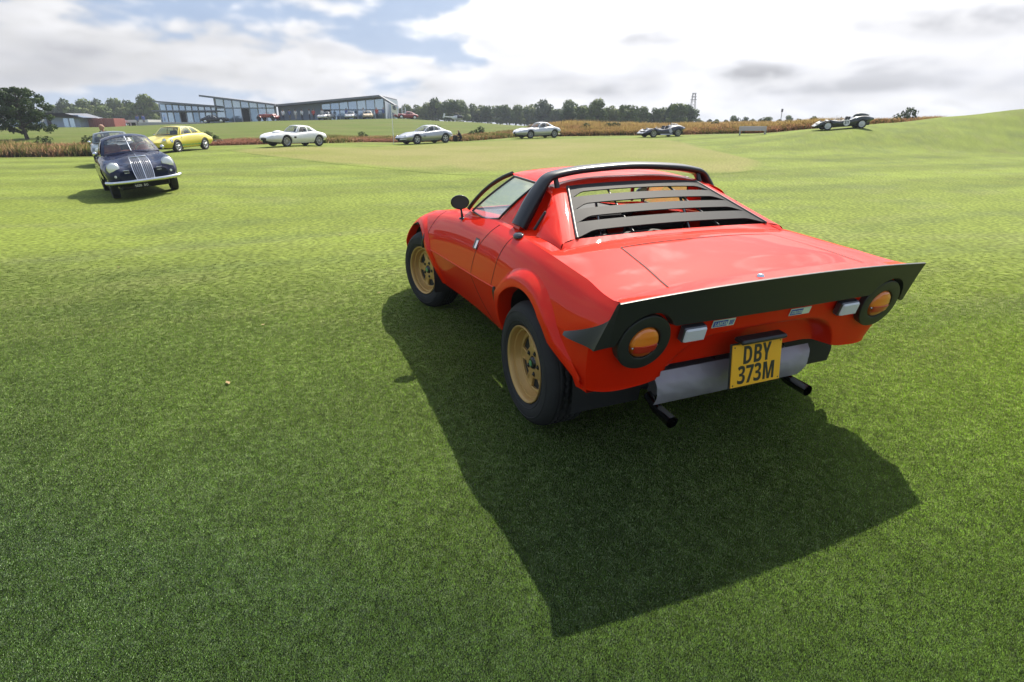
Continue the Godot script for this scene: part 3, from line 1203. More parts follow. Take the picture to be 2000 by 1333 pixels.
	for t in [["DBY", 0.045, -0.005], ["373M", -0.045, 0.0]]:
		var tm := TextMesh.new()
		var fnt := SystemFont.new()
		fnt.font_names = PackedStringArray(["Droid Sans"])
		fnt.font_weight = 700
		tm.font = fnt
		tm.text = t[0]
		tm.font_size = 64
		tm.pixel_size = 0.00168
		tm.depth = 0.002
		var o := part("plate_lettering", tm, M.black_satin, po)
		o.position = pc + pb * Vector3(t[2], t[1], 0.0058)
		o.basis = pb * Basis.from_scale(Vector3(0.80, 1.06, 1.0))
	for e in [[-1, -1], [1, -1], [-1, 1], [1, 1]]:
		var sc := MB.new()
		sc.box(pc + pb * Vector3(e[0] * 0.132, e[1] * 0.087, 0.005), Vector3(0.006, 0.006, 0.003), 0.001, pb)
		part("plate_screw", sc, M.black_satin, po)
	var lb := MB.new()
	lb.box(C(-0.005, 0.556, -0.655), Vector3(0.26, 0.022, 0.060), 0.008, Basis(Vector3.RIGHT, 0.12))
	part("plate_lamp_bar", lb, M.black_satin, car)
	# stickers
	for q in [["badge_plate", -0.262, 0.667, 0.118], ["badge_plate", 0.168, 0.664, 0.122]]:
		var bm := MB.new()
		var c0 := C(q[1], q[2], tail_f(q[2]) - 0.0105 + 0.006 * q[1] * q[1])
		var bb := Basis(Vector3.RIGHT, 0.28)
		bm.box(c0, Vector3(q[3], 0.036, 0.003), 0.001, bb)
		var bo := part(q[0], bm, M.sticker, car)
		var l: bool = q[1] < 0
		var bl := MB.new()
		bl.box(c0 + bb * Vector3(-0.018 if l else -0.022, 0, 0.0012), Vector3(0.074 if l else 0.07, 0.028, 0.002), 0.0, bb)
		part("blue_field", bl, M.sticker_blue, bo)
		var words := [["LANCIA", -0.016, M.sticker, 0.00031], ["HF", 0.040, M.sticker_blue, 0.00036]] if l else [["STRATOS", -0.022, M.sticker, 0.00026]]
		for wd in words:
			var tm := TextMesh.new()
			var fnt := SystemFont.new()
			fnt.font_names = PackedStringArray(["Droid Serif"])
			fnt.font_weight = 700
			tm.font = fnt
			tm.text = wd[0]
			tm.font_size = 64
			tm.pixel_size = wd[3]
			tm.depth = 0.001
			var o := part("badge_lettering", tm, wd[2], bo)
			o.position = c0 + bb * Vector3(wd[1], 0, 0.0034)
			o.basis = bb * Basis.from_scale(Vector3(0.82, 1.25, 1))
	# silencer and pipes
	var mu := MB.new()
	var axx := Basis.IDENTITY
	mu.lathe([Vector2(0.0, -0.43), Vector2(0.06, -0.43), Vector2(0.072, -0.42), Vector2(0.074, -0.2), Vector2(0.074, 0.2), Vector2(0.072, 0.42), Vector2(0.06, 0.43), Vector2(0.0, 0.43)], Vector3.ZERO, axx, 32, Vector3.ZERO)
	var mo := part("silencer", mu, M.alu, car)
	mo.position = C(0, 0.320, -0.425)
	mo.scale = Vector3(0.92, 1, 1)
	var sl := MB.new()
	var rows2 := []
	var cn := noise(6.0, 3, 44)
	for k in 15:
		var t := k / 14.0
		var row := PackedVector3Array()
		for i in 61:
			var x := lerpf(-0.455, 0.455, i / 60.0) * lerpf(1.03, 0.97, t)
			var bump := cn.get_noise_2d(x * 2.0, t * 0.4) * 0.006 + 0.003 * absf(sin(x * 21.0))
			row.append(C(x, lerpf(0.412, 0.245, t) + 0.5 * bump, -0.495 - 0.055 * sin(PI * (0.15 + 0.75 * t)) - bump))
		rows2.append(row)
	sl.grid(rows2, C(0, 0.3, -0.3))
	part("heat_shield", sl, M.shield, car)
	for s in [-1.0, 1.0]:
		var tp := MB.new()
		tp.tube([C(s * 0.40, 0.25, -0.42), C(s * 0.405, 0.215, -0.50), C(s * 0.41, 0.202, -0.615)], [0.024, 0.026, 0.029], 20, false)
		var e := C(s * 0.41, 0.202, -0.612)
		tp.tube([C(s * 0.4095, 0.204, -0.55), e + C(0, 0, -0.006)], [0.02, 0.0245], 18, false)
		var pi := part("exhaust_pipe", tp, M.chrome_dark, car)
		var hole := MB.new()
		hole.lathe([Vector2(0.0, 0), Vector2(0.025, 0)], C(s * 0.4098, 0.204, -0.57), Basis(C(0, 0, -1), Vector3.UP, Vector3.LEFT), 18, C(0, 0.2, 0))
		part("pipe_mouth", hole, M.black, pi)
	var ax2 := MB.new()
	ax2.tube([C(-0.6, 0.315, 0), C(0.6, 0.315, 0)], 0.04, 10)
	ax2.tube([C(-0.45, 0.30, -0.35), C(-0.25, 0.27, -0.45), C(0.25, 0.27, -0.45), C(0.45, 0.30, -0.35)], 0.03, 10)
	ax2.box(C(0, 0.38, -0.18), Vector3(0.55, 0.2, 0.36), 0.03)
	part("drive_train", ax2, M.black, car)
	# deck lock
	var lk := MB.new()
	lk.lathe([Vector2(0.0, 0.012), Vector2(0.012, 0.010), Vector2(0.016, 0.0)], C(-0.13, deck_at(0.13, -0.70) + 0.002, -0.715), Basis(Vector3.UP, Vector3.RIGHT, Vector3.FORWARD), 16, C(-0.13, 0, -0.715))
	part("deck_lock", lk, M.chrome, car)

func make_wing(car: Node3D) -> void:
	# black tail wing: curved blade with cut-outs over the lamps and swept ends
	var m := MB.new()
	var rows_o := []
	var rows_i := []
	var n := 121
	for i in n:
		var u := i / (n - 1.0) * 2.0 - 1.0
		var x := u * 0.826
		var ax := absf(x)
		var top_y := 0.863 - 0.028 * pow(absf(u), 2.2)
		var top_f := -0.788 + 0.022 * u * u
		# lower edge: straight between the lamps, arched over them, then down at the ends
		var low := 0.704
		var dl := (ax - 0.662) / 0.128
		if ax > 0.50:
			if absf(dl) < 1.0:
				low = maxf(0.704, 0.648 + 0.128 * sqrt(1.0 - dl * dl))
			if ax > 0.662:
				low = 0.648 + 0.128 * sqrt(maxf(0.0, 1.0 - dl * dl))
		low = minf(low, top_y - 0.02)
		var o := PackedVector3Array()
		var q := PackedVector3Array()
		for k in 13:
			var t := k / 12.0
			var y := lerpf(top_y, low, t)
			var dep := (top_y - y)
			var f := top_f + 0.062 * pow(clampf(dep / 0.18, 0, 1.3), 0.9)
			o.append(C(x, y, f))
			q.append(C(x, y - 0.004 + 0.0 * t, f + 0.016 + 0.03 * t))
		rows_o.append(o)
		rows_i.append(q)
	m.grid(rows_o, C(0, 0.75, -0.3))
	m.grid(rows_i, C(0, 0.75, -3.0))
	var a := PackedVector3Array()
	var b := PackedVector3Array()
	var c := PackedVector3Array()
	var d := PackedVector3Array()
	for i in n:
		a.append(rows_o[i][0])
		b.append(rows_i[i][0])
		c.append(rows_o[i][-1])
		d.append(rows_i[i][-1])
	# rounded top edge
	var mid := PackedVector3Array()
	for i in n:
		mid.append((a[i] + b[i]) * 0.5 + Vector3(0, 0.005, 0))
	m.grid([a, mid, b], C(0, 0.7, -0.78))
	m.grid([c, d], C(0, 2.0, -0.7))
	# end plates sweep forward along the body
	for s in [-1.0, 1.0]:
		var pl := []
		for j in 13:
			var t := j / 12.0
			var top := Vector3(s * lerpf(0.826, 0.888, ss(0, 1, t)), 0, 0)
			var y0 := lerpf(0.828, 0.650, pow(t, 0.5))
			var f0 := lerpf(-0.750, -0.475, t)
			var y1 := lerpf(0.630, 0.640, t)
			var f1 := lerpf(-0.672, -0.485, t)
			var r := PackedVector3Array()
			for k in 9:
				var v := k / 8.0
				r.append(C(s * (lerpf(0.830, 0.890, ss(0.0, 1.0, t)) + 0.040 * v * (1.0 - 0.7 * t)), lerpf(y0, y1, v), lerpf(f0, f1, v)))
			pl.append(r)
		m.grid(pl, C(0, 0.7, -0.4))
		var inn := []
		for r in pl:
			var q := PackedVector3Array()
			for p in r:
				q.append(p + Vector3(-s * 0.012, 0, 0))
			inn.append(q)
		m.grid(inn, C(s * 3.0, 0.7, -0.5))
		for e in [0, 8]:
			var r1 := PackedVector3Array()
			var r2 := PackedVector3Array()
			for j in 13:
				r1.append(pl[j][e])
				r2.append(inn[j][e])
			m.grid([r1, r2], C(s * 0.85, 0.68, -0.6))
		m.grid([pl[0], inn[0]], C(s * 0.85, 0.7, -0.4))
		# web between blade and plate
		var w0 := PackedVector3Array()
		var w1 := PackedVector3Array()
		for k in 13:
			w0.append(rows_o[0 if s < 0 else n - 1][k])
			w1.append(pl[0][0].lerp(pl[0][8], k / 12.0))
		m.grid([w0, w1], C(s * 0.8, 0.75, -0.4))
	part("rear_wing", m, M.black_satin, car)

func make_cabin(car: Node3D) -> void:
	var mid := C(0, 0.85, 0.7)
	# key points, left side
	var FL := C(-0.672, 0.905, 1.22)
	var FT := C(-0.500, 1.140, 0.92)
	var RT := C(-0.515, 1.128, 0.56)
	var RL := C(-0.668, 0.918, 0.76)
	var roof_edge := func(t: float) -> Vector3: return (C(-0.470, 1.150, 1.02).lerp(C(-0.492, 1.118, 0.405), t) + C(0, 0.012, 0) * 4.0 * t * (1.0 - t))
	# ---- roof
	var roof := MB.new()
	var rows := []
	for j in 25:
		var t := j / 24.0
		var e: Vector3 = roof_edge.call(t)
		var top := tab([[0.0, 1.172], [0.35, 1.193], [0.7, 1.186], [0.9, 1.165], [1.0, 1.135]], t)
		var f: float = -e.z
		var r := PackedVector3Array()
		for i in 33:
			var u := i / 32.0 * 2.0 - 1.0
			var bow := 0.10 * (1.0 - u * u) * (1.0 - t)
			r.append(C(u * -e.x, lerpf(top, e.y, pow(absf(u), 2.8)), f + bow))
		rows.append(r)
	roof.grid(rows, mid)
	# gutter from the roof edge down to the glass
	var ga := PackedVector3Array()
	var gb := PackedVector3Array()
	for k in 17:
		var t := k / 16.0
		ga.append(roof_edge.call(t))
		gb.append(FT.lerp(RT, t * 1.45) if t < 0.69 else RT.lerp(C(-0.545, 1.085, 0.33), (t - 0.69) / 0.31))
	both(roof, [ga, gb], mid)
	# ---- sides behind the window, up to the intake
	var S0 := C(-0.522, 1.122, 0.44)
	var S1 := C(-0.690, 0.905, 0.43)
	var panel := ruled([RT, RT.lerp(S0, 0.5), S0], [RL + C(-0.004, -0.012, -0.01), RL.lerp(S1, 0.5), S1], 8, C(-0.012, 0, 0))
	both(roof, panel, mid)
	# below the glass down to the belt
	var ba := PackedVector3Array()
	var bb := PackedVector3Array()
	for k in 21:
		var f := lerpf(1.75, 0.40, k / 20.0)
		var pb: Vector2 = side_pts(f)[0]
		bb.append(C(-pb.x + 0.003, pb.y + 0.001, f))
		var y := tab([[0.42, 0.905], [0.76, 0.915], [0.98, 0.893], [1.22, 0.902], [1.4, 0.885], [1.75, 0.855]], f)
		var x := tab([[0.42, 0.69], [0.76, 0.672], [0.98, 0.686], [1.22, 0.676], [1.45, 0.60], [1.75, 0.52]], f)
		ba.append(C(-x, y, f))
	both(roof, [ba, bb], C(0, 0.5, 0.9))
	# intake throat: inner wall and dark slot
	var I0 := C(-0.470, 1.105, 0.42)
	var I1 := C(-0.610, 0.905, 0.42)
	var I2 := C(-0.540, 1.03, 0.27)
	var I3 := C(-0.628, 0.905, 0.235)
	both(roof, ruled([S0, I0], [S1, I1], 3), C(-0.55, 1.0, 0.7))
	both(roof, ruled([I0, I2], [I1, I3], 4), C(0, 1.0, 0.35))
	# sail panel
	var T0 := C(-0.505, 1.112, 0.40)
	var T1 := C(-0.672, 0.913, -0.045)
	var B0 := C(-0.712, 0.893, 0.30)
	var B1 := C(-0.690, deck_y(0.69, -0.06) + 0.001, -0.06)
	var edge := [T0, T0.lerp(T1, 0.25), T0.lerp(T1, 0.5), T0.lerp(T1, 0.75), T1]
	var foot := [C(-0.560, 1.072, 0.30), C(-0.625, 0.985, 0.26), C(-0.690, 0.905, 0.21), C(-0.695, 0.905, 0.07), B1]
	both(roof, ruled(edge, foot, 8, C(-0.006, 0.004, 0)), mid)
	both(roof, ruled([C(-0.690, 0.905, 0.21), C(-0.695, 0.903, 0.07), B1], [C(-0.728, deck_y(0.728, 0.21) + 0.001, 0.21), C(-0.738, deck_y(0.738, 0.07) + 0.001, 0.07), C(-0.738, deck_y(0.738, -0.06) + 0.001, -0.06)], 3), mid)
	# frame of the rear window
	var fo := [T0, T1]
	var wi := [C(-0.432, 1.118, 0.385), C(-0.602, 0.925, -0.030)]
	both(roof, ruled(fo, wi, 6, C(0, 0.004, 0)), mid)
	# top strip between roof and louvre, bottom strip to the deck
	var ts := PackedVector3Array()
	var tt := PackedVector3Array()
	var bs := PackedVector3Array()
	var bt := PackedVector3Array()
	for i in 25:
		var u := i / 24.0 * 2.0 - 1.0
		ts.append(rows[-1][clampi(int(round((u + 1.0) * 16.0)), 0, 32)])
		tt.append(C(u * 0.432, 1.118 + 0.014 * (1.0 - u * u), 0.375))
		bs.append(C(u * 0.602, 0.925 + 0.010 * (1.0 - u * u), -0.030))
		bt.append(C(u * 0.690, deck_y(u * 0.69, -0.075) + 0.001, -0.075))
	roof.grid([ts, tt], mid)
	roof.grid([bs, bt], C(0, 0.5, 0.3))
	for s in [-1.0, 1.0]:
		var fl := Vector3(s, 1, 1)
		roof.grid([PackedVector3Array([C(0.672, 0.913, -0.045) * fl, C(0.602, 0.925, -0.030) * fl]), PackedVector3Array([C(0.692, deck_y(0.69, -0.06), -0.062) * fl, C(0.660, deck_y(0.66, -0.078), -0.080) * fl])], C(0, 0.5, 0.3))
		roof.grid([PackedVector3Array([C(0.692, deck_y(0.69, -0.06), -0.050) * fl, C(0.60, 0.900, -0.030) * fl]), PackedVector3Array([C(0.742, deck_y(0.742, -0.09) - 0.001, -0.09) * fl, C(0.60, deck_y(0.60, -0.10) - 0.001, -0.10) * fl])], C(0, 0.5, 0.3))
	part("cabin_shell", roof, M.red, car)
	# ---- intake slots
	for s in [-1.0, 1.0]:
		var sl := MB.new()
		sl.box(C(s * 0.652, 0.975, 0.25), Vector3(0.012, 0.11, 0.016), 0.004, Basis(Vector3(0, 0, 1), s * 0.62))
		part("intake_slot", sl, M.black, car)
	# ---- side windows
	for s in [-1.0, 1.0]:
		var flip := Vector3(-s, 1, 1)
		var w := MB.new()
		var topl := [FT, FT.lerp(RT, 0.5), RT]
		var low := [FL, FL.lerp(RL, 0.33) + C(-0.006, -0.016, 0), FL.lerp(RL, 0.66) + C(-0.008, -0.020, 0), RL]
		var tl := spline(topl, 6)
		var ll := spline(low, 4)
		var g := ruled(tl, ll, 8, C(-0.014, 0, 0))
		for r in g:
			for k in r.size():
				r[k] = r[k] * flip
		w.grid(g, mid)
		var wo := part("side_window", w, M.glass_side, car)
		var fr := MB.new()
		var loop := []
		for p in g[0]:
			loop.append(p)
		for j in range(1, g.size()):
			loop.append(g[j][-1])
		for k in range(g[-1].size() - 2, -1, -1):
			loop.append(g[-1][k])
		for j in range(g.size() - 2, -1, -1):
			loop.append(g[j][0])
		fr.tube(loop, 0.0075, 6)
		part("window_seal", fr, M.black_satin, wo)
	# ---- windscreen with its pillars
	var ws := MB.new()
	var wr := []
	for j in 13:
		var t := j / 12.0
		var r := PackedVector3Array()
		for i in 33:
			var u := i / 32.0 * 2.0 - 1.0
			var a2 := C(u * 0.470, lerpf(1.172, 1.150, pow(absf(u), 2.8)), 1.02 + 0.10 * (1.0 - u * u))
			var b2 := C(u * 0.655, lerpf(0.872, 0.905, u * u), 1.24 + 0.50 * sqrt(maxf(0.0, 1.0 - u * u * 0.96)))
			r.append(a2.lerp(b2, t) + C(0, 0.03, 0.02) * 4.0 * t * (1.0 - t))
		wr.append(r)
	ws.grid(wr, mid)
	part("windscreen", ws, M.glass, car)
	for s in [0, 32]:
		var pl := MB.new()
		var pts := []
		for j in 13:
			pts.append(wr[j][s])
		pl.tube(pts, 0.014, 8)
		part("windscreen_pillar", pl, M.black_satin, car)
	# ---- inside
	var inn := MB.new()
	inn.box(C(0, 0.80, 1.42), Vector3(1.22, 0.12, 0.42), 0.04)
	part("dashboard", inn, M.black, car)
	for s in [-1.0, 1.0]:
		var st := MB.new()
		st.box(C(s * 0.29, 0.66, 0.62), Vector3(0.44, 0.55, 0.12), 0.05, Basis(Vector3.RIGHT, 0.35))
		st.box(C(s * 0.29, 0.44, 0.86), Vector3(0.44, 0.14, 0.48), 0.05)
		part("seat", st, M.seat, car)
	var sw := MB.new()
	var ring := []
	for k in 25:
		var an := TAU * k / 24.0
		ring.append(C(-0.30 + 0.165 * cos(an), 0.80 + 0.15 * sin(an), 1.10 + 0.07 * sin(an)))
	sw.tube(ring, 0.012, 8, false)
	for k in 3:
		var an := TAU * k / 3.0 + 0.52
		sw.tube([C(-0.30, 0.80, 1.12), C(-0.30 + 0.165 * cos(an), 0.80 + 0.15 * sin(an), 1.10 + 0.07 * sin(an))], 0.008, 6)
	part("steering_wheel", sw, M.black, car)
	var eng := MB.new()
	eng.box(C(0, 0.62, 0.15), Vector3(1.0, 0.3, 0.5), 0.03)
	eng.box(C(-0.1, 0.82, 0.12), Vector3(0.5, 0.12, 0.16), 0.04)
	eng.tube([C(-0.35, 0.86, 0.2), C(-0.1, 0.9, 0.05), C(0.3, 0.84, 0.1)], 0.03, 8)
	part("engine", eng, M.black, car)
	var ln := MB.new()
	for s in [-1.0, 1.0]:
		ln.poly([C(s * 0.478, 1.095, 0.385), C(s * 0.630, 0.900, -0.02), C(s * 0.62, 0.70, -0.02), C(s * 0.54, 0.70, 0.42)], C(s * 2.0, 0.9, 0.2))
	ln.box(C(0, 0.80, -0.06), Vector3(1.25, 0.18, 0.02))
	part("engine_bay_lining", ln, M.black, car)
	for s in [-1.0, 1.0]:
		var stp := MB.new()
		stp.tube([C(s * 0.30, 0.84, 0.22), C(s * 0.28, 1.05, 0.33)], 0.008, 6)
		part("support_stay", stp, M.chrome_dark, car)
	# ---- louvre: four slats with turned ends on two side rails
	var lv := sub("rear_louvre", car)
	var P := func(u: float, t: float, lift: float) -> Vector3:   # point on the window plane
		var hw := lerpf(0.430, 0.600, t)
		var y := lerpf(1.122, 0.927, t) + 0.013 * (1.0 - u * u)
		var f := lerpf(0.385, -0.030, t)
		return C(u * hw, y, f) + C(0, 0.905, -0.425) * lift
	for k in 4:
		var sm := MB.new()
		var t0 := k * 0.245 - 0.005
		var t1 := t0 + 0.265
		var tb: float = [0.160, 0.162, 0.165, 0.18][k]
		var top := []
		var bot := []
		for j in 7:
			var v := j / 6.0
			var r := PackedVector3Array()
			var r2 := PackedVector3Array()
			for i in 41:
				var u := i / 40.0 * 2.0 - 1.0
				var au := absf(u)
				var e := ss(0.80, 1.0, au)
				var tt2: float = lerpf(t0, t0 + tb, v)
				var lift := lerpf(0.005, 0.009, v) * (1.0 - e) + 0.004 * e
				tt2 = lerpf(tt2, lerpf(t0, t1, v), e)
				r.append(P.call(u, tt2, lift))
				r2.append(P.call(u, tt2, lift - 0.006))
			top.append(r)
			bot.append(r2)
		sm.grid(top, C(0, 0.7, 0.4))
		sm.grid(bot, C(0, 3.0, -0.4))
		sm.grid([top[6], bot[6]], C(0, 1.2, 0.5))
		sm.grid([top[0], bot[0]], C(0, 0.9, -0.5))
		part("louvre_slat", sm, M.louvre, lv)
	for s in [-1.0, 1.0]:
		var rail := MB.new()
		var pts := []
		for k in 9:
			pts.append(P.call(s * 0.985, k / 8.0, 0.0))
		rail.tube(pts, 0.010, 6)
		part("louvre_rail", rail, M.black_satin, lv)
		var stay := MB.new()
		stay.tube([P.call(s * 0.45, 0.03, -0.006), P.call(s * 0.45, 0.98, -0.006)], 0.006, 6)
		part("louvre_stay", stay, M.black_satin, lv)
	# ---- hoop over the roof
	var hp := MB.new()
	var path := []
	for q in [[-0.672, 0.915], [-0.640, 0.968], [-0.585, 1.062], [-0.540, 1.130], [-0.508, 1.163], [-0.455, 1.180], [-0.30, 1.200], [0.0, 1.213], [0.30, 1.200], [0.455, 1.180], [0.508, 1.163], [0.540, 1.130], [0.585, 1.062], [0.640, 0.968], [0.672, 0.915]]:
		path.append(Vector2(q[0], q[1]))
	var sp := spline(path, 5)
	var ring_rows := []
	for k in sp.size():
		var tg: Vector2 = (sp[mini(k + 1, sp.size() - 1)] - sp[maxi(k - 1, 0)]).normalized()
		var nr := Vector2(-tg.y, tg.x)
		if nr.dot(sp[k] - Vector2(0, 0.6)) < 0.0:
			nr = -nr
		var row := PackedVector3Array()
		var leg := ss(0.50, 0.62, absf(sp[k].x))
		var fc := 0.455 - 0.0 * leg
		var ch := lerpf(0.052, 0.060, leg)
		for q in [[-1.0, 0.0], [-0.92, 0.010], [-0.5, 0.016], [0.3, 0.019], [0.85, 0.015], [1.0, 0.006], [1.0, -0.006], [0.8, -0.013], [0.0, -0.013], [-0.8, -0.010], [-1.0, 0.0]]:
			var w: Vector2 = sp[k] + nr * (q[1] * lerpf(1.3, 2.1, leg))
			row.append(C(w.x, w.y, fc + ch * q[0]))
		ring_rows.append(row)
	hp.grid(ring_rows, null)
	if hp.n[11 * 30 + 3].y < 0.0:
		for k in hp.n.size():
			hp.n[k] = -hp.n[k]
		for k in range(0, hp.idx.size(), 3):
			var t := hp.idx[k + 1]
			hp.idx[k + 1] = hp.idx[k + 2]
			hp.idx[k + 2] = t
	hp.poly(Array(ring_rows[0]).slice(0, 10), C(-0.6, 1.0, 0.45))
	hp.poly(Array(ring_rows[-1]).slice(0, 10), C(0.6, 1.0, 0.45))
	var ho := part("roof_hoop", hp, M.black_gloss2, car)
	for s in [-1.0, 1.0]:
		var po := MB.new()
		po.tube([C(s * 0.475, 1.10, 0.40), C(s * 0.475, 1.168, 0.43)], [0.015, 0.013], 10)
		part("hoop_post", po, M.black_satin, ho)

# ---------------------------------------------------------------- the other cars
func lay(o: Node3D, x: float, z: float, turn: float, wb := 2.4, tr := 1.3) -> void:
	# stands a car on the land: its wheels follow the slope
	var f := Vector3(-sin(turn), 0, -cos(turn))
	var r := Vector3(-f.z, 0, f.x)
	var a := on(x + f.x * wb * 0.5, z + f.z * wb * 0.5)
	var b := on(x - f.x * wb * 0.5, z - f.z * wb * 0.5)
	var c := on(x + r.x * tr * 0.5, z + r.z * tr * 0.5)
	var d := on(x - r.x * tr * 0.5, z - r.z * tr * 0.5)
	var fw := (a - b).normalized()
	var rt := (c - d).normalized()
	var up := rt.cross(fw).normalized()
	rt = fw.cross(up).normalized()
	o.transform = Transform3D(Basis(rt, up, -fw), (a + b + c + d) * 0.25)

func plain_wheel(car: Node3D, x: float, f: float, r: float, w: float, rim: Material, style: String, rr := 0.66, steer := 0.0) -> void:
	var hub := sub("wheel", car)
	hub.position = C(x, r, f)
	hub.rotation.y = steer + (0.0 if x > 0.0 else PI)
	var h := w * 0.5
	var ri := r * rr
	var t := MB.new()
	t.lathe(spline([Vector2(ri, -h * 0.7), Vector2(r * 0.93, -h), Vector2(r, -h * 0.6), Vector2(r, h * 0.6), Vector2(r * 0.93, h), Vector2(ri * 1.06, h * 0.9), Vector2(ri, h * 0.7)], 3), Vector3.ZERO, Basis.IDENTITY, 36, Vector3.ZERO)
	part("tyre", t, M.tyre, hub)
	var m := MB.new()
	if style == "disc":
		m.lathe(spline([Vector2(ri, h * 0.72), Vector2(ri * 0.86, h * 0.55), Vector2(ri * 0.6, h * 0.75), Vector2(ri * 0.3, h * 0.95), Vector2(0.0, h * 1.02)], 3), Vector3.ZERO, Basis.IDENTITY, 30, Vector3(-1, 0, 0))
	else:
		m.lathe([Vector2(ri, h * 0.7), Vector2(ri * 0.98, h * 0.86), Vector2(ri * 0.90, h * 0.82), Vector2(ri * 0.84, h * 0.3)], Vector3.ZERO, Basis.IDENTITY, 32, Vector3(-1, 0, 0))
		m.lathe([Vector2(ri * 0.24, h * 0.3), Vector2(ri * 0.22, h * 0.72), Vector2(0.0, h * 0.8)], Vector3.ZERO, Basis.IDENTITY, 16, Vector3(-1, 0, 0))
	part("rim", m, rim, hub)
	if style != "disc":
		var d := MB.new()
		d.lathe([Vector2(0.0, h * 0.05), Vector2(ri, h * 0.05)], Vector3.ZERO, Basis.IDENTITY, 24, Vector3(-1, 0, 0))
		part("brake_disc", d, M.black, hub)  # black backing fills the gaps between the spokes
		var n := 5 if style == "star" else 16
		var s := MB.new()
		for k in n:
			var b := Basis(Vector3.RIGHT, TAU * k / n)
			if style == "star":
				s.box(b * Vector3(h * 0.55, ri * 0.53, 0), Vector3(h * 0.35, ri * 0.72, ri * 0.26), 0.006, b)
			else:
				s.box(b * Vector3(h * 0.42, ri * 0.55, 0), Vector3(0.008, ri * 0.74, ri * 0.085), 0.0, b * Basis(Vector3.RIGHT, 0.28 * (1 if k % 2 else -1)))
		var so := part("spokes", s, rim, hub)
		so.set_meta("kind", "stuff")

class Shell:
	var st: Array
	var wheels: Array   # [rear f, front f, arch radius, centre height]

func shell_pts(st: Array, f: float) -> Array:
	var i := 0
	while i < st.size() - 2 and f > st[i + 1][0]:
		i += 1
	var t := clampf((f - st[i][0]) / (st[i + 1][0] - st[i][0]), 0.0, 1.0)
	var o := []
	for k in 5:
		var q := []
		for j in [maxi(i - 1, 0), i, i + 1, mini(i + 2, st.size() - 1)]:
			q.append(Vector2(0.0, st[j][5]) if k == 4 else Vector2(st[j][1 + k][0], st[j][1 + k][1]))
		o.append(cr(q[0], q[1], q[2], q[3], t))
	return o

func shell_y(st: Array, f: float, x: float) -> float:
	var l := spline(shell_pts(st, f), 8)
	for k in range(l.size() - 1, 0, -1):
		if l[k].x <= absf(x) and l[k - 1].x >= absf(x):
			return lerpf(l[k].y, l[k - 1].y, (absf(x) - l[k].x) / maxf(1e-6, l[k - 1].x - l[k].x))
	return l[-1].y

func shell_x(st: Array, f: float, y: float) -> float:
	var l := spline(shell_pts(st, f), 8)
	for k in l.size() - 1:
		if l[k].y <= y and l[k + 1].y >= y:
			return lerpf(l[k].x, l[k + 1].x, (y - l[k].y) / maxf(1e-6, l[k + 1].y - l[k].y))
	return l[-1].x

# closed lower body: sections from bottom edge over the flank to the centre line, cut by the wheel arches
func shell_mesh(st: Array, axles: Array, arch: float, wy: float) -> MB:
	var m := MB.new()
	var fs := []
	for c in axles:
		for k in 17:
			fs.append(c + arch * cos(PI * k / 16.0))
		fs.append(c + arch + 0.002)
		fs.append(c - arch - 0.002)
	var k0: float = st[0][0]
	while k0 < st[-1][0]:
		if axles.all(func(c): return absf(k0 - c) > arch + 0.02):
			fs.append(k0)
		k0 += 0.045
	fs.append(st[-1][0])
	fs.append(st[0][0])
	fs.sort()
	var rows := []
	var lip0 := PackedVector3Array()
	var lip1 := PackedVector3Array()
	for f in fs:
		if f < st[0][0] or f > st[-1][0]:
			continue
		var l := spline(shell_pts(st, f), 8)
		var yb := -1.0
		for c in axles:
			if absf(f - c) <= arch:
				yb = wy + sqrt(maxf(0.0, arch * arch - (f - c) * (f - c)))
		l.reverse()
		var r := PackedVector3Array()
		for p in clipped(l, yb, 26):
			r.append(C(-p.x, p.y, f))
		rows.append(r)
		lip0.append(r[-1])
		lip1.append(r[-1] + Vector3(0.10, 0.0, 0))
	var mid := C(0, 0.5, (st[0][0] + st[-1][0]) * 0.5)
	both(m, rows, mid)
	both(m, [lip0, lip1], mid + Vector3(0, -3, 0))
	for e in [0, rows.size() - 1]:
		var a := PackedVector3Array()
		var b := PackedVector3Array()
		for p in rows[e]:
			a.append(p)
			b.append(Vector3(-p.x, p.y, p.z))
		m.grid([a, b], mid)
	return m

func car_base(o: Node3D, st: Array, axles: Array, track: float) -> void:
	var b := MB.new()
	var l: float = st[-1][0] - st[0][0]
	b.box(C(0, 0.34, (st[-1][0] + st[0][0]) * 0.5), Vector3(track - 0.24, 0.30, l * 0.86), 0.03)
	part("chassis", b, M.black, o)

# cells of a ruled face: [u0, u1, v0, v1] sub-rectangles
func face(pa: Array, pb: Array, u0: float, u1: float, v0: float, v1: float, bulge: Vector3, nu := 10, nv := 6, lift := 0.0) -> Array:
	var at_u := func(p: Array, u: float) -> Vector3:
		var s := clampf(u, 0.0, 1.0) * (p.size() - 1)
		var i := mini(int(s), p.size() - 2)
		return p[i].lerp(p[i + 1], s - i)
	var rows := []
	for j in nv + 1:
		var v := lerpf(v0, v1, float(j) / nv)
		var r := PackedVector3Array()
		for i in nu + 1:
			var u := lerpf(u0, u1, float(i) / nu)
			var a: Vector3 = at_u.call(pa, u)
			var b: Vector3 = at_u.call(pb, u)
			r.append(a.lerp(b, v) + bulge * (4.0 * v * (1.0 - v) + lift))
		rows.append(r)
	return rows

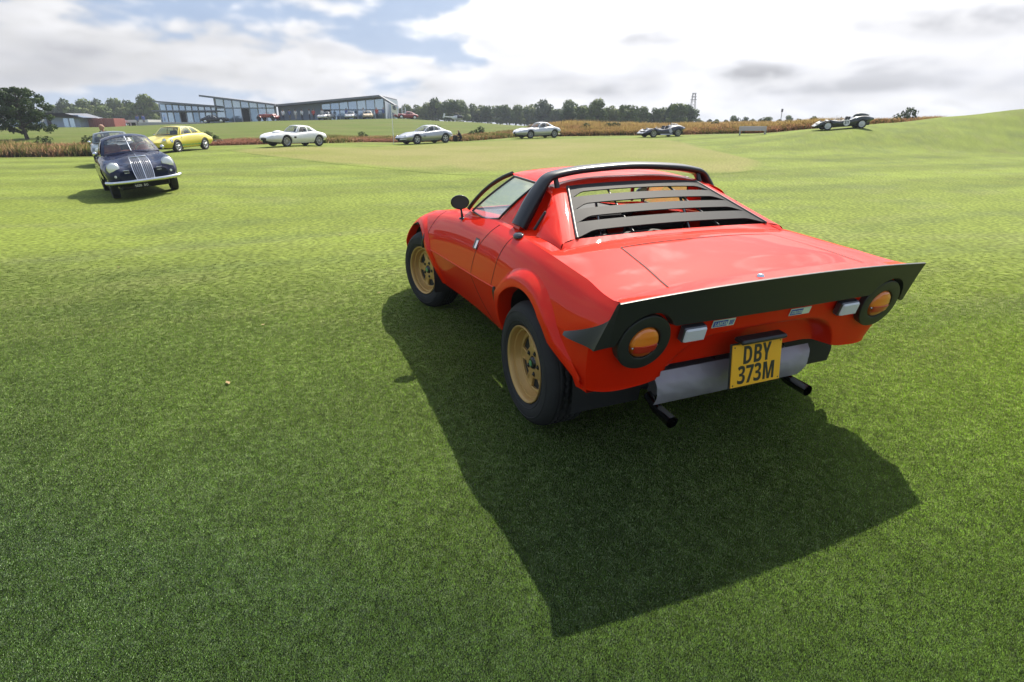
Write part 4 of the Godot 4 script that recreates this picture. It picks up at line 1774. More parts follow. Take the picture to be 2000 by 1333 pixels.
# greenhouse: g = {ab, cb, at, ct: f of front/rear at belt/top; wb, wt: half widths [front, rear]; yb, yt: heights [front, rear]; wf, wy: windscreen foot; rf, ry: rear window foot; crown, cuts: side windows as [u0, u1]}
func greenhouse(o: Node3D, g: Dictionary, body: Material, st: Array) -> void:
	var mid := C(0, 0.9, (g.ab + g.cb) * 0.5)
	var low := []
	var top := []
	for k in 17:
		var u := k / 16.0
		low.append(C(-lerpf(g.wb[0], g.wb[1], u) - 0.015 * sin(PI * u), lerpf(g.yb[0], g.yb[1], u), lerpf(g.ab, g.cb, u)))
		var arch: float = g.get("arch", 0.03) * sin(PI * pow(u, 0.8))
		top.append(C(-lerpf(g.wt[0], g.wt[1], u), lerpf(g.yt[0], g.yt[1], u) + arch, lerpf(g.at, g.ct, u)))
	var rf := MB.new()
	var bul := C(-0.03, 0.008, 0)
	var v0 := 0.10
	var v1: float = g.get("v1", 0.90)
	both(rf, face(top, low, 0, 1, 0, 1.0 - v1, bul, 16, 1), mid)
	both(rf, face(top, low, 0, 1, 1.0 - v0, 1.06, bul, 16, 1), mid)
	var last := 0.0
	for c in g.cuts:
		both(rf, face(top, low, last, c[0], 1.0 - v1, 1.0 - v0, bul, 2, 6), mid)
		last = c[1]
	both(rf, face(top, low, last, 1.0, 1.0 - v1, 1.0 - v0, bul, 4, 6), mid)
	# roof skin
	var rows := []
	for k in 17:
		var p: Vector3 = top[k]
		var r := PackedVector3Array()
		for i in 17:
			var u := i / 16.0 * 2.0 - 1.0
			r.append(Vector3(-p.x * u, p.y + g.crown * (1.0 - pow(absf(u), 2.4)), p.z - 0.10 * (1.0 - u * u) * (1.0 - k / 16.0) + g.get("rbow", 0.06) * (1.0 - u * u) * (k / 16.0)))
		rows.append(r)
	rf.grid(rows, mid)
	# windscreen and rear window: a rim of body around the pane
	for e in 2:
		var up := []
		var dn := []
		var foot_f: float = g.wf if e == 0 else g.rf
		var foot_y: float = g.wy if e == 0 else g.ry
		var c0: Vector3 = low[0] if e == 0 else low[16]
		for i in 17:
			var u := i / 16.0 * 2.0 - 1.0
			up.append(rows[0 if e == 0 else 16][i])
			dn.append(C(u * -c0.x, lerpf(foot_y, c0.y, pow(absf(u), 2.2)), lerpf(foot_f, -c0.z, pow(absf(u), 2.4))))
		var bb := C(0, 0.02, 0.02 if e == 0 else -0.015)
		var m: Array = [0.06, 0.94, 0.06, 0.95] if e == 0 else g.get("rwin", [0.13, 0.87, 0.08, 0.72])
		for q in [[0.0, m[0], 0.0, 1.0], [m[1], 1.0, 0.0, 1.0], [m[0], m[1], 0.0, m[2]], [m[0], m[1], m[3], 1.03]]:
			rf.grid(face(up, dn, q[0], q[1], q[2], q[3], bb, 12 if q[1] - q[0] > 0.3 else 2, 8 if q[3] - q[2] > 0.3 else 2), mid)
		var w := MB.new()
		w.grid(face(up, dn, m[0], m[1], m[2], m[3], bb, 14, 8, -0.15), mid)
		part("windscreen" if e == 0 else "rear_window", w, M.glass_far, o)
	part("roof", rf, body, o)
	for s in [-1.0, 1.0]:
		for c in g.cuts:
			var w := MB.new()
			var rr := face(top, low, c[0], c[1], 1.0 - v1, 1.0 - v0, bul, 8, 6, -0.15)
			if s > 0:
				rr = mirror_rows(rr)
			w.grid(rr, mid)
			part("side_window", w, M.glass_far, o)
	# dark cabin
	var inn := MB.new()
	var d0 := []
	for k in 9:
		var f := lerpf(g.ab - 0.05, g.cb + 0.08, k / 8.0)
		var r := PackedVector3Array()
		for i in 9:
			var x: float = (i / 4.0 - 1.0) * (lerpf(g.wb[0], g.wb[1], k / 8.0) - 0.05)
			r.append(C(x, shell_y(st, f, x) + 0.012, f))
		d0.append(r)
	inn.grid(d0, C(0, -1, 0))
	part("cabin_floor", inn, g.get("trim", M.black), o)
	for s in [-1.0, 1.0]:
		var se := MB.new()
		var sf: float = lerpf(g.ab, g.cb, 0.52)
		se.box(C(s * 0.32, g.yb[0] + 0.02, sf), Vector3(0.42, 0.40, 0.12), 0.05, Basis(Vector3.RIGHT, 0.25))
		part("seat", se, g.get("trim", M.black), o)
	var sw := MB.new()
	var ring := []
	for k in 17:
		ring.append(C(-0.32 + 0.17 * cos(TAU * k / 16.0), g.yb[0] + 0.02 + 0.16 * sin(TAU * k / 16.0), g.ab - 0.28 + 0.04 * sin(TAU * k / 16.0)))
	sw.tube(ring, 0.014, 6, false)
	part("steering_wheel", sw, M.black, o)

func disc(called: String, o: Node, at: Vector3, dir: Vector3, r: float, m: Material, dome := 0.03, rim: Material = null) -> MeshInstance3D:
	var x := dir.normalized()
	var y := Vector3.UP - x * x.dot(Vector3.UP)
	y = y.normalized()
	var b := Basis(x, y, x.cross(y))
	var k := MB.new()
	var pr := []
	for i in 7:
		var t := i / 6.0
		pr.append(Vector2(r * sin(t * PI / 2), dome * cos(t * PI / 2)))
	k.lathe(pr, at, b, 22, at - x)
	var h := part(called, k, m, o)
	if rim:
		var q := MB.new()
		q.lathe([Vector2(r * 0.97, -0.01), Vector2(r * 1.0, 0.012), Vector2(r * 1.09, 0.008), Vector2(r * 1.12, -0.03)], at, b, 22, at - x)
		part("lamp_rim", q, rim, h)
	return h

func bar(called: String, o: Node, path: Array, r, m: Material, squash := Vector3.ONE) -> MeshInstance3D:
	var k := MB.new()
	k.tube(path, r, 8)
	return part(called, k, m, o)

func text_on(o: Node, word: String, at: Vector3, dir: Vector3, size: float, m: Material, up := Vector3.UP) -> void:
	var tm := TextMesh.new()
	var fnt := SystemFont.new()
	fnt.font_names = PackedStringArray(["Droid Sans"])
	fnt.font_weight = 700
	tm.font = fnt
	tm.text = word
	tm.font_size = 48
	tm.pixel_size = size / 36.0
	tm.depth = 0.004
	var t := part("lettering", tm, m, o)
	var z := dir.normalized()
	var x := up.cross(z).normalized()
	t.transform = Transform3D(Basis(x, z.cross(x), z), at)

# low sports coupes share one outline table, stretched per car
func coupe(called: String, label: String, st: Array, axles: Array, arch: float, r: float, w: float, track: float, g: Dictionary, body: Material, rim: Material, style: String, group := "", steer := 0.0) -> Node3D:
	var o := thing(called, label, "car", Vector3.ZERO, 0.0, group)
	part("body", shell_mesh(st, axles, arch, r), body, o)
	car_base(o, st, axles, track)
	if g.has("ab"):
		greenhouse(o, g, body, st)
	for f in axles:
		for s in [-1.0, 1.0]:
			plain_wheel(o, s * track * 0.5, f, r, w, rim, style, g.get("rr", 0.66), steer if f > 0.0 else 0.0)
	return o

const GROUP := "classic cars parked round the putting green"

func make_blue_saloon() -> void:
	var st := [
		[-2.05, [0.30, 0.36], [0.42, 0.46], [0.40, 0.56], [0.25, 0.60], 0.61],
		[-1.85, [0.52, 0.30], [0.66, 0.48], [0.60, 0.68], [0.36, 0.76], 0.78],
		[-1.30, [0.64, 0.26], [0.75, 0.52], [0.68, 0.78], [0.46, 0.90], 0.93],
		[-0.6, [0.66, 0.24], [0.76, 0.52], [0.70, 0.84], [0.50, 0.93], 0.95],
		[0.0, [0.66, 0.24], [0.76, 0.54], [0.70, 0.86], [0.48, 0.94], 0.96],
		[0.55, [0.66, 0.24], [0.77, 0.56], [0.69, 0.86], [0.42, 0.94], 0.97],
		[1.0, [0.68, 0.26], [0.78, 0.58], [0.68, 0.84], [0.36, 0.88], 0.95],
		[1.3, [0.69, 0.30], [0.79, 0.58], [0.68, 0.82], [0.34, 0.83], 0.92],
		[1.6, [0.66, 0.34], [0.77, 0.56], [0.67, 0.78], [0.33, 0.74], 0.86],
		[1.84, [0.66, 0.30], [0.74, 0.50], [0.66, 0.73], [0.32, 0.70], 0.79],
		[2.0, [0.58, 0.31], [0.66, 0.48], [0.58, 0.66], [0.28, 0.65], 0.71],
		[2.09, [0.42, 0.34], [0.50, 0.48], [0.44, 0.59], [0.20, 0.59], 0.63],
	]
	var g := {"ab": 0.62, "cb": -1.0, "at": 0.22, "ct": -0.72, "wb": [0.64, 0.60], "wt": [0.50, 0.47], "yb": [0.92, 0.92], "yt": [1.235, 1.22], "wf": 0.84, "wy": 0.965, "rf": -1.36, "ry": 0.93, "crown": 0.075, "cuts": [[0.06, 0.50], [0.56, 0.88]], "trim": M.trim_red, "rwin": [0.2, 0.8, 0.12, 0.62], "arch": 0.05, "rbow": 0.0}
	var o := coupe("vintage_coupe", "dark blue rounded vintage coupe with upright chrome grille and split windscreen", st, [-1.26, 1.26], 0.37, 0.325, 0.165, 1.28, g, M.navy, M.chrome, "disc", GROUP, 0.0)
	# upright grille of fine vertical bars
	var gf := func(u: float, v: float) -> Vector3:   # u -1..1 across, v 0 top..1 bottom
		var hw := lerpf(0.155, 0.20, sin(PI * (0.15 + 0.75 * v)))
		return C(u * hw, lerpf(0.855, 0.36, v), lerpf(1.78, 2.24, pow(v, 0.40)) - 0.05 * u * u)
	var gr := MB.new()
	var rows := []
	for j in 11:
		var q := PackedVector3Array()
		for i in 9:
			q.append(gf.call(i / 4.0 - 1.0, j / 10.0))
		rows.append(q)
	gr.grid(rows, C(0, 0.5, 0))
	var go := part("grille", gr, M.grille, o)
	for k in 11:
		var u := (k - 5) / 5.0
		var pts := []
		for j in 9:
			pts.append(gf.call(u, j / 8.0) + C(0, 0, 0.008))
		bar("grille_bar", go, pts, 0.012 if k in [0, 5, 10] else 0.0045, M.chrome)
	var tp := []
	for i in 9:
		tp.append(gf.call(i / 4.0 - 1.0, 0.0) + C(0, 0.01, 0.008))
	bar("grille_frame", go, tp, 0.013, M.chrome)
	for s in [-1.0, 1.0]:
		disc("headlamp", o, C(s * 0.565, 0.675, 1.965), C(s * 0.10, 0.08, 1), 0.122, M.lamp_glass, 0.055, M.chrome)
		disc("marker_lamp", o, C(s * 0.575, 0.505, 2.045), C(s * 0.1, 0, 1), 0.028, M.lamp_glass, 0.02, M.chrome)
		var ho := MB.new()
		ho.box(C(s * 0.345, 0.585, 2.085), Vector3(0.125, 0.055, 0.03), 0.01, Basis(Vector3.UP, -s * 0.25))
		var hv := part("horn_vent", ho, M.grille, o)
		for e in [-1.0, 1.0]:
			bar("vent_trim", hv, [C(s * 0.285, 0.585 + e * 0.029, 2.11), C(s * 0.405, 0.585 + e * 0.029, 2.08)], 0.006, M.chrome)
		disc("door_mirror", o, C(s * 0.74, 0.98, 0.52), C(0, 0, 1), 0.05, M.chrome, 0.03)
	bar("bumper", o, [C(-0.78, 0.38, 1.84), C(-0.70, 0.375, 2.06), C(-0.38, 0.37, 2.18), C(0, 0.37, 2.22), C(0.38, 0.37, 2.18), C(0.70, 0.375, 2.06), C(0.78, 0.38, 1.84)], 0.042, M.chrome)
	var pl := MB.new()
	pl.box(C(0.12, 0.265, 2.06), Vector3(0.34, 0.085, 0.012), 0.003)
	var po := part("number_plate", pl, M.black, o)
	text_on(po, "1020", C(0.19, 0.265, 2.069), C(0, 0, 1), 0.05, M.white)
	text_on(po, "BO", C(0.03, 0.265, 2.069), C(0, 0, 1), 0.05, M.white)
	bar("screen_divider", o, [C(0, 0.975, 0.86), C(0, 1.14, 0.60), C(0, 1.30, 0.33)], 0.014, M.chrome)
	var ridge := []
	for k in 9:
		var f := lerpf(0.86, 1.70, k / 8.0)
		ridge.append(C(0, shell_y(st, f, 0.0) + 0.004, f))
	bar("bonnet_trim", o, ridge, 0.007, M.chrome)
	lay(o, -8.90, -14.1, PI + 0.66)
	o.scale = Vector3(0.90, 0.94, 0.88)

func make_silver_blue() -> void:
	var st := [
		[-2.05, [0.40, 0.36], [0.55, 0.48], [0.50, 0.62], [0.3, 0.68], 0.69],
		[-1.5, [0.62, 0.26], [0.77, 0.52], [0.70, 0.80], [0.45, 0.86], 0.88],
		[0.0, [0.68, 0.24], [0.80, 0.54], [0.74, 0.86], [0.5, 0.90], 0.92],
		[0.9, [0.68, 0.25], [0.80, 0.56], [0.72, 0.84], [0.42, 0.86], 0.90],
		[1.5, [0.66, 0.30], [0.79, 0.54], [0.70, 0.76], [0.40, 0.74], 0.82],
		[1.95, [0.50, 0.34], [0.64, 0.48], [0.58, 0.60], [0.3, 0.58], 0.64],
	]
	var g := {"ab": 0.62, "cb": -1.1, "at": 0.18, "ct": -0.75, "wb": [0.68, 0.62], "wt": [0.55, 0.50], "yb": [0.90, 0.90], "yt": [1.22, 1.20], "wf": 0.86, "wy": 0.93, "rf": -1.5, "ry": 0.88, "crown": 0.06, "cuts": [[0.06, 0.52], [0.58, 0.9]], "arch": 0.04}
	var o := coupe("grand_tourer", "blue grey coupe mostly hidden behind the dark blue vintage coupe", st, [-1.26, 1.26], 0.36, 0.32, 0.17, 1.34, g, M.pale_blue, M.chrome, "wire", GROUP)
	for s in [-1.0, 1.0]:
		disc("headlamp", o, C(s * 0.58, 0.66, 1.83), C(s * 0.1, 0.1, 1), 0.09, M.lamp_glass, 0.05, M.chrome)
		disc("door_mirror", o, C(s * 0.76, 0.96, 0.6), C(0, 0, 1), 0.05, M.chrome, 0.03)
	bar("bumper", o, [C(-0.7, 0.40, 1.85), C(-0.4, 0.40, 2.0), C(0.4, 0.40, 2.0), C(0.7, 0.40, 1.85)], 0.035, M.chrome)
	lay(o, -16.4, -24.9, PI + 0.62)

func make_yellow() -> void:
	var st := [
		[-2.12, [0.52, 0.36], [0.64, 0.47], [0.60, 0.56], [0.36, 0.60], 0.61],
		[-1.95, [0.62, 0.30], [0.76, 0.48], [0.68, 0.66], [0.42, 0.71], 0.72],
		[-1.55, [0.70, 0.26], [0.82, 0.50], [0.73, 0.78], [0.48, 0.83], 0.84],
		[-1.13, [0.72, 0.24], [0.835, 0.50], [0.75, 0.84], [0.50, 0.89], 0.90],
		[-0.5, [0.70, 0.22], [0.80, 0.50], [0.745, 0.86], [0.50, 0.88], 0.89],
		[0.2, [0.70, 0.22], [0.79, 0.50], [0.74, 0.85], [0.50, 0.86], 0.87],
		[0.7, [0.70, 0.22], [0.795, 0.50], [0.725, 0.82], [0.44, 0.81], 0.83],
		[1.13, [0.71, 0.22], [0.805, 0.50], [0.70, 0.80], [0.38, 0.73], 0.75],
		[1.55, [0.68, 0.24], [0.785, 0.46], [0.68, 0.73], [0.36, 0.64], 0.66],
		[1.82, [0.60, 0.26], [0.73, 0.44], [0.63, 0.63], [0.33, 0.57], 0.58],
		[1.94, [0.50, 0.30], [0.62, 0.42], [0.54, 0.52], [0.30, 0.50], 0.51],
	]
	var g := {"ab": 0.70, "cb": -1.22, "at": 0.28, "ct": -0.72, "wb": [0.70, 0.66], "wt": [0.53, 0.50], "yb": [0.85, 0.90], "yt": [1.24, 1.22], "wf": 0.86, "wy": 0.83, "rf": -1.58, "ry": 0.845, "crown": 0.055, "cuts": [[0.05, 0.13], [0.15, 0.52], [0.57, 0.86]], "arch": 0.03, "rwin": [0.1, 0.9, 0.08, 0.75]}
	var o := coupe("sports_coupe", "bright yellow rear engined coupe with ducktail, green side stripe and silver five spoke wheels", st, [-1.135, 1.135], 0.345, 0.31, 0.20, 1.46, g, M.yellow, M.silver_rim, "star", GROUP)
	# ducktail
	var dk := MB.new()
	var rows := []
	for q in [[-1.42, 0.0], [-1.58, 0.03], [-1.72, 0.085], [-1.80, 0.14], [-1.83, 0.15], [-1.86, 0.06], [-1.90, -0.01]]:
		var r := PackedVector3Array()
		for i in 17:
			var u := i / 16.0 * 2.0 - 1.0
			var x := u * 0.60
			r.append(C(x, shell_y(st, q[0], x) + q[1] * (1.0 - 0.7 * pow(absf(u), 4.0)) + 0.004, q[0] + 0.10 * u * u))
		rows.append(r)
	dk.grid(rows, C(0, 0.4, -1.6))
	part("ducktail", dk, M.yellow, o)
	for s in [-1.0, 1.0]:
		disc("headlamp", o, C(s * 0.59, 0.645, 1.80), C(s * 0.1, 0.42, 1), 0.092, M.lamp_glass, 0.03, M.yellow)
		var sg := MB.new()
		sg.box(C(s * 0.635, 0.435, 1.865), Vector3(0.17, 0.055, 0.05), 0.015, Basis(Vector3.UP, -s * 0.75))
		part("indicator", sg, M.amber, o)
		var rear := MB.new()
		rear.box(C(s * 0.60, 0.52, -2.07), Vector3(0.22, 0.08, 0.05), 0.015, Basis(Vector3.UP, s * 0.5))
		part("tail_lamp", rear, M.lens_red, o)
		# green script stripe low on the flank: a row of short strokes between two end blocks
		var m := MB.new()
		for k in 12:
			var f := lerpf(-0.70, 0.70, k / 11.0)
			var y := 0.36
			var end := k == 0 or k == 11
			m.box(C(s * (shell_x(st, f, y) + 0.003), y, f), Vector3(0.006, 0.085 if end else 0.055 + 0.02 * (k % 3), 0.14 if end else 0.06), 0.0, Basis(Vector3.RIGHT, 0.0 if end else 0.35 * (1 if k % 2 else -1)))
		var ms := part("side_script", m, M.green_stripe, o)
		ms.set_meta("kind", "stuff")
		disc("door_mirror", o, C(s * 0.80, 0.93, 0.55), C(0, 0, -1), 0.05, M.chrome, 0.03)
	disc("round_badge", o, C(-(shell_x(st, 1.52, 0.60) + 0.002), 0.60, 1.52), C(-1, 0.25, 0.30), 0.085, M.badge_blue, 0.006)
	disc("badge_centre", o, C(-(shell_x(st, 1.52, 0.60) + 0.010), 0.60, 1.522), C(-1, 0.25, 0.30), 0.045, M.white, 0.006)
	lay(o, -16.95, -30.7, deg_to_rad(174.0), 2.27)
	o.scale = Vector3(0.97, 0.92, 0.97)

func gt_table(nose: float, tail: float, hump: float) -> Array:
	return [
		[-1.95, [0.44, 0.44], [0.58, 0.52], [0.54, 0.62], [0.3, 0.70], 0.72],
		[-1.80, [0.58, 0.36], [0.74, 0.52], [0.66, 0.72], [0.42, 0.80], 0.82],
		[-1.2, [0.68, 0.26], [0.82, 0.50], [0.74, 0.82 + tail], [0.50, 0.88], 0.90],
		[-0.6, [0.68, 0.23], [0.81, 0.48], [0.74, 0.82], [0.54, 0.86], 0.88],
		[0.0, [0.68, 0.22], [0.80, 0.48], [0.72, 0.78], [0.52, 0.82], 0.84],
		[0.6, [0.68, 0.22], [0.80, 0.48], [0.71, 0.76], [0.44, 0.80], 0.83],
		[1.2, [0.69, 0.24], [0.815, 0.50], [0.70, 0.79 + hump], [0.42, 0.79], 0.82],
		[1.70, [0.66, 0.27], [0.79, 0.48], [0.67, 0.73 + nose], [0.38, 0.73 + nose * 0.6], 0.76 + nose * 0.6],
		[2.05, [0.54, 0.30], [0.68, 0.46], [0.58, 0.64 + nose], [0.32, 0.65 + nose * 0.8], 0.67 + nose * 0.8],
		[2.22, [0.34, 0.34], [0.48, 0.45], [0.42, 0.55 + nose], [0.24, 0.57 + nose * 0.9], 0.59 + nose * 0.9],
		[2.28, [0.20, 0.37], [0.34, 0.44], [0.30, 0.50 + nose], [0.16, 0.52 + nose], 0.53 + nose],
	]

func make_white_gt() -> void:
	var st := gt_table(0.02, 0.0, 0.02)
	var g := {"ab": 0.36, "cb": -1.05, "at": 0.02, "ct": -0.78, "wb": [0.66, 0.58], "wt": [0.50, 0.44], "yb": [0.82, 0.86], "yt": [1.17, 1.15], "wf": 0.62, "wy": 0.835, "rf": -1.62, "ry": 0.84, "crown": 0.06, "cuts": [[0.06, 0.54], [0.62, 0.86]], "arch": 0.03, "rr": 0.68}
	var o := coupe("racing_coupe", "white racing coupe with a black side vent and rounded fastback roof", st, [-1.2, 1.2], 0.375, 0.33, 0.17, 1.36, g, M.white_car, M.wire_rim, "wire", GROUP)
	var mo := MB.new()
	mo.box(C(0, 0.44, 2.27), Vector3(0.50, 0.14, 0.06), 0.02)
	part("intake_mouth", mo, M.black, o)
	var bu := MB.new()
	bu.lathe(spline([Vector2(0.0, 0.45), Vector2(0.10, 0.30), Vector2(0.13, 0.0), Vector2(0.06, -0.36), Vector2(0.0, -0.42)], 4), Vector3.ZERO, Basis(Vector3.FORWARD, Vector3.UP, Vector3.RIGHT), 16, Vector3.ZERO)
	var bo := part("bonnet_bulge", bu, M.white_car, o)
	bo.position = C(0, 0.80, 1.2)
	for s in [-1.0, 1.0]:
		var v := MB.new()
		v.box(C(s * (shell_x(st, 0.62, 0.55) + 0.002), 0.55, 0.62), Vector3(0.012, 0.11, 0.16), 0.004)
		part("side_vent", v, M.black, o)
		disc("headlamp", o, C(s * 0.56, 0.58, 2.03), C(s * 0.25, 0.4, 1), 0.085, M.lamp_glass, 0.03, M.white_car)
		disc("door_mirror", o, C(s * 0.79, 0.88, 0.05), C(0, 0, -1), 0.04, M.black_gloss, 0.03)
	var t := MB.new()
	t.box(C(-0.3, 0.92, -0.25), Vector3(0.35, 0.3, 0.1), 0.04)
	part("seat_cover", t, M.tan, o)
	lay(o, -12.2, -34.2, deg_to_rad(147.0))
	o.scale = Vector3.ONE * 0.9

func make_silver_gt() -> void:
	var st := gt_table(-0.10, 0.02, -0.03)
	var g := {"ab": 0.50, "cb": -1.0, "at": -0.02, "ct": -0.72, "wb": [0.68, 0.60], "wt": [0.52, 0.46], "yb": [0.80, 0.87], "yt": [1.15, 1.16], "wf": 0.78, "wy": 0.835, "rf": -1.66, "ry": 0.86, "crown": 0.055, "cuts": [[0.06, 0.52], [0.58, 0.84]], "arch": 0.035, "rr": 0.62}
	var o := coupe("long_nose_coupe", "silver long nosed coupe with a pointed front beside the golf flagstick", st, [-1.2, 1.2], 0.365, 0.33, 0.18, 1.38, g, M.silver, M.silver_rim, "star", GROUP)
	var mo := MB.new()
	mo.box(C(0, 0.40, 2.29), Vector3(0.55, 0.10, 0.08), 0.02)
	part("intake_mouth", mo, M.black, o)
	for s in [-1.0, 1.0]:
		bar("corner_bumper", o, [C(s * 0.30, 0.34, 2.33), C(s * 0.58, 0.36, 2.10), C(s * 0.66, 0.38, 1.95)], 0.028, M.chrome)
		bar("rear_bumper", o, [C(s * 0.78, 0.46, -1.6), C(s * 0.68, 0.46, -1.88), C(s * 0.34, 0.46, -2.02)], 0.032, M.chrome)
		disc("headlamp", o, C(s * 0.55, 0.53, 2.05), C(s * 0.3, 0.6, 1), 0.10, M.lamp_glass, 0.02, M.chrome)
		var v := MB.new()
		for k in 4:
			v.box(C(s * (shell_x(st, 0.68 - k * 0.05, 0.52) + 0.002), 0.52, 0.68 - k * 0.05), Vector3(0.010, 0.12, 0.018))
		var vo := part("side_gills", v, M.grille, o)
		vo.set_meta("kind", "stuff")
	lay(o, -6.15, -43.3, deg_to_rad(132.0))

func make_silver_short() -> void:
	var st := gt_table(0.0, 0.03, 0.01)
	var g := {"ab": 0.34, "cb": -1.02, "at": -0.02, "ct": -0.74, "wb": [0.66, 0.58], "wt": [0.51, 0.45], "yb": [0.82, 0.88], "yt": [1.18, 1.17], "wf": 0.60, "wy": 0.84, "rf": -1.62, "ry": 0.86, "crown": 0.06, "cuts": [[0.06, 0.52], [0.58, 0.86]], "arch": 0.035, "rr": 0.64}
	var o := coupe("fastback_coupe", "pale silver fastback coupe standing alone in front of the dark trees", st, [-1.2, 1.2], 0.375, 0.33, 0.17, 1.36, g, M.silver_pale, M.wire_rim, "wire", GROUP)
	var mo := MB.new()
	mo.box(C(0, 0.45, 2.27), Vector3(0.52, 0.15, 0.06), 0.02)
	part("grille", mo, M.black, o)
	for s in [-1.0, 1.0]:
		disc("headlamp", o, C(s * 0.56, 0.59, 2.02), C(s * 0.25, 0.3, 1), 0.085, M.lamp_glass, 0.03, M.chrome)
		disc("fog_lamp", o, C(s * 0.20, 0.45, 2.31), C(0, 0, 1), 0.06, M.lamp_glass, 0.02, M.chrome)
		bar("exhaust_pipe", o, [C(s * 0.45, 0.28, -1.7), C(s * 0.45, 0.27, -2.0)], 0.025, M.chrome)
	lay(o, 2.07, -48.5, deg_to_rad(121.0))
	o.scale = Vector3.ONE * 0.94

func racer(called: String, label: String, body: Material, rim: Material, style: String, tail_up: float) -> Node3D:
	var st := [
		[-1.95, [0.30, 0.50 + tail_up], [0.46, 0.58 + tail_up], [0.40, 0.66 + tail_up], [0.25, 0.70 + tail_up], 0.71 + tail_up],
		[-1.55, [0.58, 0.34], [0.72, 0.54], [0.66, 0.74], [0.42, 0.82], 0.86 + tail_up],
		[-1.12, [0.66, 0.24], [0.79, 0.50], [0.70, 0.80], [0.46, 0.84], 0.90],
		[-0.72, [0.66, 0.20], [0.76, 0.44], [0.72, 0.70], [0.55, 0.80], 0.88],
		[-0.40, [0.66, 0.18], [0.74, 0.40], [0.71, 0.62], [0.60, 0.64], 0.58],
		[0.30, [0.66, 0.18], [0.74, 0.38], [0.70, 0.56], [0.58, 0.58], 0.54],
		[0.52, [0.66, 0.18], [0.74, 0.40], [0.70, 0.58], [0.48, 0.64], 0.66],
		[1.12, [0.68, 0.20], [0.79, 0.46], [0.68, 0.72], [0.40, 0.62], 0.64],
		[1.60, [0.62, 0.22], [0.74, 0.40], [0.62, 0.56], [0.36, 0.48], 0.48],
		[1.85, [0.50, 0.24], [0.62, 0.34], [0.52, 0.40], [0.30, 0.37], 0.37],
		[1.98, [0.40, 0.25], [0.50, 0.29], [0.42, 0.32], [0.26, 0.31], 0.31],
	]
	var o := coupe(called, label, st, [-1.12, 1.12], 0.33, 0.305, 0.19, 1.36, {"rr": 0.70}, body, rim, style, GROUP)
	var cp := MB.new()
	var rows := []
	for k in 9:
		var f := lerpf(-0.42, 0.42, k / 8.0)
		var r := PackedVector3Array()
		for i in 9:
			var x := (i / 4.0 - 1.0) * 0.52
			r.append(C(x, shell_y(st, f, x) + 0.010, f))
		rows.append(r)
	cp.grid(rows, C(0, -1, 0))
	part("cockpit", cp, M.black, o)
	for s in [-1.0, 1.0]:
		var se := MB.new()
		se.box(C(s * 0.28, 0.70, -0.32), Vector3(0.40, 0.32, 0.10), 0.04, Basis(Vector3.RIGHT, 0.3))
		part("seat", se, M.black, o)
	var sw := MB.new()
	var ring := []
	for k in 13:
		ring.append(C(-0.28 + 0.15 * cos(TAU * k / 12.0), 0.72 + 0.14 * sin(TAU * k / 12.0), 0.18))
	sw.tube(ring, 0.012, 6, false)
	part("steering_wheel", sw, M.black, o)
	var ws := MB.new()
	var a := []
	var b := []
	for k in 13:
		var u := k / 6.0 - 1.0
		a.append(C(u * 0.60, 0.64 - 0.02 * u * u, 0.55 - 0.35 * u * u))
		b.append(C(u * 0.56, 0.80 - 0.06 * u * u, 0.42 - 0.42 * u * u))
	ws.grid(ruled(a, b, 3), C(0, 0.7, 0))
	part("wind_deflector", ws, M.glass_far, o)
	return o

func make_racers() -> void:
	var a := racer("racing_car", "low dark navy open racing car with pale rims in front of the orange grass", M.navy_black, M.pale_rim, "wire", 0.02)
	var st := a
	for k in 4:
		bar("intake_trumpet", a, [C(-0.10, 0.84, -0.85 - k * 0.16), C(-0.14, 1.02 - k * 0.02, -0.87 - k * 0.16)], [0.03, 0.05], M.silver_rim)
	bar("roll_hoop", a, [C(-0.45, 0.84, -0.55), C(-0.42, 1.12, -0.58), C(-0.15, 1.14, -0.58), C(-0.12, 0.86, -0.55)], 0.022, M.black)
	bar("side_pipe", a, [C(-0.80, 0.20, 0.55), C(-0.81, 0.19, -0.55)], 0.045, M.silver_rim)
	disc("number_roundel", a, C(-0.748, 0.46, -0.42), C(-1, 0.12, 0), 0.16, M.pale_disc, 0.004)
	lay(a, 11.35, -46.3, deg_to_rad(108.0), 2.24)
	a.scale = Vector3.ONE * 0.93
	var b := racer("open_racing_car", "black open racing car with a white number 31 roundel on the grassy slope", M.green_black, M.white_wheel, "disc", 0.0)
	disc("number_roundel", b, C(-0.752, 0.45, -0.10), C(-1, 0.12, 0), 0.215, M.white, 0.004)
	text_on(b, "31", C(-0.762, 0.45, -0.10), C(-1, 0.12, 0), 0.22, M.black)
	var hr := MB.new()
	hr.lathe(spline([Vector2(0.0, 0.35), Vector2(0.12, 0.22), Vector2(0.20, 0.0), Vector2(0.14, -0.4), Vector2(0.0, -0.75)], 4), Vector3.ZERO, Basis(Vector3.FORWARD, Vector3.UP, Vector3.RIGHT), 16, Vector3.ZERO)
	var ho := part("head_fairing", hr, M.green_black, b)
	ho.position = C(-0.25, 0.86, -0.95)
	bar("aerial", b, [C(0.3, 0.66, 0.30), C(0.3, 0.98, 0.34)], 0.005, M.black)
	lay(b, 21.0, -38.9, deg_to_rad(77.0), 2.24)
	b.scale = Vector3.ONE * 0.86

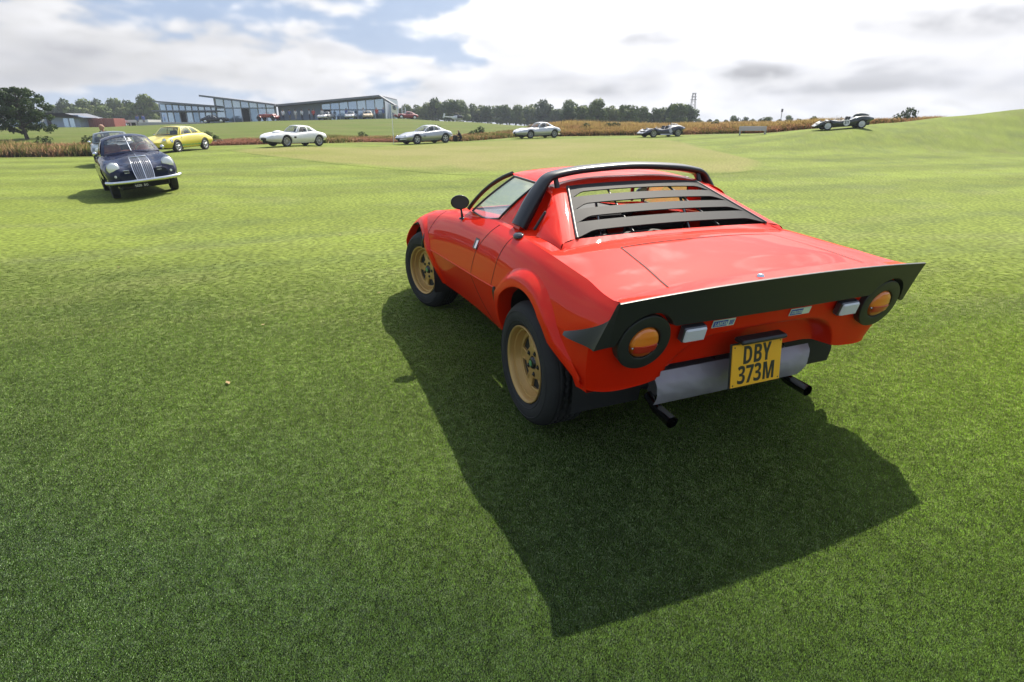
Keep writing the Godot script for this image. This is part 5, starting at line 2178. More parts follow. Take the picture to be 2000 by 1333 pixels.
# ---------------------------------------------------------------- planting
func leaf(b: MB, p: Vector3, nrm: Vector3, out: Vector3, s: float, asp := 0.55) -> void:
	var t := nrm.cross(Vector3(rng.randf() - 0.5, rng.randf() - 0.5, rng.randf() - 0.5)).normalized()
	var u := nrm.cross(t).normalized() * s * asp
	t *= s
	var k := b.v.size()
	var n2 := (out * 1.2 + nrm * 0.6 + Vector3(0, 0.25, 0)).normalized()
	for q in [p - t, p + u + nrm * s * 0.15, p + t, p - u + nrm * s * 0.15]:
		b.v.append(q)
		b.n.append(n2)
		b.uv.append(Vector2.ZERO)
		b.col.append(b.tint)
	b.idx.append_array(PackedInt32Array([k, k + 1, k + 2, k, k + 2, k + 3]))

func rdir() -> Vector3:
	var z := rng.randf() * 2.0 - 1.0
	var a := rng.randf() * TAU
	var r := sqrt(1.0 - z * z)
	return Vector3(r * cos(a), z, r * sin(a))

# crown of leaf clumps: lobes = [centre, radius, squash]
func crown(lobes: Array, per_m2: float, size: float, c0: Color, c1: Color) -> MB:
	var b := MB.new()
	b.use_col = true
	for l in lobes:
		var tone := rng.randf()
		var cnt := int(per_m2 * 12.6 * l[1] * l[1])
		for k in cnt:
			var d := rdir()
			if d.y < -0.55 and rng.randf() < 0.6:
				continue
			var r: float = l[1] * (0.62 + 0.45 * rng.randf())
			var p: Vector3 = l[0] + d * Vector3(1, l[2], 1) * r
			b.tint = c0.lerp(c1, clampf(tone * 0.55 + rng.randf() * 0.45, 0, 1))
			leaf(b, p, (d + rdir() * 0.9).normalized(), d, size * (0.6 + 0.8 * rng.randf()))
	return b

func tree_proto(h: float, w: float, seed_: int, c0: Color, c1: Color, label: String, group: String) -> Node3D:
	rng.seed = seed_
	var o := thing("broadleaf_tree", label, "tree", Vector3.ZERO, 0.0, group)
	var tr := MB.new()
	tr.tube([Vector3(0, -0.3, 0), Vector3(0.05, h * 0.25, 0), Vector3(-0.04, h * 0.5, 0.05), Vector3(0.02, h * 0.8, 0)], [0.16, 0.12, 0.08, 0.03], 7)
	for k in 4:
		var a := TAU * k / 4.0 + rng.randf()
		tr.tube([Vector3(0, h * 0.3, 0), Vector3(cos(a) * w * 0.22, h * 0.5, sin(a) * w * 0.22), Vector3(cos(a) * w * 0.38, h * 0.66, sin(a) * w * 0.38)], [0.07, 0.05, 0.02], 5)
	part("trunk", tr, M.bark, o)
	var lobes := []
	for k in 9:
		var a := rng.randf() * TAU
		var q := sqrt(rng.randf()) * w * 0.34
		lobes.append([Vector3(cos(a) * q, h * (0.42 + 0.40 * rng.randf()), sin(a) * q), w * (0.17 + 0.10 * rng.randf()), 0.85])
	lobes.append([Vector3(0, h * 0.80, 0), w * 0.20, 0.9])
	lobes.append([Vector3(0, h * 0.5, 0), w * 0.36, 0.9])
	for k in 4:
		var a := TAU * k / 4.0 + rng.randf()
		lobes.append([Vector3(cos(a) * w * 0.3, h * 0.24, sin(a) * w * 0.3), w * 0.22, 0.8])
	part("crown", crown(lobes, 9.0, 0.26, c0, c1), M.leaf, o)
	return o

const ORD := ["first", "second", "third", "fourth", "fifth", "sixth", "seventh", "eighth", "ninth", "tenth", "eleventh", "twelfth", "thirteenth", "fourteenth", "fifteenth", "sixteenth", "seventeenth", "eighteenth", "nineteenth", "twentieth", "twenty-first", "twenty-second", "twenty-third", "twenty-fourth", "twenty-fifth", "twenty-sixth"]

func make_trees() -> void:
	var protos := []
	var tones := [[Color(0.051, 0.082, 0.029), Color(0.109, 0.146, 0.044)], [Color(0.065, 0.100, 0.029), Color(0.155, 0.191, 0.051)], [Color(0.044, 0.069, 0.033), Color(0.091, 0.120, 0.051)], [Color(0.082, 0.113, 0.033), Color(0.191, 0.209, 0.064)]]
	for k in 6:
		protos.append([4.6 + 0.5 * (k % 3), 4.4 + 0.7 * (k % 2), tones[k % 4], 100 + k])
	var first := []
	# [first bearing, last bearing, depth, count, height, where]
	var belts := [
		[-0.760, -0.575, 165.0, 22, 1.0, "in the wood behind the low hut and brick red shed"],
		[-0.205, 0.100, 185.0, 21, 1.02, "in the tree belt behind the helicopter"],
		[0.088, 0.292, 140.0, 15, 0.95, "in the tree belt behind the orange grass"],
		[0.298, 0.500, 190.0, 14, 0.46, "in the low scrub line on the right horizon"],
	]
	for bi in belts.size():
		var b: Array = belts[bi]
		for k in b[3]:
			rng.seed = 900 + bi * 50 + k
			var t: float = (k + 0.5) / b[3]
			var a: float = lerpf(b[0], b[1], t) + (rng.randf() - 0.5) * 0.006
			var d: float = b[2] + (rng.randf() - 0.5) * 16.0 - (6.0 if k % 2 else 0.0)
			var turn := rng.randf() * TAU
			var sc: float = b[4] * (0.82 + 0.36 * rng.randf())
			if bi == 1:
				sc *= [0.92, 1.0, 1.0, 0.9, 1.0, 1.12, 1.05][k / 3]
			var pi: int = (k * 5 + bi) % 6
			var lab := "%s tree from the left %s" % [ORD[k], b[5]] if bi != 3 else "%s bushy tree from the left %s" % [ORD[k], b[5]]
			var o: Node3D
			var grp: String = ["wood behind the hut", "tree belt behind the helicopter", "tree belt behind the orange grass", "scrub line on the right horizon"][bi]
			if pi >= first.size() or first[pi] == null:
				while first.size() <= pi:
					first.append(null)
				var q: Array = protos[pi]
				o = tree_proto(q[0], q[1], q[3], q[2][0], q[2][1], lab, grp)
				first[pi] = o
				o.position = at(a, d, -0.1)
				o.rotation.y = turn
			else:
				o = copy_of(first[pi], at(a, d, -0.1), turn, lab, grp)
			o.scale = Vector3.ONE * sc * (1.0 if b[2] < 150.0 else 1.12)
	# the lone pine by the hut
	rng.seed = 41
	var p := thing("pine_tree", "large dark green pine with a spreading crown on the left bank", "tree", at(-0.800, 50.0, -0.05))
	p.scale = Vector3(0.84, 0.92, 0.84)
	var tr := MB.new()
	tr.tube([Vector3(0.1, -0.3, 0), Vector3(0.0, 0.5, 0), Vector3(-0.10, 1.2, 0), Vector3(0.05, 2.2, 0.1), Vector3(0.0, 3.4, 0)], [0.20, 0.16, 0.13, 0.09, 0.04], 9)
	var lobes := []
	for k in 95:
		var t := rng.randf()
		var h := 0.75 + 3.35 * pow(t, 0.9)
		var reach := 2.55 * sqrt(maxf(0.05, 1.0 - pow(absf(h - 1.9) / 2.5, 2.0))) * (0.35 + 0.65 * sqrt(rng.randf()))
		var a := rng.randf() * TAU
		var c := Vector3(cos(a) * reach, h, sin(a) * reach)
		lobes.append([c, 0.26 + 0.30 * rng.randf(), 0.62])
		if k % 2 == 0:
			tr.tube([Vector3(0, clampf(h - 0.6, 0.5, 3.2), 0), c * Vector3(0.5, 1, 0.5) + Vector3(0, -0.2, 0), c], [0.06, 0.04, 0.015], 5)
	lobes.append([Vector3(0, 4.0, 0), 0.5, 0.7])
	lobes.append([Vector3(0, 2.4, 0), 1.3, 0.9])
	lobes.append([Vector3(0.9, 1.9, 0), 0.9, 0.8])
	lobes.append([Vector3(-0.9, 1.9, 0), 0.9, 0.8])
	part("trunk", tr, M.bark, p)
	part("crown", crown(lobes, 46.0, 0.105, Color(0.024, 0.046, 0.018), Color(0.070, 0.105, 0.032)), M.leaf, p)
	# shrubs
	var sh: Node3D = null
	var k := 0
	for q in [[-0.1245, 53.0, 1.05, "dark round shrub behind the tail of the silver long nosed coupe"], [-0.054, 57.0, 0.75, "small dark shrub on the bank left of the pale silver fastback"], [-0.068, 55.0, 0.5, "little shrub beside the crouching photographer"],
		[0.119, 62.0, 0.85, "green shrub in the orange grass, nearest to the pale silver fastback's tail"], [0.155, 66.0, 0.80, "green shrub in the orange grass midway between fastback and navy racing car"], [0.172, 64.0, 0.9, "wider green shrub in the orange grass just left of the navy racing car"],
		[0.33, 75.0, 0.75, "shrub in the orange grass left of the stone bench"], [0.455, 60.0, 0.7, "yellow green shrub behind the stone bench"], [0.495, 70.0, 0.9, "dark shrub on the skyline behind the nose of the black racing car"],
		[0.640, 56.0, 1.35, "upright dark shrub on the skyline right of the black racing car"], [0.852, 60.5, 1.3, "dark shrub on top of the grassy mound"], [-0.775, 40.0, 0.8, "green shrub in the red heather below the pine"], [-0.70, 40.5, 0.8, "low dark shrub at the right end of the red heather"],
		[-0.497, 40.5, 0.75, "olive shrub behind the tail of the yellow coupe"], [-0.245, 50.0, 0.6, "yellowish shrub in the rough left of the flagstick"], [-0.335, 44.0, 0.55, "low shrub in the rough right of the white coupe"], [0.415, 95.0, 1.2, "shrub on the skyline above the stone bench"], [0.365, 110.0, 1.3, "shrub on the skyline near the pylon"]]:
		rng.seed = 300 + k
		var o: Node3D
		if sh == null:
			o = thing("shrub", q[3], "shrub", Vector3.ZERO, 0.0, "shrubs in the rough grass")
			var ls := []
			for j in 7:
				var a := rng.randf() * TAU
				ls.append([Vector3(cos(a) * 0.34, 0.28 + 0.5 * rng.randf(), sin(a) * 0.34), 0.26 + 0.12 * rng.randf(), 0.9])
			part("foliage", crown(ls, 60.0, 0.075, Color(0.022, 0.042, 0.012), Color(0.075, 0.10, 0.025)), M.leaf, o)
			var stm := MB.new()
			for j in 4:
				var a := TAU * j / 4.0
				stm.tube([Vector3(0, -0.1, 0), Vector3(cos(a) * 0.2, 0.4, sin(a) * 0.2)], [0.03, 0.012], 5)
			part("stem", stm, M.bark, o)
			sh = o
			o.position = at(q[0], q[1], -0.05)
		else:
			o = copy_of(sh, at(q[0], q[1], -0.05), rng.randf() * TAU, q[3], "shrubs in the rough grass")
		o.scale = Vector3(q[2] * 1.15, q[2], q[2] * 1.15)
		k += 1

func blades(n: int, spread: float, h: float, w: float, lean: float, seed_: int, upn: float) -> MB:
	var b := MB.new()
	b.use_col = true
	rng.seed = seed_
	for k in n:
		var a := rng.randf() * TAU
		var q := sqrt(rng.randf()) * spread
		var p := Vector3(cos(a) * q, -h * 0.12, sin(a) * q)
		var d := rng.randf() * TAU
		var side := Vector3(cos(d), 0, sin(d)) * w
		var out := Vector3(-sin(d), 0, cos(d))
		var hh := h * (0.65 + 0.5 * rng.randf())
		var l := lean * rng.randf() * hh
		var m := p + Vector3(0, hh * 0.6, 0) + out * l * 0.35
		var t := p + Vector3(0, hh, 0) + out * l
		var nn := (Vector3.UP * upn + out * (0.5 - rng.randf()) * 1.4).normalized()
		var i := b.v.size()
		var v := 0.75 + 0.5 * rng.randf()
		for pt in [p - side, p + side, m - side * 0.8, m + side * 0.8, t]:
			b.v.append(pt)
			b.n.append(nn)
			b.uv.append(Vector2.ZERO)
			b.col.append(Color(v, v, v))
		b.idx.append_array(PackedInt32Array([i, i + 2, i + 1, i + 1, i + 2, i + 3, i + 2, i + 4, i + 3]))
	return b

func scatter(called: String, mesh: ArrayMesh, m: Material, buf: PackedFloat32Array, label: String) -> void:
	mesh.surface_set_material(0, m)
	var mm := MultiMesh.new()
	mm.transform_format = MultiMesh.TRANSFORM_3D
	mm.use_colors = true
	mm.mesh = mesh
	mm.instance_count = buf.size() / 16
	mm.buffer = buf
	var o := MultiMeshInstance3D.new()
	o.name = numbered(called)
	o.multimesh = mm
	add_child(o)
	o.set_meta("kind", "stuff")
	o.set_meta("label", label)

func put(buf: PackedFloat32Array, p: Vector3, turn: float, s: float, sy: float, c: Color) -> void:
	var co := cos(turn) * s
	var si := sin(turn) * s
	buf.append_array(PackedFloat32Array([co, 0, si, p.x, 0, sy, 0, p.y, -si, 0, co, p.z, c.r, c.g, c.b, 1.0]))

func make_turf_blades() -> void:
	rng.seed = 77
	var n1 := noise(0.16, 4, 5)
	var n2 := noise(1.1, 3, 6)
	var n3 := noise(16.0, 2, 8)
	var buf := PackedFloat32Array()
	var d := 0.6
	while d < 8.0:
		var s := 0.0082 * pow(maxf(d, 1.0) / 1.6, 0.85)
		var half := d * 0.84 + 1.5
		var x := -half
		while x < half:
			var px := x + (rng.randf() - 0.5) * s
			var pz := -d + (rng.randf() - 0.5) * s
			var c := land_color(px, pz, n1, n2)  # blades carry the same painted shade and backlight ramp
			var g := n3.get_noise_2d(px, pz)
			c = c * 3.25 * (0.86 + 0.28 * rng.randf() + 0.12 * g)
			if rng.randf() < maxf(ss(3.2, 8.2, d), maxf(0.85 * ss(half - 1.05, half, absf(x)), 0.7 * ss(1.0, 0.6, d))):
				x += s
				continue
			if rng.randf() < 0.05:
				c = c.lerp(Color(0.19, 0.20, 0.07), 0.55)
			var k := pow(maxf(d, 1.0) / 1.6, 0.45)
			put(buf, Vector3(px, H(px, pz), pz), rng.randf() * TAU, k * (0.8 + 0.5 * rng.randf()), (0.65 + 0.55 * rng.randf() + 0.15 * g) * (1.0 - 0.85 * ss(3.0, 8.0, d)), c)
			x += s
		d += s
	scatter("grass", blades(9, 0.010, 0.0068, 0.0010, 1.0, 5, 2.4).mesh(), M.blade, buf, "short mown grass blades round the red car")

func make_heather() -> void:
	rng.seed = 55
	var n1 := noise(0.12, 3, 71)
	var buf := PackedFloat32Array()
	var cells := 0
	# narrow strip along the left and centre
	for k in 18500:
		var a := rng.randf_range(-1.25, 0.10)
		var e := tab(MOWN_END, a)
		var g := tab(ROUGH_END, a)
		var d := lerpf(e + 0.2, g - 0.5, pow(rng.randf(), 1.3))
		if a > -0.66 and a < -0.52 and rng.randf() < 0.6:
			continue
		var p := at(a, d)
		var v := n1.get_noise_2d(p.x, p.z)
		var c := Color(0.58, 0.29, 0.21).lerp(Color(0.58, 0.43, 0.20), clampf(0.36 + v * 1.8 + rng.randf() * 0.4 - 0.2, 0, 1))
		if rng.randf() < 0.36 + 0.9 * v:
			c = Color(0.18, 0.22, 0.06)
		var left := ss(-0.6, -0.72, a)
		var hgt := lerpf(0.32, 0.54, left) * (0.45 + 0.75 * rng.randf() + 0.7 * v)
		put(buf, p, rng.randf() * TAU, 1.0, hgt, c)
	# the wide field on the right
	for k in 30000:
		var a := rng.randf_range(0.035, 0.70)
		var e := tab(MOWN_END, a)
		var d := e + 0.4 + pow(rng.randf(), 1.6) * (125.0 - e)
		if a < 0.10 and d > 56.0 + (a - 0.035) * 900.0:
			continue
		var p := at(a, d)
		var v := n1.get_noise_2d(p.x * 0.8, p.z * 0.8)
		var c := Color(0.56, 0.27, 0.17).lerp(Color(0.52, 0.38, 0.14), clampf(0.45 + v * 2.0 + rng.randf() * 0.4 - 0.2, 0, 1))
		if rng.randf() < 0.26 - 0.9 * v:
			c = Color(0.19, 0.20, 0.045)
		put(buf, p, rng.randf() * TAU, 1.0 + d * 0.006, (0.26 + 0.46 * rng.randf() + 0.6 * v) * (0.70 + 0.35 * ss(46.0, 70.0, d)), c)
	scatter("heather_grass", blades(16, 0.30, 1.0, 0.014, 0.45, 9, 0.7).mesh(), M.stalk, buf, "tall reddish heath grass bordering the mown turf")

# ---------------------------------------------------------------- people
# one closed skin round tapered bones: [a, b, ra, rb, colour]
func figure(bones: Array, cell: float, blend := 0.035) -> MB:
	var lo := Vector3.ONE * 1e9
	var hi := -lo
	for b in bones:
		for e in 2:
			lo = lo.min(b[e] - Vector3.ONE * (b[2 + e] + cell * 2))
			hi = hi.max(b[e] + Vector3.ONE * (b[2 + e] + cell * 2))
	var n := Vector3i(((hi - lo) / cell).ceil()) + Vector3i.ONE
	var f := PackedFloat32Array()
	f.resize(n.x * n.y * n.z)
	f.fill(1.0)
	for b in bones:
		var l2: Vector3 = b[0].min(b[1]) - Vector3.ONE * (maxf(b[2], b[3]) + cell * 2 + blend)
		var h2: Vector3 = b[0].max(b[1]) + Vector3.ONE * (maxf(b[2], b[3]) + cell * 2 + blend)
		var i0 := Vector3i(((l2 - lo) / cell).floor()).clamp(Vector3i.ZERO, n - Vector3i.ONE)
		var i1 := Vector3i(((h2 - lo) / cell).ceil()).clamp(Vector3i.ZERO, n - Vector3i.ONE)
		var ab: Vector3 = b[1] - b[0]
		var den := maxf(ab.length_squared(), 1e-9)
		for z in range(i0.z, i1.z + 1):
			for y in range(i0.y, i1.y + 1):
				for x in range(i0.x, i1.x + 1):
					var p := lo + Vector3(x, y, z) * cell
					var t := clampf((p - b[0]).dot(ab) / den, 0.0, 1.0)
					var dd: float = (p - b[0] - ab * t).length() - lerpf(b[2], b[3], t)
					var k := (z * n.y + y) * n.x + x
					var h := maxf(blend - absf(f[k] - dd), 0.0) / blend
					f[k] = minf(f[k], dd) - h * h * blend * 0.25
	var m := MB.new()
	m.use_col = true
	var vid := {}
	var cs := [Vector3i(0, 0, 0), Vector3i(1, 0, 0), Vector3i(0, 1, 0), Vector3i(1, 1, 0), Vector3i(0, 0, 1), Vector3i(1, 0, 1), Vector3i(0, 1, 1), Vector3i(1, 1, 1)]
	var es := [[0, 1], [2, 3], [4, 5], [6, 7], [0, 2], [1, 3], [4, 6], [5, 7], [0, 4], [1, 5], [2, 6], [3, 7]]
	for z in n.z - 1:
		for y in n.y - 1:
			for x in n.x - 1:
				var vals := []
				var ins := 0
				for c in cs:
					var q: float = f[((z + c.z) * n.y + y + c.y) * n.x + x + c.x]
					vals.append(q)
					ins += 1 if q < 0.0 else 0
				if ins == 0 or ins == 8:
					continue
				var s := Vector3.ZERO
				var cnt := 0
				for e in es:
					var a: float = vals[e[0]]
					var b: float = vals[e[1]]
					if (a < 0.0) != (b < 0.0):
						s += Vector3(cs[e[0]]).lerp(Vector3(cs[e[1]]), a / (a - b))
						cnt += 1
				var p := lo + (Vector3(x, y, z) + s / cnt) * cell
				var gr := Vector3(vals[1] + vals[3] + vals[5] + vals[7] - vals[0] - vals[2] - vals[4] - vals[6], vals[2] + vals[3] + vals[6] + vals[7] - vals[0] - vals[1] - vals[4] - vals[5], vals[4] + vals[5] + vals[6] + vals[7] - vals[0] - vals[1] - vals[2] - vals[3])
				var best := 1e9
				var col := Color.WHITE
				for b in bones:
					var ab: Vector3 = b[1] - b[0]
					var t := clampf((p - b[0]).dot(ab) / maxf(ab.length_squared(), 1e-9), 0.0, 1.0)
					var dd: float = (p - b[0] - ab * t).length() - lerpf(b[2], b[3], t)
					if dd < best:
						best = dd
						col = b[4]
				vid[Vector3i(x, y, z)] = m.v.size()
				m.v.append(p)
				m.n.append(gr.normalized())
				m.uv.append(Vector2.ZERO)
				m.col.append(col)
	for key in vid:
		for ax in 3:
			var e := Vector3i.ZERO
			e[ax] = 1
			var u := Vector3i.ZERO
			u[(ax + 1) % 3] = 1
			var w := Vector3i.ZERO
			w[(ax + 2) % 3] = 1
			var g0: Vector3i = key
			var a: float = f[(g0.z * n.y + g0.y) * n.x + g0.x]
			var g1: Vector3i = key + e
			var b: float = f[(g1.z * n.y + g1.y) * n.x + g1.x]
			if (a < 0.0) == (b < 0.0):
				continue
			var q := [key, key - u, key - u - w, key - w]
			if not (vid.has(q[1]) and vid.has(q[2]) and vid.has(q[3])):
				continue
			var i := [vid[q[0]], vid[q[1]], vid[q[2]], vid[q[3]]]
			if a < 0.0:
				m.idx.append_array(PackedInt32Array([i[0], i[2], i[1], i[0], i[3], i[2]]))
			else:
				m.idx.append_array(PackedInt32Array([i[0], i[1], i[2], i[0], i[2], i[3]]))
	return m

func person_bones(h: float, top: Color, legs: Color, skin: Color, hair: Color, lean := 0.0, arm := 0.25) -> Array:
	var k := h / 1.75
	var V := func(x: float, y: float, z: float) -> Vector3:
		var fwd := maxf(0.0, y - 0.9) * lean
		return Vector3(x, y - fwd * 0.25, z - fwd) * k
	var o := []
	for s in [-1.0, 1.0]:
		o.append([V.call(s * 0.10, 0.05, -0.06), V.call(s * 0.10, 0.05, 0.05), 0.045, 0.05, Color(0.02, 0.018, 0.016)])
		o.append([V.call(s * 0.10, 0.08, 0.03), V.call(s * 0.095, 0.48, 0.0), 0.050, 0.065, legs])
		o.append([V.call(s * 0.095, 0.48, 0.0), V.call(s * 0.085, 0.90, 0.0), 0.065, 0.09, legs])
		o.append([V.call(s * 0.19, 1.42, 0.0), V.call(s * (0.22 + arm * 0.15), 1.14, 0.02), 0.062, 0.050, top])
		o.append([V.call(s * (0.22 + arm * 0.15), 1.14, 0.02), V.call(s * (0.23 + arm * 0.05), 0.90, -0.10), 0.048, 0.038, top])
		o.append([V.call(s * (0.23 + arm * 0.05), 0.89, -0.11), V.call(s * (0.23 + arm * 0.05), 0.80, -0.13), 0.036, 0.028, skin])
	o.append([V.call(0, 0.92, 0), V.call(0, 1.12, 0), 0.145, 0.135, top])
	o.append([V.call(-0.07, 1.18, 0), V.call(-0.12, 1.38, 0), 0.115, 0.09, top])
	o.append([V.call(0.07, 1.18, 0), V.call(0.12, 1.38, 0), 0.115, 0.09, top])
	o.append([V.call(0, 1.42, 0), V.call(0, 1.54, -0.02), 0.06, 0.055, skin])
	o.append([V.call(0, 1.58, -0.035), V.call(0, 1.665, -0.01), 0.078, 0.092, skin])
	o.append([V.call(0, 1.685, 0.015), V.call(0, 1.66, 0.04), 0.088, 0.085, hair])
	o.append([V.call(0, 1.60, -0.11), V.call(0, 1.625, -0.10), 0.018, 0.014, skin])
	return o

func make_people() -> void:
	var skin := Color(0.42, 0.24, 0.17)
	var navy := Color(0.018, 0.022, 0.05)
	var b := person_bones(1.62, navy, Color(0.02, 0.022, 0.035), skin, Color(0.40, 0.25, 0.19), 0.22)
	b.append([Vector3(0, 1.38, -0.185), Vector3(0, 1.12, -0.155), 0.035, 0.02, Color(0.65, 0.68, 0.74)])
	var man := part("person", figure(b, 0.026), M.skin_cloth)
	tag(man, "bald man in a navy suit and pale shirt behind the half hidden blue grey coupe", "person", "")
	man.position = at(-0.667, 27.0)
	man.rotation.y = PI * 0.88
	# photographer kneeling on the edge of the rough
	var dark := Color(0.022, 0.022, 0.03)
	var kb := [
		[Vector3(-0.12, 0.06, 0.25), Vector3(-0.12, 0.10, -0.10), 0.06, 0.07, dark], [Vector3(-0.12, 0.10, -0.12), Vector3(-0.10, 0.46, 0.18), 0.075, 0.10, dark],
		[Vector3(0.13, 0.05, -0.32), Vector3(0.13, 0.45, -0.26), 0.05, 0.065, dark], [Vector3(0.13, 0.45, -0.26), Vector3(0.10, 0.46, 0.16), 0.07, 0.10, dark],
		[Vector3(0, 0.50, 0.15), Vector3(0, 0.92, -0.06), 0.15, 0.15, dark], [Vector3(-0.17, 0.94, -0.06), Vector3(-0.20, 0.70, -0.24), 0.06, 0.05, dark],
		[Vector3(-0.20, 0.70, -0.24), Vector3(-0.05, 0.92, -0.40), 0.045, 0.035, skin], [Vector3(0.17, 0.94, -0.06), Vector3(0.22, 0.70, -0.22), 0.06, 0.05, dark],
		[Vector3(0.22, 0.70, -0.22), Vector3(0.06, 0.92, -0.40), 0.045, 0.035, skin], [Vector3(0, 1.0, -0.10), Vector3(0, 1.08, -0.14), 0.055, 0.055, skin],
		[Vector3(0, 1.13, -0.18), Vector3(0, 1.18, -0.15), 0.08, 0.09, skin], [Vector3(0, 1.20, -0.12), Vector3(0, 1.19, -0.10), 0.09, 0.088, Color(0.30, 0.28, 0.25)],
	]
	var ph := part("person", figure(kb, 0.03), M.skin_cloth)
	tag(ph, "crouching photographer in dark clothes at the edge of the rough", "person", "")
	ph.position = at(-0.086, 46.0)
	ph.rotation.y = PI * 0.6
	ph.scale = Vector3.ONE * 0.62
	var bag := MB.new()
	bag.box(Vector3(0, 0.22, 0), Vector3(0.34, 0.44, 0.26), 0.06)
	tag(part("camera_bag", bag, M.black), "upright black camera bag beside the crouching photographer", "bag").position = at(-0.0935, 45.9)
	var n := 0
	for q in [[-0.4935, 38.8, "black bag lying in the grass close behind the yellow coupe"], [-0.482, 39.4, "second black bag in the grass, farther right behind the yellow coupe"]]:
		var bg := MB.new()
		bg.box(Vector3(0, 0.12, 0), Vector3(0.46, 0.24, 0.30), 0.08)
		bg.tube([Vector3(-0.14, 0.22, 0), Vector3(-0.08, 0.32, 0), Vector3(0.08, 0.32, 0), Vector3(0.14, 0.22, 0)], 0.012, 5)
		tag(part("kit_bag", bg, M.black), q[2], "bag", "bags behind the yellow coupe").position = at(q[0], q[1])
	# visitors at the clubhouse: one cheap figure per outfit
	var outfits := [[Color(0.7, 0.7, 0.72), Color(0.05, 0.05, 0.07), "white shirt"], [Color(0.12, 0.16, 0.35), Color(0.2, 0.18, 0.15), "blue shirt"], [Color(0.5, 0.08, 0.06), Color(0.05, 0.05, 0.06), "red top"], [Color(0.68, 0.66, 0.62), Color(0.5, 0.47, 0.4), "cream clothes"]]
	var made := [null, null, null, null]
	var spots := [[-37.6, -101.0, 0, "beside the red vintage car"], [-36.7, -101.5, 1, "right of the red vintage car"], [-35.9, -102.0, 3, "at the left of the blank grey wall"], [-34.6, -101.3, 0, "before the middle of the blank grey wall"], [-33.6, -102.0, 0, "before the blank wall's right part"], [-32.6, -101.0, 2, "where blank wall meets glass front"], [-31.3, -101.5, 3, "left of the leftmost white car"], [-27.4, -101.8, 1, "between the two white cars"], [-24.5, -101.5, 0, "right of the white round nosed car"], [-22.2, -101.0, 2, "under the right end of the clubhouse roof"], [-21.2, -101.4, 1, "right of the clubhouse's right corner"], [-61.3, -102.0, 1, "near the white marquee, left of the clubhouse"], [-62.3, -102.0, 1, "nearest to the white marquee's right end"], [-75.2, -98.0, 0, "outside the low grey hut's door"]]
	for s in spots:
		var ty: int = s[2]
		var lab := "distant visitor in %s standing %s" % [outfits[ty][2], s[3]]
		if made[ty] == null:
			var fg := part("person", figure(person_bones(1.72, outfits[ty][0], outfits[ty][1], skin, Color(0.06, 0.045, 0.03)), 0.05), M.skin_cloth)
			tag(fg, lab, "person", "visitors at the clubhouse")
			fg.position = on(s[0], s[1])
			made[ty] = fg
		else:
			copy_of(made[ty], on(s[0], s[1]), 0.7 * s[0], lab, "visitors at the clubhouse")

# ---------------------------------------------------------------- buildings
func slab(b: MB, a: Vector3, c: Vector3, z0: float, z1: float, th: float) -> void:
	# roof from left point a to right point c, running back from z0 to z1
	var p := [Vector3(a.x, a.y, z0), Vector3(c.x, c.y, z0), Vector3(c.x, c.y, z1), Vector3(a.x, a.y, z1)]
	var q := []
	for k in p:
		q.append(k - Vector3(0, th, 0))
	var mid: Vector3 = (p[0] + p[2] + q[0] + q[2]) * 0.25
	b.poly(p, mid)
	b.poly([q[0], q[1], q[2], q[3]], mid)
	for k in 4:
		b.poly([p[k], p[(k + 1) % 4], q[(k + 1) % 4], q[k]], mid)

func wall_quad(b: MB, x0: float, x1: float, y0: float, ya: float, yb: float, z: float) -> void:
	b.poly([Vector3(x0, y0, z), Vector3(x1, y0, z), Vector3(x1, yb, z), Vector3(x0, ya, z)], Vector3((x0 + x1) / 2, (y0 + ya) / 2, z - 1.0))

# a glazed front between two sloping heights, cut into panes with posts
func glazed(o: Node3D, x0: float, x1: float, n: int, y0: float, ya: float, yb: float, z: float, split: float, dark := -1) -> void:
	for k in n:
		var u0 := lerpf(x0, x1, float(k) / n)
		var u1 := lerpf(x0, x1, (k + 1.0) / n)
		var t0 := lerpf(ya, yb, float(k) / n)
		var t1 := lerpf(ya, yb, (k + 1.0) / n)
		var g := MB.new()
		wall_quad(g, u0 + 0.05, u1 - 0.05, y0 + 0.05, y0 + split - 0.08, y0 + split - 0.08, z)
		part("door" if k == dark else "pane", g, M.black if k == dark else [M.pane, M.pane_pale, M.pane_deep][(k * 7 + int(absf(x0))) % 3], o)
		if t0 - y0 > split + 0.4:
			var g2 := MB.new()
			wall_quad(g2, u0 + 0.05, u1 - 0.05, y0 + split + 0.08, t0 - 0.12, t1 - 0.12, z)
			part("pane", g2, [M.pane_pale, M.pane][k % 2], o)
		var p := MB.new()
		p.box(Vector3(u0, (y0 + t0) * 0.5, z + 0.06), Vector3(0.10, t0 - y0, 0.14), 0.01)
		part("post", p, M.white_frame, o)
	var r := MB.new()
	r.box(Vector3((x0 + x1) * 0.5, y0 + split, z + 0.05), Vector3(absf(x1 - x0), 0.14, 0.12), 0.01)
	part("transom", r, M.grey_frame, o)

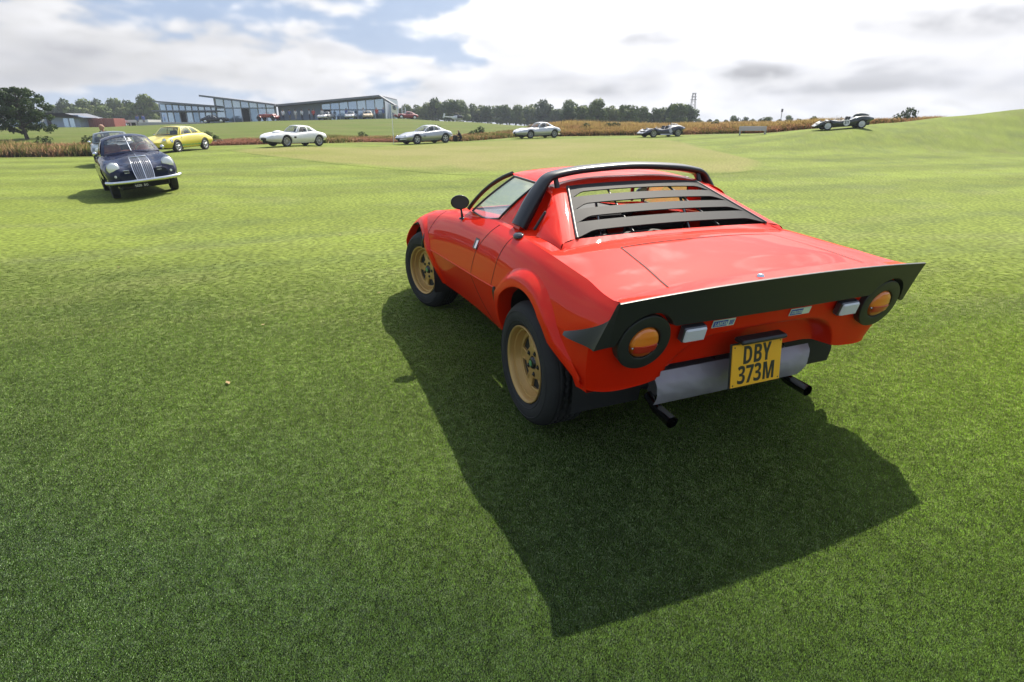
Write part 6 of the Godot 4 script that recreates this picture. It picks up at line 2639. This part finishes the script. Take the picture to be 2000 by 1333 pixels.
func make_buildings() -> void:
	var by := 2.15
	var c := thing("clubhouse", "modern blue grey glass clubhouse with sloping butterfly roofs on the ridge", "building", Vector3.ZERO)
	# left wing, middle hall, right hall
	var w := MB.new()
	wall_quad(w, -60.2, -49.8, by - 0.6, 5.35, 4.75, -105.2)
	wall_quad(w, -50.2, -39.8, by - 0.6, 6.1, 5.05, -104.2)
	wall_quad(w, -39.9, -21.6, by - 0.6, 4.9, 6.25, -105.2)
	w.poly([Vector3(-60.2, by - 0.6, -105.2), Vector3(-60.2, by - 0.6, -116), Vector3(-60.2, 5.3, -116), Vector3(-60.2, 5.3, -105.2)], Vector3(-55, 4, -110))
	w.poly([Vector3(-21.6, by - 0.6, -105.2), Vector3(-21.6, by - 0.6, -117), Vector3(-21.6, 6.2, -117), Vector3(-21.6, 6.2, -105.2)], Vector3(-25, 4, -110))
	w.poly([Vector3(-50.2, 4.0, -104.2), Vector3(-50.2, 4.0, -116), Vector3(-50.2, 6.1, -116), Vector3(-50.2, 6.1, -104.2)], Vector3(-45, 5, -110))
	part("wall", w, M.cladding, c)
	var r0 := MB.new()
	slab(r0, Vector3(-59.6, 5.62, 0), Vector3(-49.2, 4.85, 0), -102.6, -117, 0.26)
	part("roof", r0, M.zinc, c)
	var r1 := MB.new()
	slab(r1, Vector3(-51.2, 6.45, 0), Vector3(-39.0, 5.05, 0), -101.6, -117, 0.28)
	part("roof", r1, M.zinc, c)
	var r2 := MB.new()
	slab(r2, Vector3(-39.4, 4.98, 0), Vector3(-21.9, 6.45, 0), -102.2, -118, 0.30)
	part("roof", r2, M.zinc, c)
	var r3 := MB.new()
	slab(r3, Vector3(-21.9, 6.45, 0), Vector3(-19.4, 4.95, 0), -102.2, -104.6, 0.30)
	part("roof", r3, M.zinc, c)
	var cn := MB.new()
	cn.box(Vector3(-54.5, 4.02, -103.6), Vector3(10.4, 0.18, 3.2), 0.03)
	part("canopy", cn, M.zinc, c)
	glazed(c, -60.0, -50.2, 9, by - 0.1, 5.25, 4.7, -105.1, 1.85, 3)
	glazed(c, -49.9, -40.1, 7, by, 6.05, 5.05, -104.1, 2.35, 3)
	var bl := MB.new()
	wall_quad(bl, -39.6, -32.6, by + 0.3, 4.75, 5.25, -105.05)
	part("blank_wall", bl, M.slate_panel, c)
	glazed(c, -32.4, -21.8, 7, by + 0.2, 5.2, 6.15, -105.05, 1.9, 0)
	for k in 4:
		var p := MB.new()
		p.tube([Vector3(-20.0 - k * 0.0, by - 0.5, -104.8 - k * 3.6), Vector3(-20.0, 4.95, -104.8 - k * 3.6)], 0.09, 8)
		part("column", p, M.white_frame, c)
	glazed(c, -21.5, -20.0, 2, by + 0.2, 5.4, 4.9, -108.0, 1.9)
	var te := MB.new()
	te.box(Vector3(-40.5, by - 0.35, -103.0), Vector3(42.0, 0.9, 5.0), 0.05)
	part("terrace", te, M.pale_stone, c)
	# low hut behind the pine, the brick red shed and the white marquee
	var h := thing("hut", "low blue grey hut with a flat pitched roof beside the pine", "building", Vector3.ZERO)
	var hw := MB.new()
	wall_quad(hw, -82.0, -70.6, 1.0, 3.42, 3.35, -100.0)
	hw.poly([Vector3(-70.6, 1.0, -100), Vector3(-71.4, 1.0, -106), Vector3(-71.4, 2.8, -106), Vector3(-70.6, 3.35, -100)], Vector3(-80, 2, -103))
	hw.poly([Vector3(-82.0, 1.0, -100), Vector3(-82.0, 1.0, -106), Vector3(-82.0, 3.4, -106), Vector3(-82.0, 3.42, -100)], Vector3(-78, 2, -103))
	part("wall", hw, M.slate_panel, h)
	var hr := MB.new()
	hr.poly([Vector3(-82.8, 3.62, -99.2), Vector3(-72.6, 3.66, -99.2), Vector3(-69.3, 2.95, -99.2), Vector3(-71.0, 2.95, -106.6), Vector3(-73.6, 3.7, -106.6), Vector3(-82.8, 3.7, -106.6)], Vector3(-77, 0, -103))
	hr.poly([Vector3(-82.8, 3.42, -99.2), Vector3(-72.6, 3.46, -99.2), Vector3(-69.3, 2.75, -99.2), Vector3(-71.0, 2.75, -106.6), Vector3(-73.6, 3.5, -106.6), Vector3(-82.8, 3.5, -106.6)], Vector3(-77, 9, -103))
	hr.poly([Vector3(-82.8, 3.62, -99.2), Vector3(-72.6, 3.66, -99.2), Vector3(-72.6, 3.46, -99.2), Vector3(-82.8, 3.42, -99.2)], Vector3(-77, 3.5, -103))
	hr.poly([Vector3(-72.6, 3.66, -99.2), Vector3(-69.3, 2.95, -99.2), Vector3(-69.3, 2.75, -99.2), Vector3(-72.6, 3.46, -99.2)], Vector3(-77, 3.5, -103))
	part("roof", hr, M.zinc, h)
	for q in [[-81.0, 0.9, M.pane], [-77.4, 0.9, M.pane_deep], [-75.9, 0.7, M.black], [-73.2, 0.8, M.pane], [-72.2, 0.8, M.pane_pale]]:
		var p := MB.new()
		wall_quad(p, q[0], q[0] + q[1], 1.25, 2.85, 2.85, -99.95)
		part("door" if q[2] == M.black else "pane", p, q[2], h)
	var s := thing("shed", "brick red timber shed right of the low grey hut", "shed", Vector3.ZERO)
	var sw := MB.new()
	sw.box(Vector3(-68.8, 1.9, -104.0), Vector3(4.4, 1.9, 3.0), 0.03)
	part("wall", sw, M.brick_red, s)
	for k in 12:
		var bt := MB.new()
		bt.box(Vector3(-70.8 + k * 0.36, 1.9, -102.47), Vector3(0.06, 1.86, 0.05))
		part("batten", bt, M.brick_red, s)
	var mq := thing("marquee", "long low white marquee with dark openings right of the red shed", "marquee", Vector3.ZERO)
	var mt := MB.new()
	slab(mt, Vector3(-68.4, 2.62, 0), Vector3(-63.0, 2.72, 0), -106.0, -110.0, 0.42)
	part("canopy", mt, M.white, mq)
	for k in 6:
		var p := MB.new()
		p.box(Vector3(-68.2 + k * 1.0, 1.85, -106.2), Vector3(0.22, 1.3, 0.12), 0.02)
		part("leg", p, M.white, mq)
	var mb := MB.new()
	mb.box(Vector3(-65.7, 1.75, -109.0), Vector3(5.2, 1.2, 0.3))
	part("back_curtain", mb, M.black, mq)

func make_furniture() -> void:
	# flagstick on the green
	var f := thing("golf_flag", "white golf flagstick with a white flag bearing a dark emblem", "flag", at(-0.1955, 42.6))
	var p := MB.new()
	p.tube([Vector3(0, 0, 0), Vector3(0, 2.62, 0)], [0.022, 0.018], 8)
	part("pole", p, M.white, f)
	var fl := MB.new()
	var rows := []
	for j in 7:
		var r := PackedVector3Array()
		for i in 9:
			r.append(Vector3(0.018 + i * 0.05, 2.58 - j * 0.083 - 0.004 * i * i, 0.03 * sin(i * 0.9) * i / 8.0))
		rows.append(r)
	fl.grid(rows, Vector3(0, 2.3, -3))
	var fo := part("flag", fl, M.white, f)
	var em := MB.new()
	for s in [[0.13, 2.40, 0.05, 0.20], [0.26, 2.36, 0.05, 0.26], [0.195, 2.44, 0.13, 0.05], [0.195, 2.30, 0.10, 0.05]]:
		em.box(Vector3(s[0], s[1], 0.035), Vector3(s[2], s[3], 0.01))
	part("emblem", em, M.navy_flat, fo)
	# stone bench
	var b := thing("bench", "pale grey stone bench with a low back at the edge of the orange grass", "bench", at(0.395, 42.5), -0.35)
	b.scale = Vector3(0.78, 0.72, 0.78)
	for k in 3:
		var s := MB.new()
		s.box(Vector3(0, 0.43, -0.18 + k * 0.18), Vector3(2.3, 0.07, 0.165), 0.015)
		part("seat_slat", s, M.pale_stone, b)
		var q := MB.new()
		q.box(Vector3(0, 0.53 + k * 0.115, -0.30 - k * 0.03), Vector3(2.3, 0.10, 0.05), 0.012, Basis(Vector3.RIGHT, -0.25))
		part("back_slat", q, M.pale_stone, b)
	for x in [-1.05, 1.05]:
		var l := MB.new()
		l.box(Vector3(x, 0.2, -0.02), Vector3(0.14, 0.42, 0.5), 0.02)
		part("leg", l, M.pale_stone, b)
	# lattice pylon and a pole on the skyline
	var y := thing("pylon", "distant lattice mast rising above the trees on the horizon", "pylon", at(0.293, 230.0))
	for k in 4:
		var l := MB.new()
		var sx := 1.0 if k % 2 else -1.0
		var sz := 1.0 if k < 2 else -1.0
		l.tube([Vector3(sx * 1.3, 0, sz * 1.3), Vector3(sx * 0.45, 11.6, sz * 0.45)], 0.09, 5)
		part("leg", l, M.steel, y)
	for j in 9:
		var h := 0.6 + j * 1.25
		var r := lerpf(1.3, 0.45, h / 11.6)
		var r2 := lerpf(1.3, 0.45, (h + 1.25) / 11.6)
		for k in 4:
			var a := Vector3([-1, 1, 1, -1][k] * r, h, [-1, -1, 1, 1][k] * r)
			var e := Vector3([1, 1, -1, -1][k] * r2, h + 1.25, [-1, 1, 1, -1][k] * r2)
			var l := MB.new()
			l.tube([a, e], 0.045, 4)
			part("brace", l, M.steel, y)
	for j in 3:
		var l := MB.new()
		l.box(Vector3(0, 9.4 + j * 1.0, 0), Vector3(2.2 - j * 0.4, 0.16, 0.9), 0.0)
		part("platform", l, M.steel, y)
	var o := thing("signal_post", "thin dark post with a small head on the skyline above the orange grass", "post", at(0.4385, 100.0))
	var op := MB.new()
	op.tube([Vector3.ZERO, Vector3(0, 2.5, 0)], 0.05, 6)
	part("pole", op, M.steel, o)
	var oh := MB.new()
	oh.box(Vector3(0, 2.3, 0), Vector3(0.3, 0.5, 0.2), 0.05)
	part("head", oh, M.steel, o)
	make_helicopter()
	make_club_cars()

func make_helicopter() -> void:
	var o := thing("helicopter", "small dark and white helicopter parked on the ridge before the trees", "helicopter", at(-0.0895, 140.0, 0.0), -PI * 0.62)
	o.scale = Vector3.ONE * 0.62
	var b := MB.new()
	b.lathe(spline([Vector2(0.0, 2.3), Vector2(0.55, 2.0), Vector2(0.85, 1.2), Vector2(0.92, 0.2), Vector2(0.80, -0.9), Vector2(0.42, -1.7), Vector2(0.2, -2.2)], 4), Vector3.ZERO, Basis(Vector3.FORWARD, Vector3.UP, Vector3.RIGHT), 20, Vector3.ZERO)
	var bo := part("fuselage", b, M.white_car, o)
	bo.position = Vector3(0, 1.35, 0)
	bo.scale = Vector3(1, 1.0, 1)
	var g := MB.new()
	g.lathe(spline([Vector2(0.0, 2.33), Vector2(0.57, 2.03), Vector2(0.87, 1.22), Vector2(0.94, 0.5)], 4), Vector3.ZERO, Basis(Vector3.FORWARD, Vector3.UP, Vector3.RIGHT), 20, Vector3.ZERO)
	var go := part("canopy_glass", g, M.black_gloss, o)
	go.position = Vector3(0, 1.42, 0)
	var t := MB.new()
	t.tube([Vector3(0, 1.5, 1.6), Vector3(0, 1.62, 3.5), Vector3(0, 1.75, 5.4)], [0.32, 0.2, 0.13], 10)
	var to := part("tail_boom", t, M.white_car, o)
	var fn := MB.new()
	fn.box(Vector3(0, 2.1, 5.4), Vector3(0.08, 1.7, 0.7), 0.03, Basis(Vector3.RIGHT, -0.35))
	fn.box(Vector3(0, 1.75, 4.7), Vector3(1.9, 0.06, 0.4), 0.02)
	part("tail_fin", fn, M.white_car, o)
	var ms := MB.new()
	ms.box(Vector3(0, 2.35, 0.3), Vector3(0.8, 0.4, 1.6), 0.12)
	ms.tube([Vector3(0, 2.3, 0), Vector3(0, 3.0, 0)], 0.08, 8)
	part("rotor_mast", ms, M.black, o)
	for k in 4:
		var bl := MB.new()
		bl.box(Vector3(2.4, 0, 0), Vector3(4.4, 0.04, 0.30), 0.01)
		var q := part("rotor_blade", bl, M.rotor, o)
		q.position = Vector3(0, 3.0, 0)
		q.rotation = Vector3(0, TAU * k / 4.0 + 0.3, -0.03)
	for s in [-1.0, 1.0]:
		var sk := MB.new()
		sk.tube([Vector3(s * 0.95, 0.18, -1.6), Vector3(s * 0.95, 0.08, -1.3), Vector3(s * 0.95, 0.08, 1.3)], 0.05, 6)
		sk.tube([Vector3(s * 0.95, 0.08, -0.7), Vector3(s * 0.4, 0.75, -0.7)], 0.04, 6)
		sk.tube([Vector3(s * 0.95, 0.08, 0.7), Vector3(s * 0.4, 0.75, 0.7)], 0.04, 6)
		part("skid", sk, M.black, o)

func make_club_cars() -> void:
	var g := {"ab": 0.36, "cb": -1.05, "at": 0.02, "ct": -0.78, "wb": [0.66, 0.58], "wt": [0.50, 0.44], "yb": [0.82, 0.86], "yt": [1.17, 1.15], "wf": 0.62, "wy": 0.835, "rf": -1.62, "ry": 0.84, "crown": 0.06, "cuts": [[0.06, 0.54], [0.62, 0.86]], "arch": 0.03}
	var st := gt_table(0.03, 0.0, 0.02)
	var gr := "cars parked in front of the clubhouse"
	var a := coupe("parked_car", "black saloon parked before the clubhouse's left glass wall", st, [-1.2, 1.2], 0.36, 0.32, 0.18, 1.36, g, M.black_gloss, M.chrome, "disc", gr)
	lay(a, -48.3, -99.5, deg_to_rad(-80.0))
	var w := coupe("parked_car", "white car with dark windows, leftmost of those by the right glass front", st, [-1.2, 1.2], 0.36, 0.32, 0.18, 1.36, g, M.silver_pale, M.chrome, "disc", gr)
	lay(w, -30.3, -100.5, deg_to_rad(170.0))
	var c := copy_of(w, w.position, 0.0, "white round nosed car, middle one of three by the glass front", gr)
	lay(c, -26.3, -100.5, deg_to_rad(185.0))
	var d := coupe("parked_car", "cream car, rightmost of three by the right glass front", st, [-1.2, 1.2], 0.36, 0.32, 0.18, 1.36, g, M.tan, M.chrome, "disc", gr)
	lay(d, -23.4, -100.0, deg_to_rad(190.0))
	var e := coupe("parked_car", "red car parked beyond the clubhouse's right corner", st, [-1.2, 1.2], 0.36, 0.32, 0.18, 1.36, g, M.dark_red, M.chrome, "disc", gr)
	lay(e, -18.2, -106.0, deg_to_rad(120.0))
	# red vintage tourer
	var o := thing("vintage_tourer", "red vintage open tourer with big wheels before the clubhouse", "car", Vector3.ZERO, 0.0, gr)
	var b := MB.new()
	b.box(C(0, 0.80, 0.95), Vector3(0.66, 0.55, 1.3), 0.10)
	b.box(C(0, 0.78, -0.45), Vector3(1.1, 0.55, 1.5), 0.12)
	b.box(C(0, 0.55, -1.35), Vector3(0.9, 0.45, 0.6), 0.12)
	part("body", b, M.dark_red, o)
	for s in [-1.0, 1.0]:
		for f in [-1.25, 1.35]:
			plain_wheel(o, s * 0.66, f, 0.38, 0.13, M.black_gloss, "wire", 0.8)
			var fe := MB.new()
			var r0 := PackedVector3Array()
			var r1 := PackedVector3Array()
			for k in 9:
				var an := PI * (0.05 + 0.8 * k / 8.0)
				r0.append(C(s * 0.55, 0.38 + 0.46 * sin(an), f + 0.46 * cos(an)))
				r1.append(C(s * 0.78, 0.36 + 0.46 * sin(an), f + 0.46 * cos(an)))
			fe.grid([r0, r1], C(s * 0.66, 0.3, f))
			part("mudguard", fe, M.dark_red, o)
		disc("headlamp", o, C(s * 0.42, 0.85, 1.75), C(0, 0, 1), 0.12, M.lamp_glass, 0.05, M.chrome)
	var ws := MB.new()
	ws.grid([PackedVector3Array([C(-0.5, 1.05, 0.25), C(0.5, 1.05, 0.25)]), PackedVector3Array([C(-0.48, 1.38, 0.12), C(0.48, 1.38, 0.12)])], C(0, 1, -1))
	part("windscreen", ws, M.glass_far, o)
	lay(o, -39.6, -100.0, deg_to_rad(75.0), 2.6)

func make_marks() -> void:
	# fallen leaf scraps and divots on the turf
	var spots := [[-0.545, 3.05, 0.03], [-0.24, 5.0, 0.022], [0.985, 3.6, 0.025], [-0.46, 4.1, 0.02], [-0.70, 6.0, 0.022], [-0.30, 8.0, 0.03]]
	var k := 0
	for q in spots:
		rng.seed = 600 + k
		var b := MB.new()
		var r0 := PackedVector3Array()
		var r1 := PackedVector3Array()
		for i in 9:
			var t := i / 8.0
			var w: float = q[2] * sin(PI * t) * (0.22 + 0.16 * rng.randf())
			r0.append(Vector3((t - 0.5) * q[2] * 2.0, 0.012 + 0.006 * rng.randf(), w))
			r1.append(Vector3((t - 0.5) * q[2] * 2.0, 0.012 + 0.004 * rng.randf(), -w))
		b.grid([r0, r1], Vector3(0, -1, 0))
		var o := part("dry_leaf", b, M.dry_leaf)
		o.position = at(q[0], q[1])
		o.rotation.y = rng.randf() * TAU
		tag(o, ["curled tan leaf scrap on the grass left of the car's shadow", "pale leaf scrap on the turf ahead of the shadow's far corner", "small leaf scrap on the turf right of the red car", "tiny leaf scrap on the grass, left of the red car's front wheel", "tiny leaf scrap on the open turf at far left", "tan leaf scrap on the turf between the red car and the blue coupe"][k], "leaf", "leaf scraps on the turf")
		k += 1

# ---------------------------------------------------------------- materials
func make_materials() -> void:
	M.red = paint(0.74, 0.017, 0.001, 0.55)
	M.red.clearcoat = 0.46
	M.red.metallic_specular = 0.15
	M.dark_red = paint(0.28, 0.012, 0.010, 0.5)
	M.black = mat(0.012, 0.012, 0.013, 0.7)
	M.black_satin = mat(0.022, 0.024, 0.023, 0.42)
	M.black_gloss = mat(0.015, 0.015, 0.016, 0.12)
	M.black_gloss2 = mat(0.02, 0.02, 0.022, 0.28)
	M.louvre = mat(0.022, 0.022, 0.025, 0.62, 0.0, 0.25)
	M.gap = mat(0.06, 0.004, 0.003, 0.8)
	M.gold = mat(0.52, 0.325, 0.115, 0.42, 0.4)
	M.chrome = mat(0.75, 0.75, 0.76, 0.12, 1.0)
	M.chrome_dark = mat(0.25, 0.24, 0.24, 0.15, 1.0)
	M.mirror = mat(0.06, 0.06, 0.065, 0.05)
	M.alu = mat(0.36, 0.35, 0.38, 0.42, 0.75)
	M.alu.roughness_texture = ntex(256, 0.02, Color(0.55, 0.55, 0.55), Color(1, 1, 1), 4, 4)
	M.alu.uv1_triplanar = true
	M.alu.uv1_scale = Vector3(2, 2, 2)
	M.tyre = mat(0.024, 0.024, 0.026, 0.78)
	M.tyre.albedo_texture = ntex(256, 0.015, Color(0.75, 0.75, 0.75), Color(1, 1, 0.98), 5, 9)
	M.tyre.uv1_triplanar = true
	M.tyre.uv1_scale = Vector3(3, 3, 3)
	M.amber = paint(0.85, 0.22, 0.015, 0.3)
	M.amber_dark = paint(0.52, 0.09, 0.008, 0.3)
	M.lens_red = paint(0.50, 0.018, 0.01, 0.3)
	M.lamp_back = mat(0.2, 0.02, 0.01, 0.4)
	M.lamp_body = mat(0.10, 0.10, 0.11, 0.3, 0.6)
	M.lens_clear = paint(0.74, 0.74, 0.76, 0.3)
	M.plate = mat(0.92, 0.47, 0.02, 0.45)
	M.sticker = mat(0.72, 0.82, 0.66, 0.4)
	M.sticker_blue = mat(0.035, 0.10, 0.45, 0.4)
	M.badge_green = mat(0.10, 0.30, 0.12, 0.3)
	M.seat = mat(0.02, 0.02, 0.02, 0.7)
	M.glass = glass(0.75, 0.80, 0.78, 0.10)
	M.glass.metallic_specular = 0.12
	M.glass_side = glass(0.6, 0.65, 0.68, 0.12)
	M.glass_side.metallic = 0.35
	M.glass_side.albedo_color = Color(0.88, 0.91, 0.95, 0.06)
	M.shield = mat(0.36, 0.34, 0.385, 0.6, 0.35)
	M.glass_far = glass(0.35, 0.38, 0.40, 0.22)
	M.navy = paint(0.008, 0.012, 0.040, 0.6)
	M.navy.metallic_specular = 0.2
	M.navy.clearcoat = 0.7
	M.trim_red = mat(0.22, 0.02, 0.015, 0.6)
	M.grille = mat(0.10, 0.10, 0.12, 0.35, 0.6)
	M.lamp_glass = paint(0.75, 0.77, 0.78, 0.2)
	M.lamp_glass.metallic = 0.2
	M.pale_blue = paint(0.06, 0.085, 0.095, 0.4)
	M.yellow = paint(0.62, 0.52, 0.045, 0.5)
	M.silver_rim = mat(0.62, 0.62, 0.65, 0.3, 0.7)
	M.wire_rim = mat(0.50, 0.50, 0.52, 0.35, 0.7)
	M.pale_rim = mat(0.55, 0.54, 0.46, 0.45, 0.3)
	M.white_wheel = mat(0.62, 0.62, 0.64, 0.4)
	M.pale_disc = mat(0.45, 0.45, 0.52, 0.5)
	M.green_stripe = mat(0.05, 0.30, 0.08, 0.5)
	M.badge_blue = mat(0.10, 0.20, 0.50, 0.4)
	M.white = mat(0.74, 0.74, 0.74, 0.6)
	M.white_car = paint(0.68, 0.69, 0.70, 0.5)
	M.silver = paint(0.42, 0.43, 0.46, 0.35)
	M.silver.metallic = 0.5
	M.silver_pale = paint(0.55, 0.55, 0.56, 0.35)
	M.silver_pale.metallic = 0.4
	M.navy_black = paint(0.020, 0.020, 0.045, 0.5)
	M.green_black = paint(0.012, 0.018, 0.016, 0.5)
	M.tan = mat(0.45, 0.36, 0.26, 0.6)
	M.bark = mat(0.06, 0.045, 0.035, 0.9)
	M.leaf = mat(1, 1, 1, 0.75, 0.0, 0.3)
	M.leaf.vertex_color_use_as_albedo = true
	M.leaf.backlight_enabled = true
	M.leaf.backlight = Color(0.45, 0.55, 0.2)
	M.blade = mat(1, 1, 1, 0.62, 0.0, 0.35)
	M.blade.vertex_color_use_as_albedo = true
	M.blade.backlight_enabled = true
	M.blade.backlight = Color(0.7, 0.8, 0.55)
	M.stalk = mat(1, 1, 1, 0.8, 0.0, 0.3)
	M.stalk.vertex_color_use_as_albedo = true
	M.stalk.backlight_enabled = true
	M.stalk.backlight = Color(0.6, 0.55, 0.45)
	M.skin_cloth = mat(1, 1, 1, 0.75, 0.0, 0.3)
	M.skin_cloth.vertex_color_use_as_albedo = true
	M.dry_leaf = mat(0.30, 0.20, 0.09, 0.8)
	M.cladding = mat(0.36, 0.42, 0.50, 0.5)
	M.slate_panel = mat(0.29, 0.36, 0.48, 0.5)
	M.zinc = mat(0.17, 0.18, 0.21, 0.7)
	M.pane = mat(0.44, 0.56, 0.68, 0.07, 0.65, 0.6)
	M.pane_pale = mat(0.50, 0.62, 0.70, 0.07, 0.65, 0.6)
	M.pane_deep = mat(0.27, 0.38, 0.48, 0.07, 0.65, 0.6)
	M.white_frame = mat(0.60, 0.62, 0.66, 0.5)
	M.grey_frame = mat(0.25, 0.28, 0.33, 0.5)
	M.brick_red = mat(0.33, 0.10, 0.08, 0.8)
	M.pale_stone = mat(0.42, 0.41, 0.39, 0.8)
	M.steel = mat(0.20, 0.20, 0.21, 0.6)
	M.navy_flat = mat(0.03, 0.04, 0.10, 0.6)
	M.rotor = mat(0.42, 0.34, 0.24, 0.5)
	var turf := mat(1, 1, 1, 0.95, 0.0, 0.25)
	turf.vertex_color_use_as_albedo = true
	turf.albedo_texture = ntex(1024, 0.018, Color(0.55, 0.56, 0.52), Color(1.0, 1.0, 1.0), 7, 31)
	turf.uv1_triplanar = true
	turf.uv1_world_triplanar = true
	turf.uv1_scale = Vector3(0.62, 0.62, 0.62)
	M.turf = turf
	M.turf_far = turf.duplicate()

func _ready() -> void:
	rng.seed = 7
	make_camera()
	make_light()
	make_materials()
	make_ground()
	make_green()
	make_buildings()
	make_trees()
	make_heather()
	make_red_car()
	make_blue_saloon()
	make_silver_blue()
	make_yellow()
	make_white_gt()
	make_silver_gt()
	make_silver_short()
	make_racers()
	make_furniture()
	make_people()
	make_turf_blades()
	make_marks()
